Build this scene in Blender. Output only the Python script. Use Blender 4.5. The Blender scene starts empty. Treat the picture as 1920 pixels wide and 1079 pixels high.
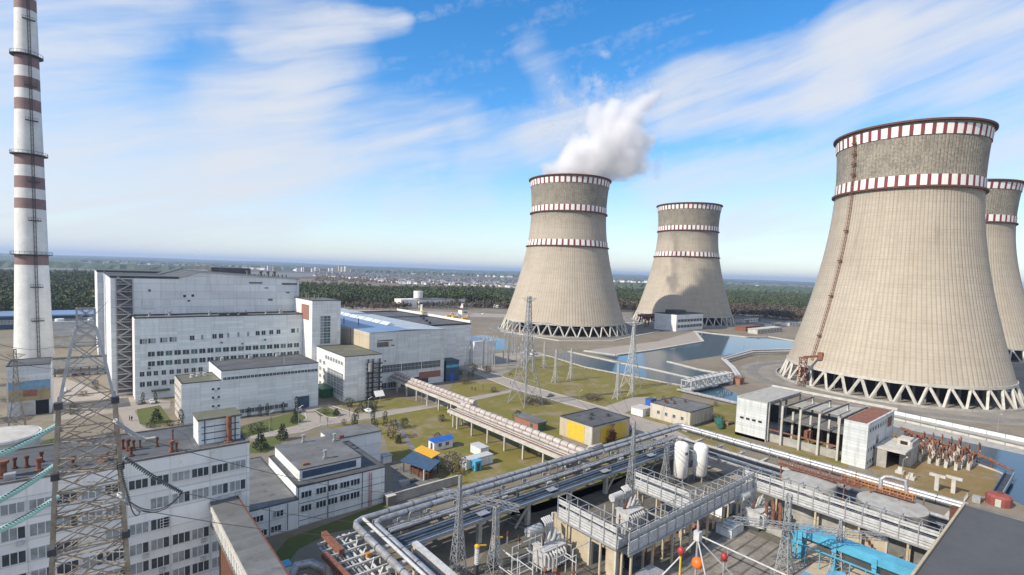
import bpy, math, random
import numpy as np
from mathutils import Vector, Matrix
random.seed(7)
S = bpy.context.scene
COL = S.collection
# ---------------------------------------------------------------- camera
FPX, CX, CY, CH = 955., 960., 572., 55.
PITCH, ROLL, AU = math.atan(62 / FPX), math.radians(2.04), math.radians(49.8)
_h = np.array([math.cos(AU), math.sin(AU), 0.]); _r = np.array([math.sin(AU), -math.cos(AU), 0.]); _z = np.array([0, 0, 1.])
FW = _h * math.cos(PITCH) - _z * math.sin(PITCH)
_u = _h * math.sin(PITCH) + _z * math.cos(PITCH)
RT = _r * math.cos(ROLL) + _u * math.sin(ROLL)
UP = _u * math.cos(ROLL) - _r * math.sin(ROLL)
CP = np.array([0, 0, CH])
cd = bpy.data.cameras.new('camera'); cam = bpy.data.objects.new('camera', cd); COL.objects.link(cam)
cd.sensor_width = 36; cd.lens = 36 * FPX / 1920; cd.shift_y = (CY - 539.5) / 1920
cd.clip_start = .5; cd.clip_end = 200000
cam.matrix_world = Matrix(((RT[0], UP[0], -FW[0], 0), (RT[1], UP[1], -FW[1], 0), (RT[2], UP[2], -FW[2], CH), (0, 0, 0, 1)))
S.camera = cam
S.view_settings.view_transform = 'Standard'; S.view_settings.look = 'None'; S.view_settings.gamma = 1
S.view_settings.exposure = 0.56
try:
    S.cycles.volume_bounces = 10; S.cycles.max_bounces = 12; S.cycles.glossy_bounces = 3; S.cycles.diffuse_bounces = 3
    S.cycles.use_denoising = True
except Exception:
    pass

def ray(x, y): return FW + RT * ((x - CX) / FPX) - UP * ((y - CY) / FPX)
def G(x, y, z=0.):                       # photo direction -> point on the level z
    d = ray(x, y); t = (z - CH) / d[2]; p = CP + d * t
    return (float(p[0]), float(p[1]), float(z))
def D(x, y, depth):                      # photo direction -> point at a depth
    p = CP + ray(x, y) * depth
    return (float(p[0]), float(p[1]), float(p[2]))
def prj(p):
    d = np.array(p, float) - CP; w = d @ FW
    return CX + FPX * (d @ RT) / w, CY - FPX * (d @ UP) / w
def top(b, y):                           # height above base b that reaches image row y
    lo, hi = -50, 600
    for _ in range(50):
        m = (lo + hi) / 2
        if prj((b[0], b[1], m))[1] > y: lo = m
        else: hi = m
    return lo

# ---------------------------------------------------------------- sun and sky
SUN_A, SUN_E = AU + math.radians(121), math.radians(38)
sdir = Vector((math.cos(SUN_A) * math.cos(SUN_E), math.sin(SUN_A) * math.cos(SUN_E), math.sin(SUN_E)))
sl = bpy.data.lights.new('sun', 'SUN'); sl.energy = 3.6; sl.angle = math.radians(.5); sl.color = (1, .91, .77)
so = bpy.data.objects.new('sun', sl); COL.objects.link(so)
so.rotation_euler = sdir.to_track_quat('Z', 'Y').to_euler(); so.location = (-200, 100, 400)

W = bpy.data.worlds.new('World'); S.world = W; W.use_nodes = True
wt = W.node_tree; wt.nodes.clear()
class NB:                                # tiny node expression builder
    def __init__(s, t): s.t = t
    def n(s, ty, **k):
        o = s.t.nodes.new(ty)
        for a, b in k.items(): setattr(o, a, b)
        return o
    def put(s, sock, v):
        if hasattr(v, 'links') and hasattr(v, 'node'): s.t.links.new(v, sock)
        elif v is not None: sock.default_value = v
    def m(s, op, a, b=None, c=None, clamp=False):
        o = s.n('ShaderNodeMath', operation=op, use_clamp=clamp)
        s.put(o.inputs[0], a); s.put(o.inputs[1], b); s.put(o.inputs[2], c)
        return o.outputs[0]
    def v(s, op, a, b=None, scale=None):
        o = s.n('ShaderNodeVectorMath', operation=op)
        s.put(o.inputs[0], a); s.put(o.inputs[1], b)
        if scale is not None: s.put(o.inputs['Scale'], scale)
        return o.outputs['Value'] if op in ('DOT_PRODUCT', 'LENGTH', 'DISTANCE') else o.outputs[0]
    def noise(s, vec, scale, detail=4, rough=.55, dist=0):
        o = s.n('ShaderNodeTexNoise'); s.put(o.inputs['Vector'], vec)
        o.inputs['Scale'].default_value = scale; o.inputs['Detail'].default_value = detail
        o.inputs['Roughness'].default_value = rough; o.inputs['Distortion'].default_value = dist
        return o.outputs['Fac']
    def ncol(s, vec, scale, detail=3):
        o = s.n('ShaderNodeTexNoise'); s.put(o.inputs['Vector'], vec)
        o.inputs['Scale'].default_value = scale; o.inputs['Detail'].default_value = detail
        return o.outputs['Color']
    def mr(s, x, a, b, c=0., d=1., smooth=False):
        o = s.n('ShaderNodeMapRange', interpolation_type='SMOOTHSTEP' if smooth else 'LINEAR'); o.clamp = True
        s.put(o.inputs[0], x)
        for i, q in enumerate((a, b, c, d)): s.put(o.inputs[i + 1], q)
        return o.outputs[0]
    def mix(s, f, a, b, mode='MIX'):
        o = s.n('ShaderNodeMix', data_type='RGBA', blend_type=mode)
        s.put(o.inputs[0], f); s.put(o.inputs[6], rgba(a)); s.put(o.inputs[7], rgba(b))
        return o.outputs[2]
    def xyz(s, vec):
        o = s.n('ShaderNodeSeparateXYZ'); s.put(o.inputs[0], vec); return o.outputs
    def cxyz(s, x, y, z):
        o = s.n('ShaderNodeCombineXYZ')
        for i, q in enumerate((x, y, z)): s.put(o.inputs[i], q)
        return o.outputs[0]
def rgba(c):
    if isinstance(c, (tuple, list)): return (c[0], c[1], c[2], 1.)
    return c

b = NB(wt)
sky = b.n('ShaderNodeTexSky', sky_type='NISHITA'); sky.sun_disc = False
sky.sun_elevation = SUN_E; sky.sun_rotation = math.atan2(sdir.x, sdir.y); sky.altitude = 200; sky.air_density = 1.0; sky.dust_density = .4; sky.ozone_density = 2.2
tc = b.n('ShaderNodeTexCoord')
dx, dy, dz = b.xyz(tc.outputs['Generated'])
az = b.m('ARCTAN2', dy, dx)
az = b.m('MULTIPLY', b.m('WRAP', b.m('SUBTRACT', AU, az), math.pi, -math.pi), 180 / math.pi)   # degrees clockwise from the view heading
el = b.m('MULTIPLY', b.m('ARCSINE', dz), 180 / math.pi)
pv = b.cxyz(az, el, 0.)
w1 = b.v('SCALE', b.v('SUBTRACT', b.ncol(pv, .07, 3), (.5, .5, .5)), scale=2.2)
w2 = b.v('SCALE', b.v('SUBTRACT', b.ncol(b.v('MULTIPLY', pv, (.4, 1.2, 1)), .35, 4), (.5, .5, .5)), scale=1.5)
pw = b.v('MULTIPLY', b.v('ADD', b.v('ADD', pv, w1), w2), (1, 1, 0))
def sk(x, y):
    d = ray(x, y); d = d / np.linalg.norm(d)
    a = (AU - math.atan2(d[1], d[0]) + math.pi) % (2 * math.pi) - math.pi
    return Vector((math.degrees(a), math.degrees(math.asin(d[2])), 0))
STREAKS = [  # cirrus bands as great strokes of the sky: from, to, half width (degrees), strength
    ((1010, 262), (1330, 150), 2.3, .55), ((1270, 175), (1640, 72), 2.1, 1.1), ((1600, 82), (2100, -30), 2.6, 1.1), ((1250, 235), (1600, 182), 1.5, .9), ((1550, 190), (2050, 110), 2.2, .8),
    ((880, 285), (1180, 225), 2.6, .4), ((460, 75), (750, 40), 1.1, .65), ((430, 210), (600, 120), 4.0, .55), ((330, 300), (560, 190), 3.8, .55),
    ((440, 330), (800, 280), 2.0, .75), ((150, 350), (560, 330), 4.2, .45), ((-100, 240), (130, 200), 5.6, .75), ((-60, 60), (240, 5), 3.4, .65), ((0, 420), (480, 400), 4.0, .4),
    ((560, 215), (860, 235), 2.4, .4), ((480, 10), (640, 45), 2.2, .4), ((1230, 345), (1560, 300), 2.4, .55), ((1850, 270), (2100, 250), 3.5, .7), ((340, 20), (400, 45), 1.6, .3), ((1000, 100), (1060, 190), 1.6, .25), ((740, 380), (900, 360), 1.5, .35), ((1380, 440), (1600, 420), 2, .3), ((1250, 420), (1500, 390), 2, .25)]
tot = None
for A_, B_, wd, am in STREAKS:
    a_, b_ = sk(*A_), sk(*B_); d_ = b_ - a_
    q = b.v('SUBTRACT', pw, tuple(a_))
    t_ = b.m('MULTIPLY', b.v('DOT_PRODUCT', q, tuple(d_)), 1 / d_.length_squared, clamp=True)
    dist = b.v('LENGTH', b.v('SUBTRACT', q, b.v('SCALE', tuple(d_), scale=t_)))
    g = b.m('MULTIPLY', b.mr(dist, 0., wd * 1.7, 1., 0., True), am)
    tot = g if tot is None else b.m('ADD', tot, g)
sv = b.v('MULTIPLY', b.v('ADD', b.cxyz(b.m('ADD', az, b.m('MULTIPLY', el, .28)), b.m('SUBTRACT', el, b.m('MULTIPLY', az, .28)), 0.), w1), (.11, 1., 1.))
fib = b.noise(sv, .55, 5, .55, .3)
puff = b.noise(b.v('ADD', pv, w2), .9, 5, .6)
cl = b.m('MULTIPLY', tot, b.mr(fib, .32, .68, .38, 1.3))
thin = b.m('MULTIPLY', b.mr(fib, .48, .8), .30)
cl = b.m('ADD', cl, b.m('MULTIPLY', thin, b.mr(puff, .35, .7)))
low = b.mr(el, 0., 15., .5, 0., True)
back = b.m('MULTIPLY', b.mr(b.m('ABSOLUTE', az), 55, 100, 0, .85, True), b.mr(puff, .3, .6, .6, 1.))      # unseen cloud veil behind the viewer, added for a whiter, brighter fill light
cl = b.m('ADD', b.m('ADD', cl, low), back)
cl = b.m('SUBTRACT', .97, b.m('POWER', .19, cl))
cl = b.m('MAXIMUM', cl, 0.)
cl = b.m('MULTIPLY', cl, b.mr(el, -1, 0))
hs = b.n('ShaderNodeHueSaturation'); hs.inputs['Saturation'].default_value = 1.38; hs.inputs['Value'].default_value = 1.0
wt.links.new(sky.outputs[0], hs.inputs['Color'])
bg1 = b.n('ShaderNodeBackground'); wt.links.new(hs.outputs[0], bg1.inputs[0]); bg1.inputs[1].default_value = .15
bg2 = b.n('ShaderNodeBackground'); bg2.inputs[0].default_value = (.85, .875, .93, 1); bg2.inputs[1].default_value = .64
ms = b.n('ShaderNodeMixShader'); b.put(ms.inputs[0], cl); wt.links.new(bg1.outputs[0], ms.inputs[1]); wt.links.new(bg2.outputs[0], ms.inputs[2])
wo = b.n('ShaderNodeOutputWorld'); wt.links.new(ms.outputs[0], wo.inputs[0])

# ---------------------------------------------------------------- materials
def newmat(name):
    m = bpy.data.materials.new(name); m.use_nodes = True; m.node_tree.nodes.clear()
    q = NB(m.node_tree); bs = q.n('ShaderNodeBsdfPrincipled'); out = q.n('ShaderNodeOutputMaterial')
    m.node_tree.links.new(bs.outputs[0], out.inputs[0])
    return m, q, bs
def gpos(q): return q.n('ShaderNodeNewGeometry').outputs['Position']
def mat(name, c, rough=.7, metal=0., var=.25, scale=.6, c2=None, bump=0., fine=None):
    m, q, bs = newmat(name); p = gpos(q)
    n1 = q.noise(p, scale, 5, .6); n2 = q.noise(p, fine or scale * 9, 3, .6)
    f = q.m('ADD', q.m('MULTIPLY', n1, .65), q.m('MULTIPLY', n2, .35))
    lo = tuple(max(0, k * (1 - var)) for k in c); hi = tuple(min(1, k * (1 + var * .7)) for k in c)
    if c2: lo = c2; hi = c
    q.put(bs.inputs['Base Color'], q.mix(q.mr(f, .34, .66), lo, hi))
    bs.inputs['Roughness'].default_value = rough; bs.inputs['Metallic'].default_value = metal
    if bump:
        bp = q.n('ShaderNodeBump'); bp.inputs['Strength'].default_value = bump; q.put(bp.inputs['Height'], f); m.node_tree.links.new(bp.outputs[0], bs.inputs['Normal'])
    return m
def wallmat(name, c, ph=1.2, pw=6., joint=.28, stain=.3, rust=.25, rough=.6):
    """panel cladding: horizontal courses, sparse vertical joints, run-off streaks and rust"""
    m, q, bs = newmat(name); p = gpos(q); x, y, z = q.xyz(p)
    h = q.m('ADD', x, y)
    jz = q.m('LESS_THAN', q.m('FRACT', q.m('DIVIDE', z, ph)), .07)
    jx = q.m('LESS_THAN', q.m('FRACT', q.m('DIVIDE', h, pw)), .018)
    j = q.m('MULTIPLY', q.m('MAXIMUM', jz, jx), joint)
    cell = q.cxyz(q.m('FLOOR', q.m('DIVIDE', h, pw)), q.m('FLOOR', q.m('DIVIDE', z, ph)), 0.)
    wn = q.n('ShaderNodeTexWhiteNoise', noise_dimensions='2D'); q.put(wn.inputs['Vector'], cell)
    col = q.mix(wn.outputs[0], tuple(k * .88 for k in c), tuple(min(1, k * 1.05) for k in c))
    st = q.noise(q.v('MULTIPLY', p, (.9, .9, .10)), 1., 5, .65)
    col = q.mix(q.m('MULTIPLY', q.mr(st, .5, .74), stain), col, (.22, .21, .19))
    hb = q.noise(q.v('MULTIPLY', p, (.05, .05, .5)), 1., 4, .6)
    col = q.mix(q.m('MULTIPLY', q.mr(hb, .5, .75), stain * .8), col, (.33, .33, .33))
    rs = q.noise(q.v('MULTIPLY', p, (.4, .4, .25)), 1., 6, .7)
    col = q.mix(q.m('MULTIPLY', q.mr(rs, .62, .72), rust), col, (.33, .16, .08))
    col = q.mix(j, col, (.16, .17, .18))
    q.put(bs.inputs['Base Color'], col); bs.inputs['Roughness'].default_value = rough
    return m
M = {}
M['wall_white'] = wallmat('white_cladding', (.79, .795, .785))
M['wall_blue'] = wallmat('pale_blue_cladding', (.73, .78, .79), stain=.22)
M['wall_grey'] = wallmat('grey_cladding', (.68, .715, .72), stain=.4)
M['wall_course'] = wallmat('coursed_white_cladding', (.60, .63, .63), ph=.95, pw=60., joint=.5, stain=.5, rust=.4)
M['wall_lilac'] = wallmat('lilac_cladding', (.75, .775, .79), ph=3.2, pw=9, stain=.3)
M['wall_tile'] = wallmat('white_tile', (.78, .80, .80), ph=3.1, pw=5.5, joint=.3, stain=.2)
M['wall_cream'] = wallmat('cream_render', (.55, .47, .34), ph=6, pw=9, joint=.2, stain=.5)
M['wall_patchy'] = wallmat('patchy_render', (.55, .50, .42), ph=30, pw=60, joint=0, stain=.9, rust=.5)
def roofmat(name, c, moss=0.):
    """felt roofing: overlapping strips, repair patches, dried puddles"""
    m, q, bs = newmat(name); p = gpos(q); x, y, z = q.xyz(p)
    wob = q.m('MULTIPLY', q.noise(p, .4, 2), .25)
    sy = q.m('ADD', q.m('DIVIDE', y, 1.05), wob)
    wn = q.n('ShaderNodeTexWhiteNoise', noise_dimensions='2D'); q.put(wn.inputs['Vector'], q.cxyz(q.m('FLOOR', sy), q.m('FLOOR', q.m('DIVIDE', q.m('ADD', x, q.m('MULTIPLY', q.m('FLOOR', sy), 3.7)), 9.)), 0.))
    col = q.mix(wn.outputs[0], tuple(k * .88 for k in c), tuple(k * 1.1 for k in c))
    col = q.mix(q.m('MULTIPLY', q.m('LESS_THAN', q.m('FRACT', sy), .06), .35), col, tuple(k * .45 for k in c))
    n = q.noise(p, .16, 6, .6); col = q.mix(q.mr(n, .5, .66, 0, .4), col, tuple(min(1, k * 1.7 + .02) for k in c))
    n2 = q.noise(p, .45, 5, .7); col = q.mix(q.mr(n2, .56, .66, 0, .5), col, tuple(k * .4 for k in c))
    if moss: col = q.mix(q.mr(q.noise(p, .3, 5, .65), .42, .62, 0, moss), col, (.12, .12, .05))
    q.put(bs.inputs['Base Color'], col); q.put(bs.inputs['Roughness'], q.mr(n, .4, .66, .9, .6)); return m
M['roof_dark'] = roofmat('bitumen_roof', (.085, .087, .09)); M['roof_grey'] = roofmat('grey_roof', (.13, .132, .13)); M['roof_moss'] = roofmat('mossy_roof', (.13, .128, .105), .7)
M['roof_blue'] = mat('blue_metal_roof', (.16, .24, .38), .45, var=.15, scale=.1)
M['skylight'] = mat('skylight', (.62, .66, .7), .3, var=.3, scale=.8)
M['glass'] = mat('window_glass', (.05, .066, .08), .12, var=.5, scale=.9)
M['glass_light'] = mat('curtained_glass', (.30, .34, .36), .2, var=.4, scale=.8)
M['glass_green'] = mat('greenish_glass', (.10, .17, .17), .15, var=.4, scale=.8)
M['frame_white'] = mat('white_window_frame', (.7, .7, .7), .5, var=.1)
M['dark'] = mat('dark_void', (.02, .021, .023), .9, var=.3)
M['trim'] = mat('dark_trim', (.06, .065, .07), .6, var=.3)
M['steel'] = mat('galvanised_steel', (.40, .41, .42), .45, .35, var=.3, scale=1.5)
M['steel_old'] = mat('weathered_steel', (.42, .38, .32), .6, .15, var=.5, scale=1.2, c2=(.20, .15, .105))
M['stair_grey'] = mat('slate_stair_grey', (.15, .145, .16), .8, var=.3)
M['steel_dark'] = mat('dark_steel', (.07, .075, .085), .55, .3, var=.3)
M['steel_white'] = mat('white_painted_steel', (.58, .595, .6), .5, scale=1.1, c2=(.36, .35, .335))
M['pipe'] = mat('aluminium_pipe_cladding', (.52, .53, .54), .42, .4, scale=.9, c2=(.25, .24, .225), fine=3.)
M['pipe_pink'] = mat('pinkish_pipe_cladding', (.50, .445, .405), .5, .2, var=.3, scale=.5)
M['pipe_dull'] = mat('dull_pipe_cladding', (.30, .31, .325), .5, .3, scale=.7, c2=(.14, .12, .105))
M['rust'] = mat('rust', (.225, .095, .058), .8, var=.5, scale=1.5)
M['rust_dark'] = mat('dark_rust', (.13, .055, .035), .8, var=.5, scale=1.5)
M['orange'] = mat('orange_paint', (.52, .22, .05), .6, var=.35, scale=1.)
M['red'] = mat('red_paint', (.38, .03, .035), .5, var=.2)
M['yellow'] = mat('yellow_paint', (.66, .46, .05), .55, var=.15, scale=.8)
M['amber'] = mat('amber_roof', (.72, .38, .01), .5, var=.12)
M['blue'] = mat('blue_paint', (.03, .12, .46), .45, var=.2)
M['blue_dark'] = mat('dark_blue_paint', (.05, .09, .15), .5, var=.3)
M['sky_blue'] = mat('sky_blue_paint', (.10, .42, .62), .5, scale=.7, c2=(.07, .29, .43))
M['green'] = mat('green_paint', (.03, .14, .09), .5, var=.3)
M['concrete'] = mat('concrete', (.36, .35, .32), .9, var=.3, scale=.5)
M['concrete_pale'] = mat('pale_concrete', (.50, .48, .43), .85, var=.25, scale=.5)
M['concrete_dark'] = mat('dark_concrete', (.17, .165, .155), .9, var=.4, scale=.4)
M['beige'] = mat('beige_concrete', (.46, .39, .28), .85, var=.2, scale=.4)
M['glassblue'] = mat('green_glass_insulator', (.38, .62, .60), .15, var=.15)
M['insul_dark'] = mat('grey_insulator', (.12, .15, .14), .2, var=.2)
M['wire'] = mat('conductor', (.12, .12, .12), .5, .3, var=.2)
M['skin'] = mat('skin', (.45, .3, .22), .6); M['cloth'] = mat('dark_cloth', (.03, .03, .05), .8)
M['orange_ball'] = mat('orange_marker', (.70, .15, .02), .5, var=.1)
M['pad'] = mat('gravel_apron', (.25, .225, .19), .95, var=.35, scale=.08, fine=1.2)
M['mural_blue'] = mat('faded_blue_mural', (.20, .34, .46), .8, var=.3, scale=.4); M['mural_sand'] = mat('faded_sand_mural', (.42, .32, .17), .8, var=.3, scale=.4)
M['brick'] = mat('red_brick', (.32, .15, .11), .85, var=.35, scale=2)

def tower_material():
    m, q, bs = newmat('board_marked_concrete')
    t = q.n('ShaderNodeTexCoord').outputs['Object']; x, y, z = q.xyz(t)
    a = q.m('ARCTAN2', y, x)
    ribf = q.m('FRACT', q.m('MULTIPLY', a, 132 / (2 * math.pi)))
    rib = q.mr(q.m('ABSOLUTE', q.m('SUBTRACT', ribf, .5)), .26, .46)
    lift = q.m('LESS_THAN', q.m('FRACT', q.m('DIVIDE', z, 1.5)), .12)
    cyl = q.cxyz(q.m('MULTIPLY', a, 34), z, 0.)
    n1 = q.noise(q.v('MULTIPLY', cyl, (.12, .035, 1)), 1., 6, .65)
    n2 = q.noise(q.v('MULTIPLY', cyl, (.03, .3, 1)), 1., 4, .6)
    n3 = q.m('ADD', q.m('MULTIPLY', q.noise(q.v('MULTIPLY', cyl, (.9, .7, 1)), 1., 5, .7), .7), q.m('MULTIPLY', q.noise(q.v('MULTIPLY', cyl, (.16, .12, 1)), 1., 3, .6), .3))
    panel = q.n('ShaderNodeTexWhiteNoise', noise_dimensions='2D')
    q.put(panel.inputs['Vector'], q.cxyz(q.m('FLOOR', q.m('MULTIPLY', a, 132 / (2 * math.pi))), q.m('FLOOR', q.m('DIVIDE', z, 1.5)), 0.))
    col = q.mix(q.mr(n1, .3, .7), (.395, .342, .272), (.485, .427, .345))
    col = q.mix(q.m('MULTIPLY', q.mr(n2, .45, .8), .35), col, (.33, .27, .20))
    col = q.mix(q.m('MULTIPLY', panel.outputs[0], .2), col, (.28, .25, .20))
    n4 = q.noise(q.v('MULTIPLY', cyl, (.25, .02, 1)), 1., 5, .7); col = q.mix(q.mr(n4, .56, .7, 0, .45), col, (.22, .185, .145))
    n5 = q.noise(q.v('MULTIPLY', cyl, (.5, .5, 1)), 1., 3, .6); col = q.mix(q.mr(n5, .68, .72, 0, .4), col, (.60, .56, .48))
    zf = q.n('ShaderNodeTexCoord').outputs['Object']; run = q.noise(q.v('MULTIPLY', cyl, (1.3, .012, 1)), 1., 4, .7)
    for zz_ in (134, 104, 80):       # water runs below the bands
        col = q.mix(q.m('MULTIPLY', q.mr(run, .54, .66), q.m('MULTIPLY', q.mr(z, zz_ - 26, zz_, 0, .5), q.m('LESS_THAN', z, zz_))), col, (.15, .13, .105))
    # the upper third weathered dark and blotchy
    up = q.mr(z, 94, 112)
    blot = q.mr(q.m('ADD', n3, q.m('MULTIPLY', up, .12)), .55, .68)
    col = q.mix(q.m('MULTIPLY', up, .55), col, (.27, .25, .205))
    col = q.mix(q.m('MULTIPLY', blot, q.m('ADD', q.m('MULTIPLY', up, .55), .08)), col, (.10, .095, .08))
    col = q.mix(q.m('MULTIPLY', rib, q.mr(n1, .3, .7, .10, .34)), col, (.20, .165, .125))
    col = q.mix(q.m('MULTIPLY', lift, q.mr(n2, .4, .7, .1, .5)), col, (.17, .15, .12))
    q.put(bs.inputs['Base Color'], col); bs.inputs['Roughness'].default_value = .9
    bp = q.n('ShaderNodeBump'); bp.inputs['Strength'].default_value = .5; bp.inputs['Distance'].default_value = .3
    q.put(bp.inputs['Height'], q.m('SUBTRACT', 1., rib)); m.node_tree.links.new(bp.outputs[0], bs.inputs['Normal'])
    return m
M['tower'] = tower_material()
M['band_white'] = mat('white_band_paint', (.78, .76, .73), .7, var=.12, scale=.5)
M['band_red'] = mat('dark_red_band_paint', (.20, .035, .04), .7, var=.25)
M['chim_white'] = mat('chimney_white', (.72, .72, .70), .7, var=.14, scale=.18, fine=.7)
M['chim_brown'] = mat('chimney_red_brown', (.235, .155, .15), .7, var=.2, scale=.3)

def ground_material(name, cols, scale, rough=.95, fine=3., soil=0.):
    m, q, bs = newmat(name); p = gpos(q)
    a = q.noise(p, scale, 6, .62); c = q.noise(p, scale * 6, 5, .65); d = q.noise(p, fine, 3, .6)
    col = q.mix(q.mr(a, .36, .64), cols[0], cols[1])
    col = q.mix(q.m('MULTIPLY', q.mr(c, .48, .7), .8), col, cols[2])
    col = q.mix(q.mr(d, .4, .75, 0., .35), col, cols[3] if len(cols) > 3 else cols[0])
    if soil: col = q.mix(q.mr(q.m('ADD', q.noise(p, .11, 7, .68), q.m('MULTIPLY', q.noise(p, .02, 3), .3)), .66, .76, 0, soil), col, (.24, .19, .125))
    q.put(bs.inputs['Base Color'], col); bs.inputs['Roughness'].default_value = rough
    return m
M['ground'] = ground_material('bare_ground', [(.165, .135, .10), (.225, .19, .145), (.125, .12, .06), (.30, .26, .21)], .03)
M['grass'] = ground_material('spring_grass', [(.135, .13, .022), (.185, .155, .03), (.235, .165, .05), (.10, .115, .018)], .05, fine=1.8, soil=.8)
M['grass_dry'] = ground_material('dry_grass', [(.185, .135, .04), (.235, .14, .05), (.14, .13, .03), (.27, .21, .13)], .09, fine=1.6, soil=.9)
M['grass_green'] = ground_material('green_grass', [(.075, .10, .024), (.10, .115, .03), (.14, .125, .042)], .12, fine=2.)
M['road'] = ground_material('worn_road', [(.30, .26, .225), (.34, .30, .26), (.25, .22, .19), (.38, .34, .30)], .15, fine=2.5)
M['asphalt'] = ground_material('old_asphalt', [(.17, .155, .14), (.22, .205, .185), (.10, .095, .09), (.22, .20, .18)], .12)
M['yard'] = ground_material('oily_yard', [(.105, .095, .08), (.15, .135, .11), (.06, .058, .045), (.09, .10, .04)], .10)
M['far'] = ground_material('far_land', [(.105, .085, .06), (.05, .06, .03), (.15, .12, .085), (.08, .08, .05)], .0016, fine=.02)
def water_material():
    m, q, bs = newmat('canal_water'); p = gpos(q)
    bs.inputs['Base Color'].default_value = (.028, .075, .12, 1); bs.inputs['Roughness'].default_value = .05
    bs.inputs['IOR'].default_value = 1.33
    bp = q.n('ShaderNodeBump'); bp.inputs['Strength'].default_value = .12; bp.inputs['Distance'].default_value = .15
    q.put(bp.inputs['Height'], q.noise(p, .7, 4, .6)); m.node_tree.links.new(bp.outputs[0], bs.inputs['Normal'])
    return m
M['water'] = water_material()
def leafmat(name, c):
    m, q, bs = newmat(name); p = gpos(q); n = q.noise(p, 1.2, 3)
    n2 = q.noise(p, .06, 3)
    col = q.mix(q.mr(n, .3, .7), tuple(k * .5 for k in c), tuple(k * 1.45 for k in c))
    q.put(bs.inputs['Base Color'], q.mix(q.mr(n2, .4, .65, 0, .5), col, (c[0] * 1.7, c[1] * 1.2, c[2])))
    bs.inputs['Roughness'].default_value = .8
    return m
M['pine'] = leafmat('pine_needles', (.06, .088, .034)); M['spruce'] = leafmat('spruce_needles', (.022, .045, .026))
M['thuja'] = leafmat('thuja_leaves', (.03, .045, .02)); M['twig'] = leafmat('bare_twigs', (.10, .086, .062)); M['bark'] = mat('bark', (.12, .085, .06), .9, var=.4)

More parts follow.
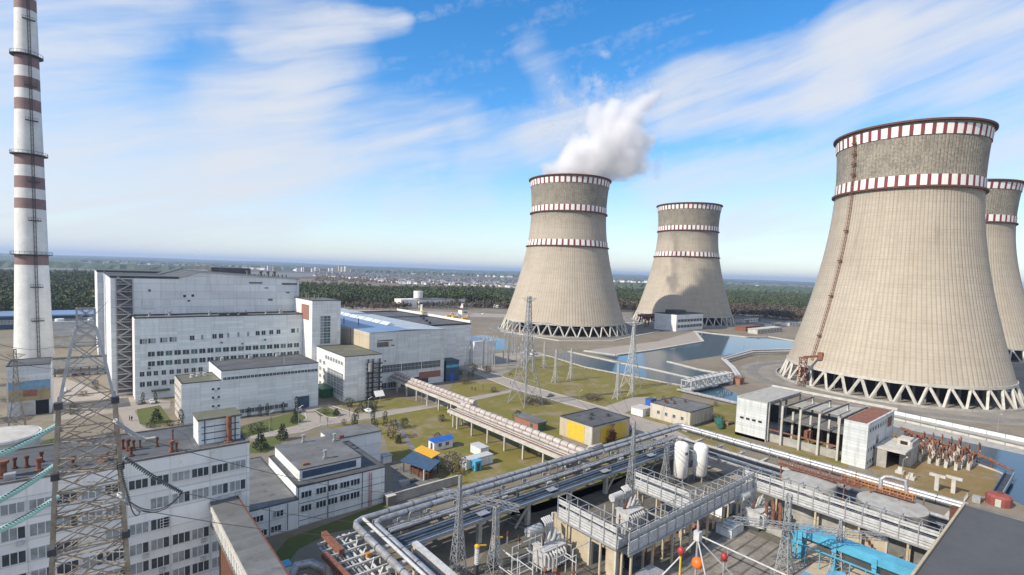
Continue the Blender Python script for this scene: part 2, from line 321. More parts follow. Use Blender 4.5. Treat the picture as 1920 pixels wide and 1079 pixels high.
# ---------------------------------------------------------------- mesh helpers
class MB:
    def __init__(s): s.v = []; s.f = []; s.m = []
    def add(s, vs, fs, mi=0):
        o = len(s.v); s.v += [tuple(map(float, p)) for p in vs]
        for f in fs: s.f.append([i + o for i in f]); s.m.append(mi)
        return s
    def box(s, x0, x1, y0, y1, z0, z1, mi=0):
        if x0 > x1: x0, x1 = x1, x0
        if y0 > y1: y0, y1 = y1, y0
        if z0 > z1: z0, z1 = z1, z0
        return s.add([(x0, y0, z0), (x1, y0, z0), (x1, y1, z0), (x0, y1, z0), (x0, y0, z1), (x1, y0, z1), (x1, y1, z1), (x0, y1, z1)],
                     [(3, 2, 1, 0), (4, 5, 6, 7), (0, 1, 5, 4), (1, 2, 6, 5), (2, 3, 7, 6), (3, 0, 4, 7)], mi)
    def tube(s, pts, r, n=8, mi=0, cap=True):
        P_ = [Vector(p) for p in pts]; k = len(P_)
        rs = r if isinstance(r, (list, tuple)) else [r] * k
        ring = []; N = None
        for i in range(k):
            d = (P_[min(i + 1, k - 1)] - P_[max(i - 1, 0)]).normalized()
            if N is None:
                ref = Vector((0, 0, 1)) if abs(d.z) < .9 else Vector((1, 0, 0))
                N = d.cross(ref).normalized()
            else:
                N = (N - d * N.dot(d)).normalized()
            B = d.cross(N)
            ring.append([P_[i] + (N * math.cos(2 * math.pi * (j + .5) / n) + B * math.sin(2 * math.pi * (j + .5) / n)) * rs[i] for j in range(n)])
        vs = [p for q in ring for p in q]
        fs = [(i * n + j, i * n + (j + 1) % n, (i + 1) * n + (j + 1) % n, (i + 1) * n + j) for i in range(k - 1) for j in range(n)]
        if cap: fs += [tuple(range(n - 1, -1, -1)), tuple(range((k - 1) * n, k * n))]
        return s.add(vs, fs, mi)
    def bar(s, p, q, w, mi=0): return s.tube([p, q], w * .707, 4, mi)
    def lathe(s, cx, cy, prof, n=32, mi=0, cap0=False, cap1=False, mats=None):
        vs = []; fs = []
        for r, z in prof:
            vs += [(cx + r * math.cos(2 * math.pi * j / n), cy + r * math.sin(2 * math.pi * j / n), z) for j in range(n)]
        o = len(s.v); s.v += vs
        for i in range(len(prof) - 1):
            for j in range(n):
                s.f.append([o + i * n + j, o + i * n + (j + 1) % n, o + (i + 1) * n + (j + 1) % n, o + (i + 1) * n + j]); s.m.append(mats[i] if mats else mi)
        if cap0: s.f.append([o + j for j in range(n - 1, -1, -1)]); s.m.append(mi)
        if cap1: s.f.append([o + (len(prof) - 1) * n + j for j in range(n)]); s.m.append(mi)
        return s
    def cyl(s, x, y, r, z0, z1, n=16, mi=0, r2=None): return s.lathe(x, y, [(r, z0), (r if r2 is None else r2, z1)], n, mi, True, True)
    def ball(s, c, r, n=12, mi=0, sz=1.):
        return s.lathe(c[0], c[1], [(max(.001, r * math.sin(math.pi * i / 8)), c[2] - r * sz * math.cos(math.pi * i / 8)) for i in range(9)], n, mi)
    def prism(s, poly, z0, z1, mi=0):
        n = len(poly); a = sum(poly[i][0] * poly[(i + 1) % n][1] - poly[(i + 1) % n][0] * poly[i][1] for i in range(n))
        if a < 0: poly = poly[::-1]
        vs = [(p[0], p[1], z0) for p in poly] + [(p[0], p[1], z1) for p in poly]
        return s.add(vs, [tuple(range(n - 1, -1, -1)), tuple(range(n, 2 * n))] + [(i, (i + 1) % n, n + (i + 1) % n, n + i) for i in range(n)], mi)
    def build(s, name, mats, parent=None, smooth=None):
        me = bpy.data.meshes.new(name); off = Vector(parent.get('_w', (0, 0, 0))) if parent is not None else Vector((0, 0, 0))
        if parent is None and s.v:                     # a one-mesh thing stands on its own base
            a = np.array(s.v); off = Vector(((a[:, 0].min() + a[:, 0].max()) / 2, (a[:, 1].min() + a[:, 1].max()) / 2, a[:, 2].min()))
        me.from_pydata([(p[0] - off.x, p[1] - off.y, p[2] - off.z) for p in s.v], [], s.f)
        if not isinstance(mats, (list, tuple)): mats = [mats]
        for k in mats: me.materials.append(M[k] if isinstance(k, str) else k)
        if len(mats) > 1: me.polygons.foreach_set('material_index', s.m)
        if smooth:
            me.polygons.foreach_set('use_smooth', [True] * len(me.polygons)); me.set_sharp_from_angle(angle=math.radians(smooth))
        me.update()
        o = bpy.data.objects.new(name, me); COL.objects.link(o)
        if parent is not None:
            o.parent = parent; o['_w'] = tuple(off)
        else:
            o.location = off; o['_w'] = tuple(off)
        return o
def tag(o, label, cat, group=None):
    o['label'] = label; o['category'] = cat
    if group: o['group'] = group
    return o
def thing(name, label, cat, loc, group=None):
    o = bpy.data.objects.new(name, None); COL.objects.link(o); o.empty_display_size = 1
    o.location = loc; o['_w'] = tuple(map(float, loc)); return tag(o, label, cat, group)
def struct(o, kind='structure'): o['kind'] = kind; return o
def dup(o, loc, label=None, rz=None, scale=None):
    c = o.copy(); COL.objects.link(c); c.location = loc
    if label: c['label'] = label
    if rz is not None: c.rotation_euler = (0, 0, rz)
    if scale: c.scale = scale
    for ch in list(o.children):
        k = ch.copy(); COL.objects.link(k); k.parent = c
        for g in ch.children:
            d = g.copy(); COL.objects.link(d); d.parent = k
    return c
def place(me_obj, parent, loc):          # another copy of a part, sharing its mesh; loc in world
    c = me_obj.copy(); COL.objects.link(c); c.parent = parent
    w = parent['_w']; c.location = (loc[0] - w[0], loc[1] - w[1], loc[2] - w[2]); return c
def sheet(name, pix, z, m, kind='structure', world=False):
    pts = [(p[0], p[1]) for p in pix] if world else [G(x, y, z)[:2] for x, y in pix]
    mb = MB(); n = len(pts)
    a = sum(pts[i][0] * pts[(i + 1) % n][1] - pts[(i + 1) % n][0] * pts[i][1] for i in range(n))
    if a < 0: pts = pts[::-1]
    mb.add([(p[0], p[1], z) for p in pts], [tuple(range(n))])
    o = mb.build(name, m); o['kind'] = kind; return o

# ---------------------------------------------------------------- ground, roads, water
def ground():
    mb = MB(); rs = [0, 60, 120, 250, 500, 900, 1500, 3000, 8000, 15000, 30000]; n = 48
    mb.lathe(0, 0, [(max(r, .5), 0) for r in rs], n, 0)
    mb.f = [f[::-1] for f in mb.f]
    mb.m = [0 if i // n < 5 else 1 for i in range(len(mb.f))]
    o = mb.build('ground', ['ground', 'far']); struct(o)
    for p in o.data.polygons: pass
ground()
Z1, Z2, Z3, Z4 = .02, .03, .045, .06
sheet('far_field', [(180, 545), (560, 523), (770, 521), (1000, 531), (1000, 541), (560, 538), (300, 560)], .05, ground_material('ploughed_field', [(.17, .12, .09), (.20, .15, .11), (.13, .11, .07)], .004, fine=.05))
sheet('works_yard', [(640, 570), (940, 580), (960, 625), (860, 640), (700, 640), (500, 620)], (.01), M['ground'])
sheet('works_road', [(640, 574), (760, 582), (960, 590), (975, 596), (860, 594), (640, 582)], .016, M['road'])
for i, q in enumerate([
    [(885, 688), (925, 692), (985, 670), (1030, 668), (1096, 690), (1194, 709), (1290, 728), (1275, 745), (1215, 748), (1185, 768), (1141, 765), (990, 722)],
    [(880, 750), (962, 733), (1110, 773), (1060, 798), (1050, 835), (1000, 820), (905, 768)],
    [(606, 803), (700, 786), (835, 758), (1075, 872), (1000, 885), (930, 905), (870, 930), (800, 880), (735, 862), (718, 815), (650, 806)],
    [(840, 742), (890, 748), (958, 727), (925, 714), (850, 716)],
    [(745, 745), (800, 757), (740, 767), (690, 775), (620, 752), (700, 742)],
    [(1150, 835), (1225, 826), (1170, 805), (1120, 815)],
    [(1150, 770), (1240, 752), (1380, 760), (1400, 800), (1380, 845), (1330, 830), (1230, 795)],
    [(850, 655), (925, 658), (940, 665), (870, 680), (835, 690)],
    [(1000, 905), (1130, 850), (1210, 835), (1250, 850), (1140, 915), (1010, 960), (930, 970)],
]): sheet('lawn', q, Z1 + .001 * i, M['grass'])
for i, q in enumerate([[(448, 800), (556, 772), (575, 783), (560, 797), (470, 818), (440, 830)], [(256, 768), (300, 760), (322, 790), (300, 800), (262, 796)], [(465, 850), (470, 830), (530, 812), (540, 822), (500, 850)], [(540, 1010), (722, 942), (730, 958), (690, 985), (620, 1000), (560, 1030), (520, 1079), (480, 1079)], [(588, 770), (612, 762), (640, 775), (625, 783), (600, 780)], [(75, 830), (110, 818), (110, 860), (75, 862)]]):
    sheet('lawn', q, Z1 + .012 + .001 * i, M['grass_green'])
sheet('rough_ground', [(1440, 830), (1500, 810), (1590, 860), (1590, 885), (1520, 870), (1440, 845)], Z1, M['grass'])
sheet('rough_ground', [(1630, 870), (1690, 790), (1830, 868), (1868, 884), (1862, 945), (1790, 945), (1640, 890)], Z1, M['grass_dry'])
sheet('rough_ground', [(1330, 800), (1385, 770), (1395, 860), (1330, 848), (1290, 820)], Z1 + .004, M['grass_dry'])
sheet('yard', [(880, 1079), (960, 960), (1150, 900), (1300, 850), (1500, 900), (1700, 950), (1800, 1000), (1760, 1079)], Z1 + .008, M['yard'])
sheet('road', [(465, 815), (534, 798), (578, 763), (616, 759), (625, 766), (672, 778), (754, 767), (829, 756), (880, 745), (961, 731), (958, 736), (885, 752), (810, 765), (713, 782), (603, 798), (566, 811), (471, 823)], Z2, M['road'])
sheet('road', [(860, 688), (957, 728), (1110, 771), (1174, 802), (1245, 838), (1390, 905), (1420, 895), (1250, 797), (1141, 767), (993, 724), (862, 679)], Z2 + .004, M['road'])
sheet('path', [(862, 688), (836, 684), (870, 665), (1010, 660), (1030, 668), (985, 670), (925, 684)], Z2 + .008, M['road'])
sheet('path', [(1120, 768), (1185, 745), (1230, 745), (1225, 752), (1170, 775)], Z2 + .008, M['road'])
sheet('path', [(215, 760), (245, 757), (268, 800), (330, 815), (300, 825), (240, 810)], Z2, M['road'])
sheet('forecourt', [(100, 700), (205, 742), (320, 752), (318, 766), (230, 772), (100, 790)], Z2 - .005, M['road'])
sheet('courtyard', [(735, 870), (770, 880), (830, 905), (860, 925), (740, 940)], Z2, M['concrete_dark'])
for c, rr in (((341.3, 77.7), 76), ((360.9, 347.2), 74), ((583.6, 353.2), 78), ((573.2, 92), 80)):
    sheet('tower_apron', [(c[0] + rr * math.cos(k * math.pi / 24), c[1] + rr * math.sin(k * math.pi / 24)) for k in range(48)], Z1 + .004, M['pad'], world=True)
for c in ((341.3, 77.7), (360.9, 347.2), (583.6, 353.2), (573.2, 92)):
    mb = MB(); mb.lathe(c[0], c[1], [(72, Z1 + .012), (65.5, Z1 + .012)], 96); struct(mb.build('ring_road', 'asphalt'))
sheet('embankment', [(1095, 658), (1235, 640), (1300, 622), (1318, 640), (1225, 656), (1155, 665)], Z2, M['road'])
WATER = [
    [(882, 632), (905, 628), (950, 637), (953, 656), (885, 660), (868, 645)],
    [(1018, 664), (1066, 661), (1152, 680), (1222, 694), (1300, 712), (1345, 735), (1330, 745), (1285, 723), (1194, 707), (1096, 688)],
    [(1100, 660), (1155, 666), (1225, 657), (1318, 641), (1305, 624), (1330, 622), (1400, 632), (1500, 641), (1500, 655), (1440, 656), (1350, 667), (1257, 681), (1310, 694), (1370, 704), (1365, 712), (1290, 712), (1222, 692), (1150, 674)],
    [(1300, 728), (1345, 722), (1395, 745), (1385, 757), (1330, 745)],
    [(1560, 775), (1675, 800), (1888, 843), (2000, 872), (2080, 930), (2000, 985), (1875, 927), (1892, 905), (1868, 884), (1825, 869), (1675, 812), (1560, 790)],
]
for i, q in enumerate(WATER): sheet('canal_water', q, Z3 + .0015 * i, M['water'])
sheet('quay', [(1500, 752), (1680, 772), (1920, 826), (1920, 853), (1675, 800), (1500, 765)], Z4, M['concrete'])
def kerb(name, pix, w, h, m, z=.02):     # raised concrete edge along a line on the ground
    pts = [Vector(G(x, y, z)) for x, y in pix]; mb = MB()
    for a_, b_ in zip(pts[:-1], pts[1:]):
        d_ = (b_ - a_).normalized(); n_ = Vector((-d_.y, d_.x, 0)) * w / 2
        mb.prism([(a_ - n_)[:2], (b_ - n_)[:2], (b_ + n_)[:2], (a_ + n_)[:2]], 0, h)
    o = mb.build(name, m); o['kind'] = 'structure'; return o
for q, w, h in [
    ([(1018, 665), (1096, 689), (1194, 708), (1288, 725)], .9, .3), ([(1066, 660), (1152, 679), (1222, 693), (1300, 711)], 2.0, .5), ([(1095, 659), (1155, 667), (1225, 657), (1318, 641), (1303, 622)], 2.2, .7),
    ([(1252, 679), (1310, 694), (1372, 705)], 2.0, .6), ([(1300, 622), (1400, 633), (1440, 632), (1500, 642)], 2.2, .8), ([(1270, 732), (1300, 737), (1385, 757)], 1.2, .5),
    ([(1892, 905), (1875, 927), (1860, 935)], .8, .5), ([(1825, 869), (1868, 884), (1885, 893), (1892, 905)], .6, .4), ([(860, 688), (957, 728), (1110, 771), (1174, 802)], .35, .15), ([(862, 679), (993, 724), (1141, 767)], .35, .15),
    ([(471, 823), (566, 811), (603, 798), (713, 782), (810, 765)], .3, .13), ([(560, 797), (575, 786), (572, 775), (556, 771)], .3, .15), ([(590, 770), (612, 782), (632, 784), (642, 776)], .3, .15),
    ([(616, 759), (672, 778), (754, 767), (829, 756)], .3, .15), ([(940, 622), (1050, 640), (1150, 640), (1235, 622)], 1.5, .6)]:
    kerb('kerb', q, w, h, M['concrete_pale'])

# ---------------------------------------------------------------- windows
_wc = {}
def win_mesh(face, w, h, panes, rows, light, fr):
    k = (face, round(w, 2), round(h, 2), panes, rows, light, fr)
    if k in _wc: return _wc[k]
    mb = MB(); t = min(.10, w * .05); p1, p2 = .05, .11
    def bx(a0, a1, z0, z1, p, mi):
        if face == 'y': mb.box(a0, a1, -p, .02, z0, z1, mi)
        else: mb.box(-p, .02, a0, a1, z0, z1, mi)
    rr = random.Random(sum(map(ord, str(k))))
    for i in range(panes):
        gm = 1 if light == 0 else (2 if (light == 1 and rr.random() < .5) or light == 2 else 1)
        bx(w * i / panes + .01, w * (i + 1) / panes - .01, .02, h - .02, p1, gm)
    if fr:
        bx(-t, w + t, -t, 0, p2 + .06, 0); bx(-t, w + t, h, h + t, p2, 0)
        for i in range(panes + 1): bx(w * i / panes - t / 2, w * i / panes + t / 2, .004, h - .004, p2 - .004, 0)
        for i in range(1, rows): bx(0, w, h * i / rows - t / 2, h * i / rows + t / 2, p2 - .012, 0)
    _wc[k] = mb; return mb
_wo = {}
def win(par, face, plane, a, z, w, h, panes=2, rows=1, light=0, fr=True, name='window', gl='glass'):
    k = (face, round(w, 2), round(h, 2), panes, rows, light, fr, name, gl)
    loc = (a, plane, z) if face == 'y' else (plane, a, z)
    if k not in _wo:
        mb = win_mesh(face, w, h, panes, rows, light, fr); pair = []
        for nm, keep in ((name, (1, 2)), ('frame', (0,))):
            fs = [f for f, q in zip(mb.f, mb.m) if q in keep]; ms = [q for q in mb.m if q in keep]
            if not fs: pair.append(None); continue
            used = sorted({i for f in fs for i in f}); ix = {a_: b_ for b_, a_ in enumerate(used)}
            me = bpy.data.meshes.new(nm); me.from_pydata([mb.v[i] for i in used], [], [[ix[i] for i in f] for f in fs])
            if nm == 'frame': me.materials.append(M['frame_white'])
            else:
                me.materials.append(M[gl]); me.materials.append(M['glass_light']); me.polygons.foreach_set('material_index', [q - 1 for q in ms])
            pair.append(me)
        _wo[k] = pair
    o = bpy.data.objects.new(name, _wo[k][0]); COL.objects.link(o); o.parent = par
    wv = par['_w']; o.location = (loc[0] - wv[0], loc[1] - wv[1], loc[2] - wv[2])
    if _wo[k][1]: c = bpy.data.objects.new('frame', _wo[k][1]); COL.objects.link(c); c.parent = o
    return o
def part_box(par, name, m, *b): return MB().box(*b).build(name, m, par)
def parapet(par, x0, x1, y0, y1, z, w=.3, h=.35, m='trim', name='parapet'):
    mb = MB(); mb.box(x0 - .05, x1 + .05, y0 - .05, y0 + w, z, z + h); mb.box(x0 - .05, x1 + .05, y1 - w, y1 + .05, z, z + h)
    mb.box(x0 - .05, x0 + w, y0 + w, y1 - w, z, z + h); mb.box(x1 - w, x1 + .05, y0 + w, y1 - w, z, z + h)
    return mb.build(name, m, par)
def block(par, x0, x1, y0, y1, z0, z1, wm, rm, ph=.4, name='wall'):
    part_box(par, name, wm, x0, x1, y0, y1, z0, z1)
    part_box(par, 'roof', rm, x0 + .25, x1 - .25, y0 + .25, y1 - .25, z1, z1 + .12)
    parapet(par, x0, x1, y0, y1, z1, h=ph)

# ---------------------------------------------------------------- cooling towers
def band(cx, cy, Rf, z0, z1, n, dr=.35):
    mb = MB()
    for j in range(n):
        for part, (f0, f1) in enumerate(((0, .64), (.64, 1))):
            a0, a1 = [2 * math.pi * (j + f) / n for f in (f0, f1)]; k = 4
            vs = []; fs = []
            for i in range(k + 1):
                a_ = a0 + (a1 - a0) * i / k
                for z in (z0, z1): r_ = Rf(z) + dr; vs.append((cx + r_ * math.cos(a_), cy + r_ * math.sin(a_), z))
            for i in range(k): fs.append((2 * i, 2 * i + 2, 2 * i + 3, 2 * i + 1))
            mb.add(vs, fs, part)
    return mb
def tower(label, cx, cy, h, Rt, c, zt, bands, nb, ladder=None, cols=False, roll=0.):
    T = thing('cooling_tower', label, 'cooling tower', (cx, cy, 0), 'hyperbolic concrete cooling towers')
    R_ = lambda z: Rt * math.sqrt(1 + ((z / h - zt) / c) ** 2)
    zb = .073 * h
    prof = [(R_(zb + (h - zb) * i / 40), zb + (h - zb) * i / 40) for i in range(41)]
    mb = MB(); mb.lathe(cx, cy, prof + [(r - 1.0, z) for r, z in prof[::-1]] + [prof[0]], 120)
    mb.build('shell', 'tower', T, 40)
    mb = MB(); mb.lathe(cx, cy, [(R_(zb) + .02, zb - .9), (R_(zb) + .5, zb - .9), (R_(zb) + .5, zb + .5), (R_(zb) + .02, zb + .5)], 96); mb.build('lintel_ring', 'concrete_pale', T)
    mb = MB(); mb.lathe(cx, cy, [(R_(h) - 1.4, h), (R_(h) + 1.5, h), (R_(h) + 1.5, h + .9), (R_(h) - 1.4, h + .9), (R_(h) - 1.4, h)], 96); mb.build('rim_walkway', 'rust_dark', T)
    band(cx, cy, R_, h - 6.2, h - 1.2, nb).build('rim_band', ['band_white', 'band_red'], T)
    for t in bands:
        z = t * h
        band(cx, cy, R_, z, z + 5.2, nb).build('warning_band', ['band_white', 'band_red'], T)
        mb = MB(); mb.lathe(cx, cy, [(R_(z) - .1, z - 1.0), (R_(z) + 1.4, z - 1.0), (R_(z) + 1.4, z - .1), (R_(z) - .1, z - .1)], 96); mb.build('walkway', 'rust_dark', T)
    n = 36; r0, r1 = R_(0) + .3, R_(zb) - .2
    proto = None
    for j in range(n):
        for s in (-1, 1):
            a0 = 2 * math.pi * (j + .5) / n + roll; a1 = a0 + s * math.pi / n * .93
            p = Vector((cx + r0 * math.cos(a0 + s * .006), cy + r0 * math.sin(a0 + s * .006), .0)); q = Vector((cx + r1 * math.cos(a1), cy + r1 * math.sin(a1), zb - .85))
            MB().bar(p, q, 1.0).build('leg', 'concrete_pale', T)
    mb = MB(); mb.lathe(cx, cy, [(r0 + 2.6, 0), (r0 + 2.6, 1.0), (r0 + 1.9, 1.0), (r0 + 1.9, .1)], 96); mb.build('basin_kerb', 'concrete', T)
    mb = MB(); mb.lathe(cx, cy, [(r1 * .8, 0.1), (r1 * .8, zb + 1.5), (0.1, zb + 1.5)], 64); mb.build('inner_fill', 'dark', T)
    if cols:
        base = MB().box(-.45, .45, -.45, .45, 0, zb + 1.3)
        me = bpy.data.meshes.new('inner_column'); me.from_pydata(base.v, [], base.f); me.materials.append(M['concrete_dark'])
        for j in range(56):
            a0 = 2 * math.pi * j / 56; o = bpy.data.objects.new('inner_column', me); COL.objects.link(o); o.parent = T; o.location = ((r1 * .86) * math.cos(a0), r1 * .86 * math.sin(a0), .06)
    if ladder is not None:
        a0 = ladder; ca, sa = math.cos(a0), math.sin(a0); mb = MB(); tn = Vector((-sa, ca, 0))
        pl = lambda z, d: Vector((cx + (R_(z) + d) * ca, cy + (R_(z) + d) * sa, z))
        zs = [zb + 4 + (h - zb - 5) * i / 60 for i in range(61)]
        for s in (-.55, .55): mb.tube([pl(z, .5) + tn * s for z in zs], .14, 4)
        for s in (-.5, .5): mb.tube([pl(z, 1.5) + tn * s for z in zs], .10, 4)
        for z in zs: mb.bar(pl(z, .5) - tn * .6, pl(z, .5) + tn * .6, .16); mb.bar(pl(z, .5) - tn * .5, pl(z, 1.5) - tn * .5, .1)
        L = mb.build('ladder', 'rust', T)
        for z in ([h * q for q in (.96, .92, .88, .84, .62, .50, .36, .2)]):
            q = MB(); p = pl(z, 1.2); q.bar(p - tn * 1.3, p + tn * 1.3, .6); q.bar(p - tn * 1.3 + Vector((0, 0, 1)), p + tn * 1.3 + Vector((0, 0, 1)), .15); q.build('ladder_landing', 'rust_dark', L)
    return T
tower('huge nearest cooling tower at the right with a rusty ladder', 341.3, 77.7, 134.2, 32.15, .629, .826, [.775], 48, math.radians(150), True)
tower('steaming cooling tower in the middle with three checked bands', 360.9, 347.2, 143.1, 36., .578, .8, [.785, .565], 46)
tower('smaller cooling tower behind the pale pump house, right of the steaming one', 583.6, 353.2, 143.8, 36., .578, .8, [.785, .565], 46)
tower('cooling tower half hidden behind the nearest one at the right edge', 573.2, 92., 139.5, 36., .578, .8, [.775], 46)

# rusty riser tower at the foot of the near tower's ladder
rx, ry = 341.3 + 57.5 * math.cos(math.radians(153)), 77.7 + 57.5 * math.sin(math.radians(153))
T = thing('riser_frame', 'rusty red lattice frame at the foot of the nearest cooling tower', 'steel frame', (rx, ry, 0))
mb = MB()
for sx in (-1, 1):
    for sy in (-1, 1): mb.bar((rx + sx * 1.4, ry + sy * 1.4, 0), (rx + sx * 1.4, ry + sy * 1.4, 15), .3)
mb.build('leg', 'rust', T)
mb = MB()
for k in range(6):
    z = 2.5 * k
    for a_, b_ in (((-1.4, -1.4), (1.4, -1.4)), ((1.4, -1.4), (1.4, 1.4)), ((1.4, 1.4), (-1.4, 1.4)), ((-1.4, 1.4), (-1.4, -1.4))):
        mb.bar((rx + a_[0], ry + a_[1], z), (rx + b_[0], ry + b_[1], z + 2.5), .18); mb.bar((rx + a_[0], ry + a_[1], z + 2.5), (rx + b_[0], ry + b_[1], z + 2.5), .2)
mb.build('bracing', 'rust_dark', T)
mb = MB(); mb.box(rx - 1.8, rx + 1.8, ry - 1.8, ry + 1.8, 15, 15.4); mb.bar((rx, ry, 15.6), (rx + 7, ry - 5.5, 16.4), 1.0); mb.box(rx + 5.6, rx + 8.2, ry - 7, ry - 4.6, 14.6, 18.4); mb.build('footbridge', 'rust', T)

# ---------------------------------------------------------------- chimney
def chimney():
    x, y = -17.7, 321.7
    T = thing('chimney', 'tall white ventilation chimney with red brown bands at the left edge', 'chimney', (x, y, 0))
    zr = [(z_, r_ * .74) for z_, r_ in ((0, 10.2), (5, 9.6), (25, 8.7), (50.3, 7.9), (75.6, 7.25), (99.8, 6.7), (119.2, 6.1), (143.3, 5.6), (162.9, 5.1), (186, 4.8))]
    R_ = lambda z: float(np.interp(z, [k[0] for k in zr], [k[1] for k in zr]))
    br = [(50.3, 54.6), (75.6, 80.2), (84.7, 90), (95, 99.4), (119.2, 124.3), (128.6, 133.7), (138.4, 143.0), (162.9, 168), (172, 176), (181, 186)]
    cuts = sorted(set([k[0] for k in zr] + [q for p in br for q in p] + list(range(2, 186, 6))))
    prof = [(R_(z), z) for z in cuts]
    mats = [1 if any(p[0] - .01 <= (a + b_) / 2 <= p[1] + .01 for p in br) else 0 for a, b_ in zip(cuts[:-1], cuts[1:])]
    mb = MB(); mb.lathe(x, y, prof, 48, 0, mats=mats); mb.lathe(x, y, [(3.5, 186), (3.1, 186), (3.1, 170)], 48, 1)
    mb.build('shaft', ['chim_white', 'chim_brown'], T, 40)
    for z in (55, 99.8, 143.3):
        r = R_(z); mb = MB(); mb.lathe(x, y, [(r - .1, z - .5), (r + 1.5, z - .1), (r + 1.5, z + .15), (r - .1, z + .15)], 48)
        for k in range(24):
            a_ = k * math.pi / 12; p = (x + (r + 1.4) * math.cos(a_), y + (r + 1.4) * math.sin(a_)); mb.bar((p[0], p[1], z), (p[0], p[1], z + 1.4), .09)
        mb.lathe(x, y, [(r + 1.36, z + 1.3), (r + 1.46, z + 1.3), (r + 1.46, z + 1.42), (r + 1.36, z + 1.42)], 48)
        mb.build('gallery', 'steel_dark', T)
    # ladder on the side facing the camera, a little to the right
    dv = Vector((-x, -y, 0)).normalized(); a0 = math.atan2(dv.y, dv.x) + math.radians(12); tn = Vector((-math.sin(a0), math.cos(a0), 0))
    pl = lambda z, d: Vector((x + (R_(z) + d) * math.cos(a0), y + (R_(z) + d) * math.sin(a0), z))
    zs = [4 + 181 * i / 80 for i in range(81)]; mb = MB()
    for s in (-.4, .4): mb.tube([pl(z, .35) + tn * s for z in zs], .10, 4); mb.tube([pl(z, 1.05) + tn * s for z in zs], .07, 4)
    for z in zs: mb.bar(pl(z, .35) - tn * .4, pl(z, .35) + tn * .4, .12); mb.bar(pl(z + .6, 1.05) - tn * .4, pl(z + .6, 1.05) + tn * .4, .08)
    mb.build('ladder', 'trim', T)
    for z in (158.3, 129.7, 114.5, 87.6, 70.3, 40.3, 25.0):
        mb = MB(); p = pl(z, .9)
        mb.bar(p - tn * 2.2, p + tn * 2.2, .5)
        for s in (-2.1, -1.1, 1.1, 2.1): mb.bar(p + tn * s, p + tn * s + Vector((0, 0, 1.3)), .1)
        mb.bar(p - tn * 2.1 + Vector((0, 0, 1.25)), p + tn * 2.1 + Vector((0, 0, 1.25)), .1); mb.build('light_platform', 'trim', T)
chimney()

# ---------------------------------------------------------------- steam
def steam():
    c = Vector((360.9, 347.2, 143.1)); T2 = c
    me = MB(); pts = []
    def at(x, y):                        # a point of the plume's mid plane, at the tower's own depth
        dep = float((np.array(c) - CP) @ FW); return Vector(D(x, y, dep))
    blobs = [(1065, 325, 30), (1110, 312, 36), (1165, 315, 28), (1085, 285, 26), (1140, 275, 36), (1185, 300, 26), (1125, 235, 27), (1170, 245, 30), (1200, 270, 22), (1192, 218, 20), (1210, 192, 15), (1228, 176, 11), (1152, 212, 18), (1110, 205, 13), (1030, 325, 15)]
    dep = float((np.array(c) - CP) @ FW)
    bl = [(at(x, y), r * dep / FPX * 1.2) for x, y, r in blobs]
    lo = [min(p[i] - r * 1.5 for p, r in bl) for i in range(3)]; hi = [max(p[i] + r * 1.5 for p, r in bl) for i in range(3)]
    lo[2] = 145.5
    o = MB().box(lo[0], hi[0], lo[1], hi[1], lo[2], hi[2])
    m = bpy.data.materials.new('steam'); m.use_nodes = True; m.node_tree.nodes.clear(); q = NB(m.node_tree)
    p = gpos(q); wz = q.v('SCALE', q.v('SUBTRACT', q.ncol(p, .035, 4), (.5, .5, .5)), scale=24.)
    p2 = q.v('ADD', p, wz); tot = None
    for cc, r in bl:
        g = q.mr(q.m('DIVIDE', q.v('DISTANCE', p2, tuple(cc)), r), .3, 1.25, 1., 0., True)
        tot = g if tot is None else q.m('ADD', tot, g)
    n = q.noise(p, .055, 5, .62)
    den = q.mr(q.m('ADD', q.m('MINIMUM', tot, 1.3), q.m('MULTIPLY', q.m('SUBTRACT', n, .5), 1.75)), .12, 1.0, 0., .2)
    pvn = q.n('ShaderNodeVolumePrincipled'); pvn.inputs['Color'].default_value = (.995, .99, .995, 1); pvn.inputs['Anisotropy'].default_value = .25
    q.put(pvn.inputs['Density'], den); out = q.n('ShaderNodeOutputMaterial'); m.node_tree.links.new(pvn.outputs[0], out.inputs['Volume'])
    ob = o.build('steam_plume', m); tag(ob, 'white steam plume drifting right off the rim of the middle tower', 'steam')
    try: m.cycles.volume_step_rate = .6
    except Exception: pass
steam()
# ---------------------------------------------------------------- buildings
rnd = random.Random(3)
def roof_vent(par, x, y, z, h=1.6, r=.32, m='rust', cap=True, name='vent_pipe'):
    mb = MB(); mb.cyl(x, y, r, z + .02, z + h, 10); mb.cyl(x, y, r * 1.9, z - .02, z + .25, 10)
    if cap: mb.cyl(x, y, r * 1.5, z + h - .1, z + h + .3, 10)
    rf = [c for c in par.children if c.name.split('.')[0] == 'roof']
    return mb.build(name, m, rf[-1] if rf else par, 40)

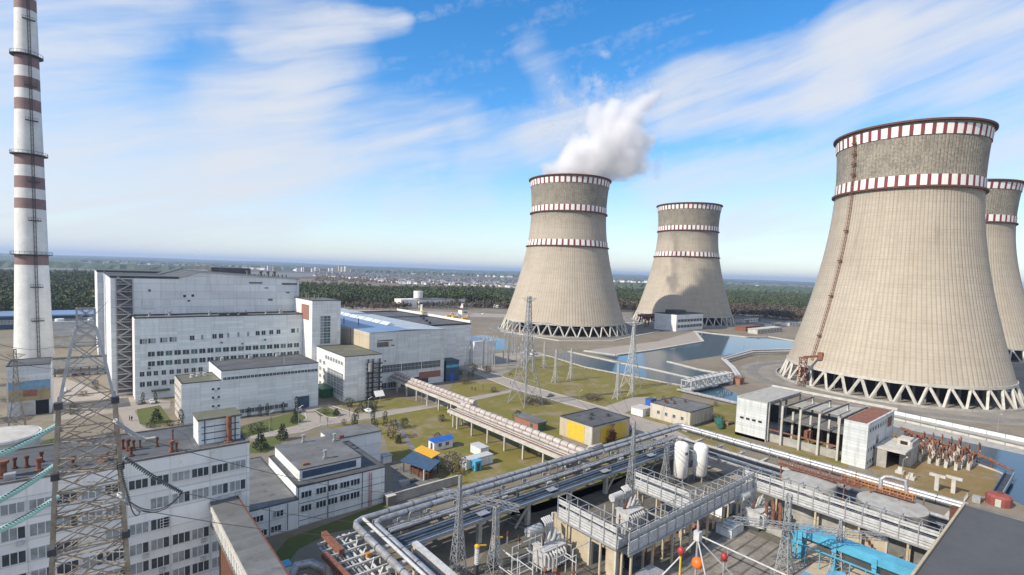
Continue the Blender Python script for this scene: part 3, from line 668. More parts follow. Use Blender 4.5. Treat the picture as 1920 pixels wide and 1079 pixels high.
# -- reactor hall in the back left
T = thing('reactor_hall', 'largest pale windowless hall with a low gable roof and dark stair strip', 'building', (45, 290, 0))
x0, x1, y0, y1 = 8.3, 80., 254.4, 334.
g = [(x0, 0), (x1, 0), (x1, 47.6), (38.5, 50.), (30.4, 47.2), (x0, 47.0)]
mb = MB(); n = len(g)
mb.add([(a, y0, z) for a, z in g] + [(a, y1, z) for a, z in g], [tuple(range(n)), tuple(range(2 * n - 1, n - 1, -1))] + [(i, n + i, n + (i + 1) % n, (i + 1) % n) for i in range(n)])
mb.build('wall', 'wall_lilac', T)
rf = MB()
for (a, za), (c_, zc) in zip(g[2:-1], g[3:]):
    rf.add([(a + (.2 if a == x1 else 0), y0 + .3, za + .1), (c_ - (.2 if c_ == x0 else 0), y0 + .3, zc + .1), (c_ - (.2 if c_ == x0 else 0), y1 + .2, zc + .1), (a + (.2 if a == x1 else 0), y1 + .2, za + .1)], [(0, 1, 2, 3)])
rf.build('roof', 'roof_dark', T)
mb = MB(); mb.box(x0 - .1, 31, y0 - .12, y0 + .4, 47.0, 47.9); mb.box(x0 - .12, x0 + .4, y0 + .4, y1, 47.0, 47.8); mb.build('parapet', 'trim', T)
mb = MB()
for a, za, c_, zc in ((38.5, 50., 80., 47.6), (31, 47.25, 38.5, 50.)): mb.bar((a, y0 - .1, za + .15), (c_, y0 - .1, zc + .15), .4)
mb.build('verge', 'steel', T)
# dark open stair strip with landings
part_box(T, 'stair_recess', 'stair_grey', 9.9, 15.2, y0 - .15, y0 + .1, 1, 46.6)
for k in range(15):
    z = 2.5 + 3. * k; mb = MB(); mb.box(9.9, 15.2, y0 - 1.7, y0 - .15, z, z + .25)
    for q in range(8): mb.bar((10 + q * .73, y0 - 1.65, z + .25), (10 + q * .73, y0 - 1.65, z + 1.2), .07)
    mb.bar((9.9, y0 - 1.65, z + 1.2), (15.2, y0 - 1.65, z + 1.2), .1)
    mb.bar((10.4 if k % 2 else 14.6, y0 - .9, z + .1), (14.6 if k % 2 else 10.4, y0 - .9, z + 3.), .5)
    mb.build('stair_flight', 'steel', T)
for q in (9.9, 15.1): part_box(T, 'stair_post', 'steel', q, q + .25, y0 - 1.9, y0 - 1.7, 0, 47)
for a, z, w, h in ((18, 34.6, 4.5, 3.6), (25.4, 34.8, 2.6, 3.6)): part_box(T, 'louvre', 'wall_grey', a, a + w, y0 - .12, y0 + .1, z, z + h)
for a, z, w, h in ((32.5, 39.2, 1, 1.1), (35.5, 39.4, 1, 1.1), (34, 37.4, 1, .7)): win(T, 'y', y0, a, z, w, h, 1, fr=False)
for a, z, w, h in ((58, 45.4, 5.5, .7), (72, 45.0, 7, .9), (64.5, 43.2, 1.6, .5), (74, 41, 1.6, .7), (20.5, 41.6, .8, 1.0), (66, 37.5, 2, .9)): part_box(T, 'vent_grille', 'concrete_dark', a, a + w, y0 - .1, y0 + .1, z, z + h)
for a in (62, 67, 71, 74.5): roof_vent(T, a, y0 + 14 + (a % 3) * 3, 48.4, 2.2, .7, 'concrete_dark')
for k in range(9): MB().cyl(60 + k * 2.1, y0 + 8 + (k % 3), .35, 48.2, 49.6, 8).build('roof_pipe', 'concrete_dark', T)

T = thing('rear_reactor_hall', 'second pale hall rising just behind the largest hall', 'building', (45, 390, 0))
part_box(T, 'wall', 'wall_lilac', 6, 84, 352, 425, 0, 47.2)
part_box(T, 'roof', 'roof_dark', 6.3, 84.3, 352.3, 425.3, 47.2, 47.5)
mb = MB(); mb.box(5.9, 58, 351.8, 352.3, 46.9, 48.0); mb.box(5.9, 6.4, 352.3, 425, 46.9, 48.0); mb.build('parapet', 'trim', T)
part_box(T, 'roof_monitor', 'roof_dark', 60, 82, 356, 420, 47.5, 51.2)
part_box(T, 'gable_panel', 'band_white', 44, 57.5, 352.6, 353.2, 47.5, 49.6)

# -- office block in front of the reactor hall
T = thing('office_block', 'long pale blue office block with rows of small windows against the largest hall', 'building', (46, 247, 0))
block(T, 15, 77.6, 241.3, 254.2, 0, 31.9, 'wall_blue', 'roof_grey', .5)
part_box(T, 'end_panel', 'band_white', 14.88, 15.0, 241.4, 254, .1, 31.5)
Y = 241.3
segs = [(16.4, 4, 1.15), (22, 5, 1.25)] + [(28.5 + k * 4.05, 3, 1.15) for k in range(12)]
for z in (16.9, 13.1):
    for k in range(20):
        a = 19 + k * 2.88
        win(T, 'y', Y, a, z + .0, 2.3, 1.9, 2, 1, 0, True, gl='glass_green' if (k * 7 + int(z)) % 3 == 0 else 'glass')
for k, (a, p) in enumerate([(16.5, 3), (19.2, 3), (23, 3), (26.1, 3), (33, 2), (37, 1), (41, 2), (43.4, 2), (46.5, 1), (50.4, 1), (54.2, 1), (57.6, 2), (60, 2), (63.2, 2), (66.2, 2), (72.5, 2), (75, 1)]):
    win(T, 'y', Y, a, 22.0 + (a - 15) * .028, .82 * p, 1.9, p, 1, 1)
for k, a in enumerate([16.4, 18.6, 20.8, 23.4, 26, 28.4, 31, 33.5, 36]):
    win(T, 'y', Y, a, 9.3, 1.5, 1.8, 2, 1, 1); win(T, 'y', Y, a, 5.2, 1.6, 1.9, 2, 1, 0)
for a, z in ((44, 20.6), (52, 19.6), (19, 12.0), (29, 13.8), (61, 20.8)): part_box(T, 'air_conditioner', 'concrete_dark', a, a + .8, Y - .5, Y - .02, z, z + .6)
part_box(T, 'entrance_canopy', 'trim', 20, 26, Y - 2, Y - .05, 3.2, 3.6)
for a, b_ in ((20, 246), (27, 249), (41, 247), (55, 248), (63, 246), (70, 249)): roof_vent(T, a, b_, 32, 1.5, .4, 'steel')
mb = MB()
for a in (44, 48, 52): mb.box(a, a + 3, 244, 246, 32.1, 33.1)
mb.build('duct', 'trim', T)
for a in (26, 69): mb = MB(); mb.bar((a - 1, 245, 32), (a, 245, 34.5), .2); mb.bar((a + 1, 245, 32), (a, 245, 34.5), .2); mb.bar((a, 245, 34.5), (a, 245, 36), .12); mb.build('aerial', 'steel_white', T)

# -- stair tower between the hall and the turbine hall
T = thing('stair_tower', 'tall white stair tower with a gridded window strip beside the blue roof', 'building', (84, 240, 0))
block(T, 77.7, 90.6, 229, 254.3, 0, 38.9, 'wall_white', 'roof_grey', .35)
for k in range(5): win(T, 'y', 229, 81.3, 19.6 + k * 2.55, 4.6, 2.3, 3, 2, 1, True, 'stair_window', 'glass_green')
part_box(T, 'brick_patch', 'brick', 77.55, 77.7, 233, 243, 30, 36.8)
for a, b_ in ((80, 240), (84, 244), (87, 247), (82, 249)): roof_vent(T, a, b_, 39, 1.7, .4, 'concrete_dark')

# -- service building, two heights
T = thing('service_building', 'pale blue boxy workshop with a high ribbon of small windows and a blue gate', 'building', (48, 208, 0))
block(T, 24.7, 36.4, 198.02, 214, 0, 13.7, 'wall_blue', 'roof_moss', .3)
part_box(T, 'wall', 'wall_blue', 36.4, 69.8, 198.0, 221, 0, 16.9); part_box(T, 'roof', 'roof_dark', 36.7, 69.5, 198.3, 220.7, 16.9, 17.0); parapet(T, 36.4, 69.8, 198, 221, 16.9, .3, .25)
part_box(T, 'end_panel', 'band_white', 36.28, 36.4, 198.1, 214, 13.9, 16.8)
part_box(T, 'end_panel', 'wall_patchy', 24.58, 24.7, 198.2, 213.9, .1, 13.5)
Y = 198.0
for k in range(26): win(T, 'y', Y, 36.9 + k * 1.255, 13.75, 1.08, .95, 2, 1, 0)
for k in range(11): win(T, 'y', Y, 40.6 + k * 1.64, 1.15, 1.45, 1.5, 3, 1, 0)
for z in (10.6, 7.6, 4.6):
    win(T, 'y', Y, 33.5, z, .7, .75, 1, 1, 0, False); win(T, 'y', Y, 35.2, z, .7, .75, 1, 1, 0, False); part_box(T, 'bracket', 'steel_white', 34.2, 35.2, Y - .6, Y - .02, z - .3, z)
for z in (10.4, 7.4, 4.6, 1.8):
    for k in range(4): win(T, 'x', 24.58, 199.4 + k * 3.6, z, 1.5, 1.3, 2, 1, 1)
G1 = part_box(T, 'gate', 'blue_dark', 61.9, 66.3, Y - .15, Y + .05, .05, 4.6); mb = MB(); mb.box(61.5, 61.9, Y - .25, Y - .01, 0, 5); mb.box(66.3, 66.7, Y - .25, Y - .01, 0, 5); mb.box(61.9, 66.3, Y - .25, Y - .01, 4.6, 5); mb.build('gate_frame', 'wall_grey', G1)
for a, b_ in ((40, 219), (50, 219.4), (60, 219)): part_box(T, 'roof_vent', 'steel_white', a, a + 1.1, b_, b_ + 1.1, 17, 18.1)
for a, b_ in ((29, 208), (31, 209), (33, 209)): roof_vent(T, a, b_, 13.8, .8, .4, 'steel_white', True)
mb = MB(); mb.bar((58, 201, 17), (58, 201, 19.6), .14); mb.build('aerial', 'steel_white', T)

# -- turbine hall with blue roof
T = thing('turbine_hall', 'long white turbine hall under a blue metal roof with a pale skylight strip', 'building', (115, 260, 0))
x0, x1, y0, y1 = 95.9, 134.8, 209.4, 345.
part_box(T, 'wall', 'wall_grey', x0, x1, y0, y1, 0, 25.9)
part_box(T, 'side_cladding', 'wall_cream', x0 - .12, x0, y0 + .1, y0 + 62, 14, 25.7)
xm = 116.
mb = MB(); ya, yb = y0 + .25, y1
mb.add([(x0 + .2, ya, 26.0), (xm, ya, 26.6), (x1 - .2, ya, 26.0), (x0 + .2, yb, 26.0), (xm, yb, 26.6), (x1 - .2, yb, 26.0)], [(0, 1, 4, 3)]); mb.add([(xm, ya, 26.6), (x1 - .2, ya, 26.0), (x1 - .2, yb, 26.0), (xm, yb, 26.6)], [(0, 1, 2, 3)], 1); mb.build('roof', ['roof_blue', mat('pale_metal_roof', (.38, .42, .46), .45, var=.2, scale=.2)], T)
mb = MB()
for k in range(12):
    a = y0 + 20 + k * 9.6; mb.add([(xm - 2.2, a, 26.65), (xm + 2.2, a, 26.65), (xm + 2.2, a + 8.8, 26.65), (xm - 2.2, a + 8.8, 26.65), (xm, a, 28.0), (xm, a + 8.8, 28.0)], [(0, 3, 5, 4), (2, 1, 4, 5), (1, 0, 4), (3, 2, 5)])
mb.build('skylight', 'skylight', T)
parapet(T, x0, x1, y0, y1, 25.9, .25, .3, 'steel')
Y = y0
for k in range(3): win(T, 'y', Y, 101.2 + k * 10.6, 7.7, 10.2, 3.3, 14, 2, 0, True, 'ribbon_window')
for k in range(2): win(T, 'y', Y, 99.5 + k * 5.2, .7 - .3, 4.9, 2.6, 6, 1, 0, True, 'ribbon_window')
part_box(T, 'gate', 'trim', 111.5, 126, Y - .1, Y + .05, .1, 4.0)
part_box(T, 'brick_infill', 'brick', 121, 132.8, Y - .12, Y + .05, 3.0, 6.0)
for a, z, w, h in ((99.5, 22.0, 7.5, .5), (99.4, 19.4, 5.6, 2.2), (106.3, 19.6, 1.6, .5), (103, 12.6, 1, .6)): part_box(T, 'vent_grille', 'concrete_dark', a, a + w, Y - .09, Y + .05, z, z + h)
for a in (98.5,): part_box(T, 'downpipe', 'rust', x0 - .3, x0 - .12, y0 + 20, y0 + 20.3, 14, 26)
for a, b_ in ((103, 262), (104, 240), (99, 246), (98.5, 268)): mb = MB(); mb.bar((a, b_, 26.2), (a, b_, 29.5), .3); mb.build('roof_mast', 'steel_dark', T)

T = thing('annex', 'lower white annex with a dark flat roof and a glazed sunny side', 'building', (88, 212, 0))
block(T, 79.7, 95.7, 196.6, 228.8, 0, 18.5, 'wall_white', 'roof_moss', .3)
for k in range(7): win(T, 'x', 79.7, 198.6 + k * 2.9, 14.9, 2.0, 1.5, 2, 1, 1)
for z in (9.3, 6.9, 4.5, 2.1):
    for k in range(5): win(T, 'x', 79.7, 197.9 + k * 3.5, z, 3.2, 2.2, 4, 2, 1)
for z in (12, 8.8, 5.6, 2.4): win(T, 'x', 79.7, 218, z, 2.2, 1.6, 3, 1, 1); win(T, 'x', 79.7, 222.5, z, 2.2, 1.6, 3, 1, 1)
# pipe and cable riser on its front corner
mb = MB()
for a in (89.4, 91.4, 94.4): mb.tube([(a, 195.9, 0), (a, 195.9, 17)], .35, 8)
for z in range(1, 17, 2): mb.box(88.6, 95.4, 195.2, 196.5, z, z + .2)
for z in range(1, 15, 2): mb.bar((88.7, 195.3, z), (95.3, 195.3, z + 2), .16)
mb.build('pipe_riser', 'steel_dark', T)
mb = MB(); mb.cyl(89.9, 195.2, .8, 12, 15.4, 10); mb.build('riser_vessel', 'steel', T)

T = thing('side_hall', 'long pale hall with a white parapet beyond the turbine hall', 'building', (160, 300, 0))
block(T, 135.2, 172, 240, 330, 0, 23.6, 'wall_white', 'roof_dark', .9)
part_box(T, 'parapet_panel', 'band_white', 171.4, 172.2, 239.9, 330, 24.55, 25.9)
part_box(T, 'side_block', 'wall_white', 172.2, 186, 236, 300, 0, 14)
for k in range(4): part_box(T, 'roof_vent', 'trim', 150 + k * 5, 151.5 + k * 5, 250 + k * 12, 252 + k * 12, 23.7, 25)

T = thing('blue_kiosk', 'dark blue steel box standing at the turbine hall corner', 'shed', (139, 212, 0))
part_box(T, 'body', 'blue_dark', 135.6, 143, 208.5, 216, 0, 10); part_box(T, 'roof', 'trim', 135.4, 143.2, 208.3, 216.2, 10, 10.3)
part_box(T, 'band', 'sky_blue', 135.5, 142.9, 208.4, 208.5, 6.8, 8.2); part_box(T, 'door', 'blue', 138, 140, 208.38, 208.5, 0, 4)

# -- foreground office on the left
T = thing('foreground_office', 'white six storey office with flat roof and red vent pipes in the left foreground', 'building', (0, 102, 0))
x0, x1, y0, y1, H = -46., 21.6, 94.4, 110.2, 24.
part_box(T, 'wall', 'wall_tile', x0, x1, y0, y1, 0, H); part_box(T, 'roof', 'roof_dark', x0 + .3, x1 - .3, y0 + .3, y1 - .3, H, H + .1); parapet(T, x0, x1, y0, y1, H, .3, .32, 'concrete_dark')
for zi, z in enumerate((19.75, 15.9, 12.45, 9.2, 6.2, 3.4)):
    for bay in range(-7, 3):
        for q in (0, 2.68):
            a = 10.45 + bay * 5.5 + q
            if a < x0 + .5 or a + 2.2 > x1: continue
            if (zi, bay, q) in ((2, 0, 0), (2, 0, 2.68), (2, 1, 2.68), (1, -1, 0), (2, -2, 0), (3, 1, 0)): continue
            win(T, 'y', y0, a - .06, z + (.05 if zi == 0 else .2), 2.42, 1.4 if zi == 0 else 1.65, 3, 1, rnd.choice(((0, 0, 1), (1, 1, 2), (1, 2, 0), (0, 1, 0), (0, 1, 1), (1, 0, 0))[zi]))
win(T, 'y', y0, 8.8, 12.5, 1.2, 1.9, 1, 4, 0)
for a, z in ((6.5, 8.6), (14.3, 8.6), (2.2, 5.4), (14.2, 5.5), (17, 15.2), (8.6, 5.6), (-7.5, 15.2), (19.4, 15.3)): part_box(T, 'air_conditioner', 'steel_white', a, a + .8, y0 - .4, y0 - .02, z, z + .55)
part_box(T, 'balcony', 'steel_white', 16, 18.3, y0 - .6, y0 - .02, 15.3, 15.6)
for k in range(-8, 3): part_box(T, 'pilaster', 'wall_tile', 10.12 + k * 5.5, 10.22 + k * 5.5, y0 - .06, y0 + .05, .2, H - .2)
P_ = MB().box(14.5, 20.8, 97.2, 102.2, H + .1, 28.2).build('penthouse', 'wall_blue', T)
part_box(P_, 'penthouse_roof', 'roof_moss', 14.3, 21, 97, 102.4, 28.2, 28.5)
part_box(P_, 'penthouse_end', 'wall_white', 14.42, 14.5, 97.3, 102.1, H + .2, 28.1)
for z in (24.8, 25.9, 27): part_box(P_, 'penthouse_rail', 'blue_dark', 14.9, 20.6, 97.1, 97.2, z, z + .12)
for a in (15.3, 19.9): part_box(P_, 'penthouse_downpipe', 'blue_dark', a, a + .14, 97.06, 97.2, H + .2, 28.2)
roof_vent(T, 18.9, 96.6, H, 4.6, .42, 'rust', False, 'red_flue')
for a, b_, h, r in ((5.2, 100.6, 1.9, .3), (5.9, 100.2, 1.7, .22), (4.6, 101.8, 1.6, .22), (5.4, 97.4, 1.5, .28), (9.0, 100.1, 1.6, .2), (10.6, 96.2, 1.8, .32), (11.2, 95.9, 1.5, .2), (6.8, 101.2, 1.3, .16), (-1.5, 96.9, 1.6, .28), (2.1, 97.3, 1.0, .5), (-8.9, 97.6, 2.4, .6), (-7.9, 100.6, 1.6, .24), (-6.6, 100.2, 1.7, .24), (-5.2, 97.7, 1.9, .34), (-5.1, 101.6, 1.6, .24), (11.4, 102, 2.0, .14)):
    roof_vent(T, a, b_, H + .08, h * .85, r * .8, 'rust' if r > .3 else 'rust_dark')
part_box(T, 'roof_hatch', 'steel', -8.6, -7.4, 95, 96, H + .1, H + 1.1); part_box(T, 'roof_hatch', 'concrete', 7.6, 9.2, 104, 105, H + .1, H + .5)

# -- enclosed footbridge to the camera side
T = thing('covered_footbridge', 'grey roofed enclosed footbridge running from the foreground office towards the viewer', 'footbridge', (17.7, 75, 0))
part_box(T, 'roof', 'roof_grey', 15.6, 19.6, 52, 94.2, 14.9, 15.2)
part_box(T, 'wall', 'concrete_pale', 15.9, 16.1, 52, 94.2, 11.6, 14.7); part_box(T, 'wall', 'concrete_pale', 19.1, 19.3, 52, 94.2, 11.6, 14.7)
part_box(T, 'floor', 'concrete_dark', 15.7, 19.5, 52, 94.2, 11.1, 11.5)
mb = MB()
for k in range(42): mb.box(15.62, 15.88, 52.5 + k, 52.9 + k, 12.0, 14.85)
mb.build('mullion', 'wall_white', T)
part_box(T, 'cornice', 'concrete_pale', 15.4, 15.62, 52, 94.2, 14.3, 15.0); part_box(T, 'cornice', 'rust_dark', 19.55, 19.75, 52, 94.2, 14.8, 15.3)
for k in range(4): part_box(T, 'column', 'concrete', 16.2, 17, 56 + k * 11, 56.8 + k * 11, 0, 11.1); part_box(T, 'column', 'concrete', 18.2, 19, 56 + k * 11, 56.8 + k * 11, 0, 11.1)
part_box(T, 'brick_panel', 'rust_dark', 16.2, 16.5, 60, 90, 3, 11)

# -- low workshop right of the office
T = thing('low_workshop', 'low white workshop of several flat roofs with dark windows beside the lawn', 'building', (42, 120, 0))
part_box(T, 'wall', 'wall_tile', 22, 33.7, 106.4, 136, 0, 6.1); part_box(T, 'roof', 'roof_grey', 22.2, 33.5, 106.6, 135.8, 6.1, 6.2); parapet(T, 22, 33.7, 106.4, 136, 6.1, .25, .2)
part_box(T, 'wall', 'wall_tile', 33.7, 53.6, 107, 128.6, 0, 8.4); part_box(T, 'roof', 'roof_dark', 33.95, 53.4, 107.3, 128.4, 8.4, 8.5); parapet(T, 33.7, 53.6, 107, 128.6, 8.4, .25, .25)
part_box(T, 'clerestory', 'wall_white', 35.0, 48.8, 110, 128.2, 8.5, 10.9); part_box(T, 'clerestory_roof', 'roof_grey', 34.8, 49, 109.8, 128.4, 10.9, 11.15)
part_box(T, 'clerestory_glass', 'blue_dark', 35.6, 47.6, 109.9, 110, 9, 10.5)
part_box(T, 'wing_wall', 'wall_tile', 49.1, 62.8, 128.7, 137, 0, 9.6); part_box(T, 'wing_roof', 'roof_grey', 48.9, 63, 128.5, 137.2, 9.6, 9.9)
for a, p in ((34.4, 3), (37.5, 3), (40.0, 3), (42.7, 3), (45.1, 3)):
    for z, h in ((6.0, 1.3), (3.0, 1.35)): win(T, 'y', 107, a, z, 2.15, h, p, 1, 1 if a < 36 and z > 5 else 0)
for a, z in ((24.9, 3.7), (28.7, 3.7), (25.6, .6), (28.3, .7)): win(T, 'y', 106.4, a, z, 2., 1.2, 3, 1, 1 if a > 28 and z > 3 else 0)
for z in (1.2, 4.9): part_box(T, 'rail_band', 'blue_dark', 33.8, 53.5, 106.9, 107, z, z + .07)
for a in (33.8, 40, 47.8, 53.4): part_box(T, 'downpipe', 'blue_dark', a, a + .12, 106.88, 107, .2, 8.4)
for a in (24, 28, 31.5): part_box(T, 'downpipe', 'blue_dark', a, a + .1, 106.3, 106.4, .2, 6)
mb = MB()
for k in range(18): mb.bar((49.4, 106.75, .5 + k * .42), (50, 106.75, .5 + k * .42), .06)
for a in (49.4, 50): mb.bar((a, 106.75, .3), (a, 106.75, 8.2), .09)
mb.build('fire_ladder', 'red', T)
for a, b_, z in ((41.1, 126.6, 11.1), (47.6, 123.3, 11.1), (41.6, 113.2, 11.1)):
    mb = MB(); mb.box(a - .4, a + .4, b_ - .4, b_ + .4, z, z + .5); mb.cyl(a, b_, .3, z + .5, z + 1.7, 10); mb.cyl(a, b_, .5, z + 1.7, z + 2.0, 10); mb.build('roof_ventilator', 'steel', T)
for a, b_ in ((36.2, 111.4), (49.6, 125)): part_box(T, 'roof_plant', 'rust', a, a + 1.2, b_, b_ + .8, 10.9, 11.6)

# -- yellow building
T = thing('yellow_substation', 'small cream and yellow walled building with a flat dark roof behind the pipe rack', 'building', (133, 112, 0))
block(T, 124, 143.2, 104.6, 119.2, 0, 6.3, 'wall_cream', 'roof_dark', .35)
part_box(T, 'yellow_panel', 'yellow', 123.88, 124.0, 108, 115.6, .3, 5.9); part_box(T, 'yellow_panel', 'yellow', 128, 141, 104.48, 104.6, .2, 5.4)
part_box(T, 'corner_panel', 'concrete_pale', 123.86, 124, 104.7, 107.6, .1, 6.2)
for a, b_ in ((130, 111), (134, 114), (138, 110)): roof_vent(T, a, b_, 6.4, .7, .4, 'trim')
mb = MB()
for k in range(9): p = (rnd.uniform(131, 135), 103.9, rnd.uniform(1, 6)); mb.tube([(p[0], 103.9, 0), (p[0], 103.8, p[2])], .2, 6); mb.box(p[0] - .6, p[0] + .6, 103.5, 104.2, p[2], p[2] + .3)
mb.build('pipework', 'rust_dark', T)

T = thing('brick_hut', 'long low red brick hut with a grey roof on the lawn beside the pink gallery', 'hut', (121, 131, 0))
part_box(T, 'wall', 'brick', 119.6, 123.6, 125.4, 137.8, 0, 3); part_box(T, 'roof', 'roof_grey', 119.2, 124.1, 125, 138.2, 3, 3.3)
part_box(T, 'door', 'green', 119.5, 119.6, 128, 129.2, .1, 2.2); part_box(T, 'side_bay', 'green', 120, 123.4, 125.3, 125.4, .2, 2.4)

T = thing('stained_building', 'stained plaster building with a grey flat roof left of the ruined frame', 'building', (178, 106, 0))
block(T, 169.8, 186.5, 97.4, 114.6, 0, 5.7, 'wall_patchy', 'roof_grey', .3)
for k in range(4): win(T, 'x', 169.8, 100 + k * 3.4, 2.2, 1.2, 1.3, 2, 1, 0)
for a, b_ in ((174, 110), (176, 108), (180, 112), (182, 107), (175, 111.5)): roof_vent(T, a, b_, 5.8, .9, .3, 'rust_dark')
part_box(T, 'wall_base', 'concrete_dark', 169.6, 186.6, 97.2, 97.4, 0, .8)
T = thing('white_annex', 'low white box annex left of the stained building', 'shed', (170, 119, 0)); part_box(T, 'body', 'wall_white', 167, 173.4, 116, 121.5, 0, 2.9); part_box(T, 'roof', 'concrete_pale', 166.8, 173.6, 115.8, 121.7, 2.9, 3.1); part_box(T, 'door', 'concrete', 169, 170, 115.9, 116, 0, 2)
T = thing('blue_container', 'bright blue container beside the stained building', 'container', (186, 126, 0)); part_box(T, 'body', 'blue', 176.4, 180.4, 119, 121.6, 2.2, 4.8); part_box(T, 'base', 'concrete', 176, 181, 118.8, 121.8, 0, 2.2); part_box(T, 'lid', 'blue_dark', 176.3, 180.5, 118.9, 121.7, 4.8, 5)
T = thing('green_pipe_stack', 'dark green tanks lying beside the stained building', 'tanks', (188, 94, 0))
for k in range(3):
    mb = MB(); mb.tube([(178 + k * 2.2, 90 + k * 1.0, 1.3), (184 + k * 2.2, 94.5 + k * .8, 1.3)], 1.0, 12); mb.build('tank', 'green', T, 40); part_box(T, 'saddle', 'concrete_dark', 180 + k * 2.2, 181.5 + k * 2.2, 91.4 + k, 92.6 + k, 0, .5)

# -- ruined concrete frame
T = thing('ruined_frame_building', 'abandoned roofless concrete frame building with two white clad ends', 'ruin', (190, 62, 0))
part_box(T, 'end_block', 'wall_white', 177.2, 206, 73.6, 84, 0, .3)
part_box(T, 'white_wall', 'wall_course', 177.2, 177.7, 73.6, 84, .1, 13.4); part_box(T, 'roof_slab', 'concrete', 177.2, 206, 73.5, 84.2, 13.4, 13.9)
part_box(T, 'back_wall', 'concrete_dark', 205.4, 206, 52, 84, .1, 7); part_box(T, 'side_wall', 'concrete_dark', 178, 205.4, 83.6, 84, .1, 13.3)
part_box(T, 'white_wall', 'wall_course', 177.6, 178.1, 44.5, 50.8, 0, 13.6); part_box(T, 'clad_wall', 'wall_course', 178.1, 204.5, 44.4, 44.9, 0, 13.8)
part_box(T, 'rust_roof', 'rust', 178.2, 204.4, 45, 50.8, 13.3, 13.6); part_box(T, 'inner_wall', 'concrete_dark', 178.2, 204, 50.4, 50.8, .1, 6.4)
for a, z, w, h in [(179 + k * 2.6, 10.9, 1.2, 1.2) for k in range(10)] + [(178.8 + k * 2.3, 4.9, 1.0, 1.2) for k in range(3)] + [(186, 6.2, 2.6, 2.6)] + [(178.6 + k * 2.4, 1.2, 1.2, 1.2) for k in range(4)]: win(T, 'y', 44.4, a, z, w, h, 1, 1, 0, False)
part_box(T, 'rusty_patch', 'rust', 197.5, 201.5, 44.28, 44.4, 9.4, 12.6)
for i, y in enumerate((52, 57.6, 63.2, 68.8, 73.2, 78)):
    for j, x in enumerate((178.3, 187.5, 196.5, 205)):
        if x == 196.5 and y > 60: continue
        part_box(T, 'column', 'concrete_pale', x, x + .6, y, y + .6, 0, 13.4 if (j == 0 or y > 70 or j == 3) else 10)
    if y < 74: part_box(T, 'roof_beam', 'concrete_dark', 178.9, 205, y + .05, y + .5, 12.7, 13.3)
part_box(T, 'floor_slab', 'concrete_dark', 186, 205, 52, 73, 6.6, 7.0); part_box(T, 'floor_slab', 'concrete', 196, 206, 50.9, 73, 10.2, 10.5)
part_box(T, 'front_beam', 'concrete_pale', 205.9, 206.6, 44, 84.4, 13.6, 14.4); part_box(T, 'front_beam', 'rust', 178.95, 179.4, 52, 73.5, 4.1, 4.5)
part_box(T, 'front_wall', 'concrete', 179.5, 180, 52, 73, .1, 2.8); part_box(T, 'front_wall', 'concrete_pale', 177.2, 177.6, 73.4, 84, 0, 1)
for x, y in ((188, 55), (192, 61), (190, 67), (198, 58), (200, 66)): part_box(T, 'pit_wall', 'concrete_dark', x, x + 3, y, y + .5, 0, 6.6)
part_box(T, 'rubble_block', 'rust', 184, 186.4, 62, 64, 2.8, 5.4)
part_box(T, 'left_grid', 'steel_dark', 177.9, 178.2, 74.2, 83.4, .2, .5)
for k in range(4): part_box(T, 'window_slit', 'dark', 177.08, 177.2, 75 + k * 2.1, 76.2 + k * 2.1, 6.3, 7)

T = thing('concrete_blockhouse', 'bare concrete blockhouse with an open bay beside the ruin', 'ruin', (200, 42, 0))
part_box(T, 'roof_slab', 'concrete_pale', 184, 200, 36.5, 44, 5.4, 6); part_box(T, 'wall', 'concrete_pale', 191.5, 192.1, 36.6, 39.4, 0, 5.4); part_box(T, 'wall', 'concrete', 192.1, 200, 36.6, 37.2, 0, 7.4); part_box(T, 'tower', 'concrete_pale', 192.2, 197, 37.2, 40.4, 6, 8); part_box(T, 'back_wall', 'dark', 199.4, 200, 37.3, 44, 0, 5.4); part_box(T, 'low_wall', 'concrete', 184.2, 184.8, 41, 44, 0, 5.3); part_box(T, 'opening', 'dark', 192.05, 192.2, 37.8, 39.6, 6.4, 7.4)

# -- pump house at the third tower
p = G(1267, 622); hh = top(p, 591)
T = thing('pump_house', 'pale pump house with banded windows at the foot of the rear cooling tower', 'building', (p[0] + 15, p[1] + 15, 0))
block(T, p[0], p[0] + 52, p[1], p[1] + 26, 0, hh, 'wall_white', 'roof_dark', .6)
for z in (hh * .2, hh * .55): 
    for k in range(8): win(T, 'y', p[1], p[0] + 2.5 + k * 6, z, 5.4, hh * .17, 4, 1, 0, True, 'ribbon_window')
part_box(T, 'roof_house', 'trim', p[0] + 10, p[0] + 30, p[1] + 8, p[1] + 20, hh, hh + 4)
q = G(1213, 612); T = thing('gantry_crane', 'rusty red gantry crane between the steaming tower and the pump house', 'crane', q)
mb = MB()
for dx in (-9, 9):
    for dy in (-5, 5): mb.bar((q[0] + dx, q[1] + dy, 0), (q[0] + dx, q[1] + dy * .5, 11), 1.1)
mb.build('leg', 'rust', T); MB().box(q[0] - 14, q[0] + 14, q[1] - 2.5, q[1] + 2.5, 11, 13.5).build('girder', 'rust', T); MB().box(q[0] - 5, q[0] - 1, q[1] - 3, q[1] + 3, 8, 11).build('trolley', 'rust_dark', T)

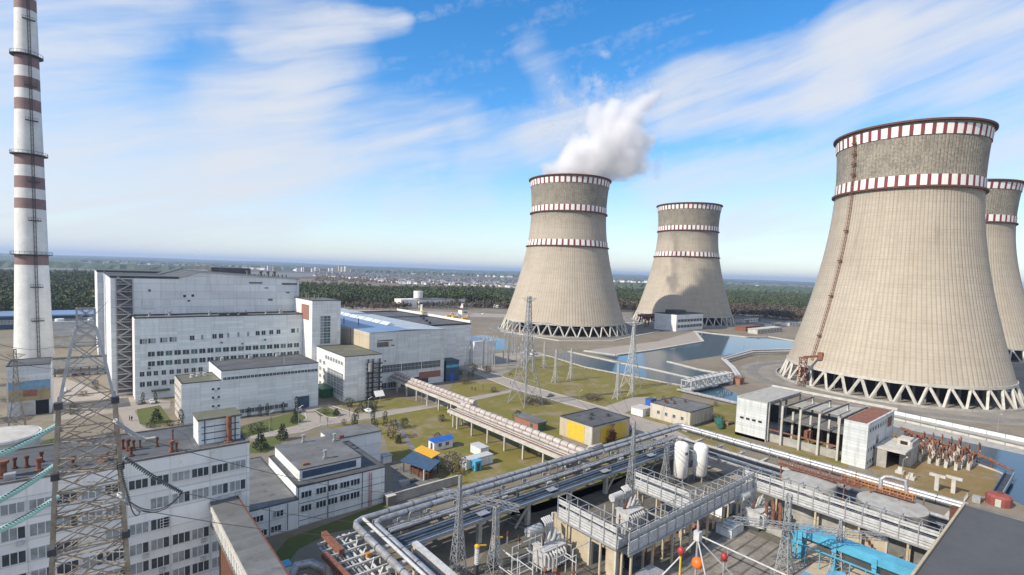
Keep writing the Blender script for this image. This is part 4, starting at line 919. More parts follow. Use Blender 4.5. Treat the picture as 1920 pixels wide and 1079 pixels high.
# -- left back: mural building, tank, sheds
T = thing('mural_building', 'narrow building with a blue and sand painted mural at the chimney foot', 'building', (-13, 245, 0))
block(T, -20, -9, 236.9, 252, 0, 17.2, 'wall_grey', 'roof_dark', .3)
part_box(T, 'mural', 'mural_blue', -19.6, -9.2, 236.78, 236.9, 9, 12); part_box(T, 'mural', 'mural_sand', -19.6, -9.2, 236.75, 236.9, 5.2, 9); part_box(T, 'mural', 'brick', -16, -12.5, 236.7, 236.9, 6.6, 8.8)
part_box(T, 'gate', 'dark', -13, -9.6, 236.78, 236.9, .1, 5); part_box(T, 'gate', 'concrete_pale', -17, -13.4, 236.78, 236.9, .1, 4.6)
T = thing('white_tank', 'round white storage tank behind the foreground office at the left edge', 'tank', (-17, 189, 0))
mb = MB(); mb.lathe(-17.5, 188.5, [(8, 0), (8, 6.6), (7.8, 6.9), (.1, 7.6)], 32); mb.build('shell', 'concrete_pale', T, 40); mb = MB(); mb.lathe(-17.5, 188.5, [(8.05, 6.2), (8.35, 6.2), (8.35, 6.9), (8.05, 6.9)], 32); mb.build('rim', 'wall_grey', T)
T = thing('pipe_bridge', 'long grey enclosed pipe bridge on posts between the chimney and the largest hall', 'bridge', (0, 313, 0))
part_box(T, 'deck', 'concrete_pale', -14, 12, 306, 309, 3.8, 8.2); part_box(T, 'roof', 'trim', -14.3, 12.3, 305.7, 309.3, 8.2, 8.6)
for k in range(9): part_box(T, 'column', 'concrete_dark', -13.5 + k * 3, -12.9 + k * 3, 307, 307.6, 0, 3.8)
T = thing('dark_roof_shed', 'long low shed under a dark grey roof right of the chimney', 'shed', (0, 400, 0)); part_box(T, 'wall', 'concrete_pale', -22, 30, 405, 440, 0, 7); mb = MB(); mb.add([(-23, 404, 7), (31, 404, 7), (31, 441, 12), (-23, 441, 12)], [(0, 1, 2, 3)]); mb.add([(-23, 441, 12), (31, 441, 12), (31, 441, 7), (-23, 441, 7)], [(0, 1, 2, 3)]); mb.build('roof', 'roof_grey', T)
T = thing('blue_roof_shed', 'wide low shed under a light blue roof in front of the forest', 'shed', (-10, 560, 0)); part_box(T, 'wall', 'blue_dark', -70, 60, 520, 560, 0, 9); part_box(T, 'roof', 'roof_blue', -72, 62, 518, 562, 9, 10)
for k in range(10): win(T, 'y', 520, -60 + k * 12, 3.5, 9, 3, 5, 1, 2)
T = thing('pale_yard_plant', 'pale blue ducts and tanks in front of the blue roofed shed', 'plant', (0, 480, 0))
for k in range(5): mb = MB(); mb.cyl(-22 + k * 9, 485, 2.6, 0, 7 + (k % 2) * 3, 14); mb.build('tank', 'wall_blue', T, 40)
mb = MB(); mb.tube([(-26, 482, 5), (20, 482, 5)], .8, 8); mb.tube([(-26, 481, 8), (20, 481, 8)], .6, 8); mb.build('duct', 'steel_white', T, 40); part_box(T, 'base', 'steel_dark', -28, 22, 483.5, 489, 0, 1.6)

# -- little yard buildings in the lawn
T = thing('blue_roof_cabin', 'white site cabin with a bright blue roof on the lawn', 'cabin', (84, 130, 0)); part_box(T, 'wall', 'wall_white', 80.6, 87.2, 129.4, 132.8, 0, 2.7)
mb = MB(); mb.add([(80.2, 129, 2.7), (87.6, 129, 2.7), (87.6, 133.2, 2.7), (80.2, 133.2, 2.7), (80.2, 131.1, 3.6), (87.6, 131.1, 3.6)], [(0, 1, 5, 4), (2, 3, 4, 5), (0, 4, 3), (1, 2, 5)]); mb.build('roof', 'blue', T); win(T, 'y', 129.4, 82, 1, 1.2, 1.1, 2); win(T, 'y', 129.4, 84.6, 1, 1.2, 1.1, 2); part_box(T, 'door', 'blue_dark', 80.5, 80.6, 130.4, 131.4, .1, 2.1)
T = thing('dark_canopy', 'open shelter under a dark slate roof beside the amber roofed kiosk', 'shelter', (69, 117, 0)); mb = MB(); mb.add([(65, 121.5, 3.0), (67.8, 110.8, 3.0), (73, 113.8, 3.6), (70.6, 124.4, 3.6), (65, 121.5, 2.8), (67.8, 110.8, 2.8), (73, 113.8, 3.4), (70.6, 124.4, 3.4)], [(0, 1, 2, 3), (7, 6, 5, 4), (0, 4, 5, 1), (1, 5, 6, 2), (2, 6, 7, 3), (3, 7, 4, 0)]); mb.build('roof', 'blue_dark', T)
for a, b_ in ((65.6, 120.6), (66.3, 117.8), (67, 115), (67.9, 111.6), (72.4, 114.2), (70.4, 123.2)): part_box(T, 'post', 'rust_dark', a, a + .2, b_, b_ + .2, 0, 3)
part_box(T, 'stored_goods', 'rust_dark', 67.2, 70, 112.6, 120, 0, 1.5); part_box(T, 'back_panel', 'concrete_dark', 70.6, 70.8, 114, 122, 0, 3); part_box(T, 'white_post', 'steel_white', 67.1, 67.5, 112.4, 112.8, 0, 2.8)
T = thing('amber_roof_kiosk', 'kiosk under a bright amber yellow roof behind the dark shelter', 'kiosk', (73, 121, 0)); mb = MB(); mb.prism([(70.9, 124.6), (71.8, 116.2), (75.6, 118), (74.5, 126.4)], 3.7, 3.95); mb.build('roof', 'amber', T); mb = MB(); mb.prism([(71.5, 124), (72.3, 117.2), (75.2, 118.6), (74.3, 125.6)], 0, 3.7); mb.build('wall', 'blue', T); part_box(T, 'door', 'concrete_pale', 73, 74, 117.3, 117.6, 0, 2)
T = thing('long_grey_container', 'long grey container right of the bare bush', 'container', (85, 113, 0)); part_box(T, 'body', 'wall_grey', 80, 89.2, 111.6, 114.4, .15, 2.6); part_box(T, 'roof', 'steel_white', 79.9, 89.3, 111.5, 114.5, 2.6, 2.75); part_box(T, 'skid', 'trim', 80.2, 89, 111.8, 114.2, 0, .15)
T = thing('small_grey_container', 'short grey container behind the longer one', 'container', (90.5, 119.5, 0)); part_box(T, 'body', 'wall_grey', 89, 92, 117.2, 122.4, .15, 2.6); part_box(T, 'roof', 'steel_white', 88.9, 92.1, 117.1, 122.5, 2.6, 2.75); part_box(T, 'skid', 'trim', 89.2, 91.8, 117.4, 122.2, 0, .15)
T = thing('blue_toilet_cabin', 'small light blue cabin in front of the long grey container', 'cabin', (82.4, 110.2, 0)); part_box(T, 'body', 'sky_blue', 81.4, 83.4, 109.4, 111.0, .1, 2.7); part_box(T, 'roof', 'sky_blue', 81.2, 83.6, 109.2, 111.2, 2.7, 2.9); part_box(T, 'door', 'blue_dark', 82, 82.9, 109.34, 109.4, .15, 2.2); part_box(T, 'base', 'trim', 81.5, 83.3, 109.5, 110.9, 0, .1)
T = thing('white_garden_shed', 'small white box shed at the workshop corner', 'shed', (64, 130, 0)); part_box(T, 'body', 'wall_white', 63.6, 66.2, 128.6, 130.2, 0, 2); part_box(T, 'roof', 'steel', 63.4, 66.4, 128.4, 130.4, 2, 2.2)
T = thing('compound_wall', 'grey concrete panel wall between the workshop yard and the pipe rack', 'wall', (62, 105.6, 0)); part_box(T, 'panel', 'concrete_dark', 53.0, 55.2, 104.4, 106.6, 0, 2.2); part_box(T, 'panel', 'concrete', 55.2, 73, 105.4, 105.7, 0, 2.2); part_box(T, 'coping', 'concrete_pale', 55.1, 73.1, 105.3, 105.8, 2.2, 2.35); part_box(T, 'coping', 'concrete_pale', 52.9, 55.1, 104.3, 106.7, 2.2, 2.35)
T = thing('grey_box_hut', 'small blue grey hut between the wall and the pipe rack', 'hut', (54, 96, 0)); part_box(T, 'body', 'wall_grey', 50.5, 56.5, 94.6, 97.2, 0, 2.4); part_box(T, 'roof', 'blue_dark', 50.3, 56.7, 94.4, 97.4, 2.4, 2.6)
q = G(712, 752); T = thing('white_bus_shelter', 'small tilted white panel stand at the turbine hall lawn', 'stand', q); MB().bar((q[0], q[1], 0), (q[0], q[1], 2.4), .2).build('post', 'steel', T); mb = MB(); mb.add([(q[0] - 2, q[1] - .5, 2), (q[0] + 2, q[1] - .5, 2), (q[0] + 2, q[1] + 1.5, 4), (q[0] - 2, q[1] + 1.5, 4), (q[0] - 2, q[1] - .4, 1.9), (q[0] + 2, q[1] - .4, 1.9), (q[0] + 2, q[1] + 1.6, 3.9), (q[0] - 2, q[1] + 1.6, 3.9)], [(0, 1, 2, 3), (7, 6, 5, 4), (0, 4, 5, 1), (2, 6, 7, 3), (1, 5, 6, 2), (0, 3, 7, 4)]); mb.build('panel', 'band_white', T)
q = G(627, 690); T = thing('green_shed', 'small green roofed lean-to beside the annex glass front', 'shed', q); part_box(T, 'body', 'green', 75, 79.4, 208, 218, 0, 3.6); part_box(T, 'roof', 'green', 74.6, 79.6, 207.6, 218.4, 3.6, 3.9)
#__P3END__
# ---------------------------------------------------------------- pipe racks
def pipe(par, name, pts, r, m='pipe', n=10, flange=0, fm='steel_dark'):
    mb = MB(); mb.tube(pts, r, n)
    if flange:
        for a_, b_ in zip(pts[:-1], pts[1:]):
            a_, b_ = Vector(a_), Vector(b_); L = (b_ - a_).length; k = int(L / flange)
            for i in range(1, k + 1):
                p = a_ + (b_ - a_) * (i / (k + 1)); d = (b_ - a_).normalized()
                mb.tube([p - d * .07, p + d * .07], r * 1.10, n, 1)
    return mb.build(name, [m, fm], par, 40)
T = thing('pipe_rack', 'long rack of parallel silver pipes running right from the bottom centre to the corner', 'pipe rack', (92, 84, 0))
XA, XB = 39., 145.5
pipe(T, 'main_pipe', [(37.6, 64, 7.6), (37.6, 86.4, 7.6), (38.2, 87.6, 7.6), (39.5, 88.2, 7.6), (XB + .6, 88.2, 7.6), (XB + 1.6, 87.4, 7.6), (XB + 1.8, 86, 7.6), (XB + 1.8, 17.5, 7.6)], .6, 'pipe', 14, 5.5)
pipe(T, 'main_pipe', [(40.6, 64, 7.6), (40.6, 84.2, 7.6), (41.2, 85.4, 7.6), (42.4, 86.0, 7.6), (XB - 1.6, 86.0, 7.6), (XB - .6, 85.2, 7.6), (XB - .4, 84, 7.6), (XB - .4, 17.5, 7.6)], .6, 'pipe', 14, 5.5)
pipe(T, 'top_pipe', [(39.1, 64, 8.5), (39.1, 86.6, 8.5)], .3, 'steel_white')
for y, z, r, m in ((84.3, 6.6, .28, 'pipe_dull'), (83.4, 6.6, .2, 'steel_dark'), (82.6, 6.7, .32, 'pipe'), (81.8, 7.6, .26, 'pipe'), (81.1, 7.6, .26, 'pipe'), (80.2, 6.5, .24, 'pipe_dull'), (79.4, 6.4, .3, 'blue_dark')):
    xe = XB - 8 - (84.3 - y) * 1.0
    pipe(T, 'pipe', [(41.8, y, z), (xe, y, z), (xe + .6, y - .6, z), (xe + .6, 18, z)], r, m, 8, 9)
part_box(T, 'cable_tray', 'blue_dark', 42, 134, 77.6, 79.2, 5.5, 5.75); part_box(T, 'tray_edge', 'steel', 42, 134, 77.4, 77.6, 5.4, 6.1); part_box(T, 'cable_tray', 'steel_dark', 42, 136, 82.8, 84.8, 5.9, 6.1)
part_box(T, 'cable_tray', 'pipe_dull', 42, 135, 79.4, 82.4, 5.5, 5.65); part_box(T, 'cable_tray', 'steel_dark', 135, 139, 18, 77, 5.4, 5.6)
part_box(T, 'deck_beam', 'steel', 42, 145, 88.8, 89.1, 5.7, 6.4); part_box(T, 'deck_beam', 'steel', 147.4, 147.7, 18, 88.8, 5.7, 6.4); part_box(T, 'deck_beam', 'steel_white', 134, 134.3, 18, 77, 5.2, 5.9)
for k in range(15):
    x = 47 + k * 6.6
    part_box(T, 'cross_beam', 'concrete_pale', x, x + .7, 77.6, 89, 4.95, 5.45)
    if k % 2 == 0:
        for y in (79.0, 86.6): part_box(T, 'column', 'concrete_pale', x - .1, x + .8, y, y + .9, 0, 4.95)
    if k % 2 == 1:
        part_box(T, 'tee_post', 'concrete_pale', x + 1, x + 1.6, 81.2, 81.8, 5.7, 7.0); part_box(T, 'tee_head', 'steel_white', x + .6, x + 2.0, 80.4, 82.8, 7.0, 7.3)
for k in range(10):
    y = 20 + k * 6.6
    part_box(T, 'cross_beam', 'concrete_pale', 134.3, 147.3, y, y + .7, 4.8, 5.3)
    if k % 2 == 0:
        for x in (135.2, 145): part_box(T, 'column', 'concrete_pale', x, x + .9, y - .1, y + .8, 0, 4.8)
for k in range(4): part_box(T, 'column', 'concrete_pale', 38.6, 39.5, 66 + k * 6, 66.8 + k * 6, 0, 6.3); part_box(T, 'saddle', 'steel_white', 36.8, 41.4, 66 + k * 6, 66.8 + k * 6, 6.3, 6.8)
for x in (70, 84, 100, 118): MB().bar((x, 79.2, .2), (x + 4.2, 79.2, 5), .35).build('diagonal_brace', 'concrete_pale', T)

T = thing('pink_pipe_gallery', 'raised gallery of pinkish lagged pipes on pale posts from turbine hall to pipe rack', 'pipe rack', (103, 150, 0))
for (xa, xb, ya, yb, zt_) in ((105.2, 110.2, 147.5, 209, 5.6), (98.0, 105.2, 89.5, 149, 5.6)):
    part_box(T, 'deck', 'concrete_pale', xa, xb, ya, yb, zt_ - .5, zt_); part_box(T, 'edge_beam', 'concrete_pale', xa - .25, xa, ya, yb, zt_ - .9, zt_ - .1); part_box(T, 'edge_beam', 'concrete_pale', xb, xb + .25, ya, yb, zt_ - .9, zt_ - .1)
    pipe(T, 'duct', [(xb - 1.3, ya + .3, zt_ + 1.1), (xb - 1.3, yb - .3, zt_ + 1.1)], 1.0, 'pipe_pink', 14, 3.0, 'rust_dark')
    pipe(T, 'duct', [(xb - 3.2, ya + .3, zt_ + .7), (xb - 3.2, yb - .3, zt_ + .7)], .55, 'pipe_pink', 10, 4.0, 'rust_dark')
    for q, m in ((.5, 'rust'), (1.0, 'steel_white'), (1.5, 'rust_dark')): pipe(T, 'pipe', [(xa + q, ya + .3, zt_ + .35), (xa + q, yb - .3, zt_ + .35)], .17, m, 8)
    k = 0; y = ya + 2
    while y < yb:
        part_box(T, 'column', 'concrete_pale', xa + .1, xa + .6, y, y + .5, 0, zt_ - .5); part_box(T, 'column', 'concrete_pale', xb - .6, xb - .1, y, y + .5, 0, zt_ - .5); part_box(T, 'column_head', 'concrete_pale', xa - .1, xb + .1, y - .1, y + .6, zt_ - .9, zt_ - .52); y += 8.6
for k in range(4): part_box(T, 'junction_column', 'concrete_pale', 98.4 + k * 1.9, 98.9 + k * 1.9, 146, 146.5, 0, 5.1)
pipe(T, 'outlet_bend', [(103.9, 90, 6.7), (103.9, 88.5, 8.8), (104.6, 87.8, 8.9), (108, 87.8, 8.8), (108.6, 87.8, 7.8)], .35, 'pipe_pink')

# -- louvred cable galleries
def louvre(label, x0, x1, y0, y1, zb, zt, axis, legs, slat='wall_white', both=True):
    T = thing('louvred_gallery', label, 'gallery', ((x0 + x1) / 2, (y0 + y1) / 2, 0), 'white louvred galleries round the transformers')
    part_box(T, 'floor', 'steel_dark', x0, x1, y0, y1, zb - .15, zb)
    L = (x1 - x0) if axis == 'x' else (y1 - y0)
    n = 7; hh = (zt - zb) / n
    for side in (0, 1):
        mb = MB(); c = (y0, y1)[side] if axis == 'x' else (x0, x1)[side]
        for i in range(n):
            if i == 4 or (side == 1 and i > 2): continue
            z = zb + .08 + i * hh
            if axis == 'x': mb.box(x0, x1, c - .06, c + .06, z, z + hh * .77)
            else: mb.box(c - .06, c + .06, y0, y1, z, z + hh * .77)
        mb.build('slat_panel', 'steel_white', T)
        mb = MB(); k = int(L / 2.9)
        for i in range(k + 1):
            s = L * i / k
            o = -.16 if side == 0 else .16
            if axis == 'x': mb.bar((x0 + s, c + o, zb - .3), (x0 + s, c + o, zt + .5), .16)
            else: mb.bar((c + o, y0 + s, zb - .3), (c + o, y0 + s, zt + .5), .16)
        if axis == 'x': mb.bar((x0, c + (-.2, .2)[side], zb - .1), (x1, c + (-.2, .2)[side], zb - .1), .3)
        else: mb.bar((c + (-.2, .2)[side], y0, zb - .1), (c + (-.2, .2)[side], y1, zb - .1), .3)
        mb.build('post_row', 'steel', T)
    mb = MB(); k = int(L / 2.9)
    for i in range(k + 1):
        s = L * i / k
        if axis == 'x': mb.bar((x0 + s, y0 - .16, zt + .5), (x0 + s, y1 + .16, zt + .5), .12)
        else: mb.bar((x0 - .16, y0 + s, zt + .5), (x1 + .16, y0 + s, zt + .5), .12)
    for o_ in (-.16, .16):
        if axis == 'x': mb.bar((x0, (y0 if o_ < 0 else y1) + o_, zt + .5), (x1, (y0 if o_ < 0 else y1) + o_, zt + .5), .1)
        else: mb.bar(((x0 if o_ < 0 else x1) + o_, y0, zt + .5), ((x0 if o_ < 0 else x1) + o_, y1, zt + .5), .1)
    mb.build('top_frame', 'steel', T)
    for a_ in legs:
        for c in ((y0 + .1, y1 - .1) if axis == 'x' else (x0 + .1, x1 - .1)):
            q = MB()
            if axis == 'x': q.box(a_ - .18, a_ + .18, c - .18, c + .18, 0, zb - .15)
            else: q.box(c - .18, c + .18, a_ - .18, a_ + .18, 0, zb - .15)
            q.build('column', 'beige', T)
    return T
louvre('white louvred gallery facing left above the beige fire wall', 71.8, 74.0, 53.8, 68.4, 6.6, 10.4, 'y', (57.5, 66))
louvre('longest shaded louvred gallery running right from the low corner on slim beige columns', 71.8, 118.8, 51.4, 53.6, 6.6, 10.4, 'x', (73, 79.5, 86, 92.5, 99, 105.5, 112))
louvre('bright louvred gallery running to the dark roof at the lower right', 119, 121.2, 17.6, 53.6, 6.6, 10.4, 'y', (22, 30, 38, 46))
louvre('short louvred gallery behind the second transformer near the white tanks', 96.2, 98.4, 53.9, 68, 6.6, 10.4, 'y', (56, 62, 67))

# -- fire walls, tanks
T = thing('fire_wall', 'beige concrete fire wall with a dark opening below the left louvred gallery', 'wall', (73, 62, 0))
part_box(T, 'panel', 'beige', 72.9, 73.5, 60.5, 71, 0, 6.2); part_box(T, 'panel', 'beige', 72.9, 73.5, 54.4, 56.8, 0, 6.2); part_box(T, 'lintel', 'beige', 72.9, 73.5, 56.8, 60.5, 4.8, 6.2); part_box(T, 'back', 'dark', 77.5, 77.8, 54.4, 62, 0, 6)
for y in (54.4, 60.6, 70.6): part_box(T, 'pier', 'concrete_pale', 72.5, 72.9, y, y + .4, 0, 6.3)
for lab, x, y, h in (('left tall white pressure tank with a small dark mark beside the corner mast', 122.2, 72, 11.2), ('right tall white pressure tank nearer the bright louvred gallery', 127.8, 69.6, 10.4)):
    T = thing('pressure_tank', lab, 'tank', (x, y, 0), 'tall white pressure tanks')
    mb = MB(); R = 1.85; mb.lathe(x, y, [(.05, 1.2), (R * .7, 1.4), (R, 2.0), (R, h - .9), (R * .85, h - .4), (R * .5, h - .05), (.05, h)], 24); mb.build('vessel', 'band_white', T, 50)
    for k in range(3): a_ = k * 2.1; part_box(T, 'foot', 'steel', x + 1.3 * math.cos(a_) - .15, x + 1.3 * math.cos(a_) + .15, y + 1.3 * math.sin(a_) - .15, y + 1.3 * math.sin(a_) + .15, 0, 1.7)
    if x < 125: MB().box(x - .9, x - .1, y - 1.98, y - 1.55, 8.2, 8.9).build('plate', 'trim', T)
    mb = MB(); mb.bar((x + 1.1, y - 1.7, .3), (x + 1.1, y - 1.7, h - .6), .08); mb.bar((x + 1.5, y - 1.45, .3), (x + 1.5, y - 1.45, h - .6), .08); mb.build('ladder', 'steel', T)
for lab, x, y, r, m in (('round tank with orange railings on its roof behind the bright louvred gallery', 127.3, 42.5, 5.6, 'beige'), ('wide grey roofed round tank beside the dark roof', 127.6, 26.8, 6.2, 'concrete_dark')):
    T = thing('round_tank', lab, 'tank', (x, y, 0)); mb = MB(); mb.lathe(x, y, [(r, 0), (r, 9.6), (r * .98, 9.9), (.1, 10.4)], 40); mb.build('shell', m if m != 'beige' else 'concrete', T, 40)
    mb = MB(); mb.lathe(x, y, [(r * .97, 9.93), (.1, 10.44)], 40); mb.build('roof', 'concrete', T)
T = thing('orange_walkway', 'rusty orange railed walkway across the round tank roofs', 'walkway', (130, 36, 0))
for (xa, xb, ya, yb) in ((128.4, 130.2, 33, 50), (130.3, 132.8, 24, 37)):
    part_box(T, 'deck', 'rust', xa, xb, ya, yb, 10.55, 10.7)
    mb = MB(); k = int((yb - ya) / 1.2)
    for i in range(k + 1):
        y = ya + (yb - ya) * i / k
        for x in (xa, xb): mb.bar((x, y, 10.7), (x, y, 11.9), .1)
    for x in (xa, xb):
        for z in (11.3, 11.9): mb.bar((x, ya, z), (x, yb, z), .1)
    mb.build('railing', 'orange' if xa > 129 else 'rust', T)
for y in (26, 31, 36, 41, 46, 49.5): part_box(T, 'post', 'rust', 129.6, 129.85, y, y + .25, 0, 10.5)
pipe(T, 'swan_neck', [(132, 30, 10.7), (132, 30, 13), (132.4, 29.4, 13.6), (133, 28.4, 13.7), (133.2, 26, 13.6), (133.2, 25.6, 11)], .4, 'steel')
T = thing('rusty_duct_bundle', 'stack of rust red corroded ducts under the bright louvred gallery', 'ducts', (115.8, 45, 0))
for k in range(7): pipe(T, 'duct', [(115 + (k % 3) * .9, 43.4 + k * .5, 0), (115 + (k % 3) * .9, 43.4 + k * .5, 6.2)], .32, 'rust', 8)
part_box(T, 'base', 'concrete', 114, 118, 42, 47.8, 0, 1.5)
T = thing('beige_fire_walls', 'beige and grey concrete wall bays below the bright louvred gallery', 'wall', (121.8, 28, 0))
part_box(T, 'panel', 'beige', 121.4, 122, 26, 33, 0, 6.3); part_box(T, 'panel', 'concrete_dark', 121.4, 122, 18, 25.6, 0, 6.3); part_box(T, 'panel', 'concrete', 121.4, 122, 33.4, 38.5, 0, 6.3)
for y in (25.6, 33, 38.5): part_box(T, 'pier', 'concrete_pale', 121.1, 121.5, y, y + .4, 0, 6.4)
mb = MB()
for k in range(8): mb.box(120.2, 121.2, 30 - k * .5, 30.5 - k * .5, 5 - k * .6, 5.2 - k * .6)
mb.build('stairs', 'rust', T)
T = thing('blue_bus_duct', 'long bright sky blue busbar duct on legs below the bright louvred gallery', 'duct', (109, 28, 0))
part_box(T, 'duct', 'sky_blue', 108.2, 111.2, 17.4, 37.4, 4.7, 6.3); part_box(T, 'underframe', 'steel_dark', 108.6, 110.8, 17.6, 37.2, 4.1, 4.68)
mb = MB(); mb.bar((107.4, 17, 3.6), (107.4, 40, 3.6), .22)
for k in range(9): mb.bar((107.4, 18 + k * 2.5, 0), (107.4, 18 + k * 2.5, 3.6), .16)
mb.build('handrail', 'sky_blue', T)
for y in (18, 24.2, 30.6, 36.6): part_box(T, 'leg', 'sky_blue', 108.3, 109, y, y + .7, 0, 4.1); part_box(T, 'leg', 'sky_blue', 110.4, 111.1, y, y + .7, 0, 4.1); part_box(T, 'drop_box', 'sky_blue', 107.9, 108.2, y - .1, y + .7, 4.2, 5.9)
mb = MB()
for y in (37.6, 38.8): mb.bar((108, y, 0), (108, y, 5.6), .25); mb.bar((110.6, y, 0), (110.6, y, 5.6), .25)
mb.bar((108, 37.6, 5.6), (110.6, 38.8, 3.6), .2); mb.bar((108, 38.8, 5.6), (108, 37.6, 3.6), .2); mb.build('end_frame', 'sky_blue', T)
q = G(1600, 1108, 2.5)
T = thing('blue_elbow_duct', 'round sky blue elbow duct at the bottom edge', 'duct', (q[0], q[1], 0)); pipe(T, 'elbow', [(q[0] + 2.8 * math.cos(a_), q[1] + 3.6 * math.sin(a_), 3) for a_ in [k * math.pi / 8 + .6 for k in range(10)]], .9, 'sky_blue', 12); part_box(T, 'box', 'sky_blue', q[0] - 4, q[0] - 2.2, q[1] + 3.4, q[1] + 7, 1.6, 3.4)
for dx, dy in ((-3, 5), (-3, 7.4), (2.6, 2.4), (2, -3.4)): part_box(T, 'leg', 'blue_dark', q[0] + dx, q[0] + dx + .4, q[1] + dy, q[1] + dy + .4, 0, 2.2)
sheet('slab', [(98, 10), (98, 36), (107.3, 40), (121, 40), (121, 10)], Z2 + .02, M['beige'], world=True)
T = thing('dark_flat_roof', 'plain building top with a dark bitumen roof in the lower right corner', 'building', (105, -10, 0))
part_box(T, 'wall', 'concrete_dark', 84, 133.4, -50, 16.6, 0, 12); part_box(T, 'roof', mat('tar_roof', (.082, .085, .09), .85, var=.16, scale=.12, fine=.9), 84.4, 133, -49.6, 16.2, 12, 12.1); part_box(T, 'edge_pipe', 'beige', 84, 133.4, 16.25, 16.6, 12.1, 12.55); part_box(T, 'kerb', 'concrete_dark', 133, 133.4, -50, 16.2, 12.1, 12.4); part_box(T, 'drip_edge', 'rust_dark', 84, 133.5, 16.6, 16.75, 11.6, 12.2)
part_box(T, 'outlet_box', 'rust_dark', 132.4, 134.2, 17, 18.4, 7, 11)

# -- transformers
def transformer(label, x, y, m='steel_white', flip=1, big=True):
    T = thing('transformer', label, 'transformer', (x, y, 0), 'large grey power transformers')
    W = MB
    o = W(); o.box(x - 2.4, x + 2.4, y - 1.7, y + 1.7, .6, 3.9); o.cyl(x + 2.5, y, 1.6, .6, 3.7, 16); o.box(x - 2.6, x + 2.6, y - 1.9, y + 1.9, 3.9, 4.1); o.build('tank', m, T, 35)
    MB().box(x - 3, x + 3.6, y - 1.9, y + 1.9, 0, .6).build('bogie', 'steel_dark', T)
    for k in range(7): o = W(); xx = x - 2.3 + k * .72; o.tube([(xx, y - 1.75, 3.7), (xx, y - 2.3, 3.5), (xx, y - 2.55, 3.0), (xx, y - 2.55, 1.0), (xx, y - 2.2, .8), (xx, y - 1.7, .8)], .2, 6); o.build('radiator_fin', m, T, 40)
    MB().tube([(x - 3.6, y + 2.2, 6.4), (x - .2, y + 2.2, 6.4)], .85, 14).build('conservator', m, T, 40)
    o = W(); o.tube([(x - .9, y + 2.2, 0), (x - .9, y + 2.2, 5.6)], .22, 8); o.tube([(x - 2.9, y + 2.2, 0), (x - 2.9, y + 2.2, 5.6)], .2, 8); o.tube([(x - 1, y + 2, 5.6), (x - .6, y + 1, 4.4)], .16, 6); o.build('conservator_post', m, T)
    for k in range(3):
        xx = x - 1.4 + k * 1.5; p = Vector((xx, y + .4, 4.1)); q = Vector((xx - .3, y - .6, 7.0)); d_ = (q - p)
        o = W(); o.tube([p + d_ * t for t in (0, .12, .13, .9, .91, 1)], [.34, .34, .22, .14, .06, .06], 10)
        for i in range(9): o.tube([p + d_ * (.16 + i * .08), p + d_ * (.18 + i * .08)], [.34 - i * .012, .2], 10)
        o.build('bushing', 'steel_white' if k else 'rust_dark', T, 40)
    for k in range(5): o = W(); o.tube([(x + 1.2 + k * .5, y + 1.9, 4.1), (x + 1.2 + k * .5, y + 2.3, 6.6), (x + 1.2 + k * .5, y + 3.4, 7.3)], .2, 6); o.build('cooler_pipe', 'steel_white', T, 40)
    MB().box(x + .9, x + 3.6, y + 2.0, y + 2.5, 2.2, 5.0).build('cooler_bank', 'pipe', T)
    o = W(); o.cyl(x + 2.4, y - .2, .5, 3.9, 5.4, 10); o.tube([(x + 3.2, y - 1, 3.4), (x + 4.4, y - 1.6, 3.0), (x + 4.6, y - 1.7, .3)], .22, 8); o.build('turret', m, T, 40)
    return T
transformer('grey ribbed power transformer in front of the beige fire wall', 66.6, 65.6)
transformer('pale power transformer inside the louvred enclosure', 91.4, 65.6)
transformer('small pale power transformer standing at the end of the concrete track slabs', 115.4, 48.6)
# track slabs
M['slab'] = mat('stained_slab', (.30, .27, .235), .9, scale=.35, c2=(.13, .115, .095), fine=1.6)
for k in range(7):
    y = 34.5 + k * 2.35; sheet('track_slab', [(78 + k * .6, y), (110.5, y), (110.5, y + 1.9), (78 + k * .6, y + 1.9)], Z2 + .03 + k * .001, M['slab'], world=True)
for k in range(3): sheet('track_slab', [(60, 34 + k * 8), (77, 33 + k * 8), (77, 40 + k * 8), (60, 41 + k * 8)], Z2 + .012 + k * .002, M['concrete_dark'], world=True)
T = thing('mesh_crate', 'grey mesh covered pit box beside the track slabs', 'crate', (107.3, 50.6, 0)); part_box(T, 'body', 'wall_grey', 104.6, 110, 48.9, 52.4, 0, 1.7); mb = MB()
for k in range(4): mb.box(104.6 + k * 1.73, 104.75 + k * 1.73, 48.85, 52.45, 1.7, 1.9)
for k in range(3): mb.box(104.55, 110.05, 48.9 + k * 1.68, 49.05 + k * 1.68, 1.72, 1.95)
mb.build('lid_grid', 'steel', T)
T = thing('white_shed', 'small white shed with a grey green pitched roof inside the corner of the galleries', 'shed', (123, 56.4, 0)); part_box(T, 'wall', 'wall_white', 111.8, 116.4, 54.6, 59.6, 0, 3.0); mb = MB(); mb.add([(111.5, 54.3, 3), (116.7, 54.3, 3), (116.7, 59.9, 3), (111.5, 59.9, 3), (111.5, 57.1, 4.7), (116.7, 57.1, 4.7)], [(0, 1, 5, 4), (2, 3, 4, 5), (0, 4, 3), (1, 2, 5)]); mb.build('roof', 'wall_blue', T); part_box(T, 'door', 'dark', 113, 114.2, 54.5, 54.6, 0, 2.2)
T = thing('control_hut', 'dark glazed hut under the low corner of the galleries', 'hut', (76, 50, 0)); part_box(T, 'body', 'concrete_dark', 74.2, 78.6, 48.4, 51.2, 0, 2.4); part_box(T, 'roof', 'steel', 74, 78.8, 48.2, 51.3, 2.4, 2.6); win(T, 'y', 48.4, 74.6, .8, 3.4, 1.2, 3)
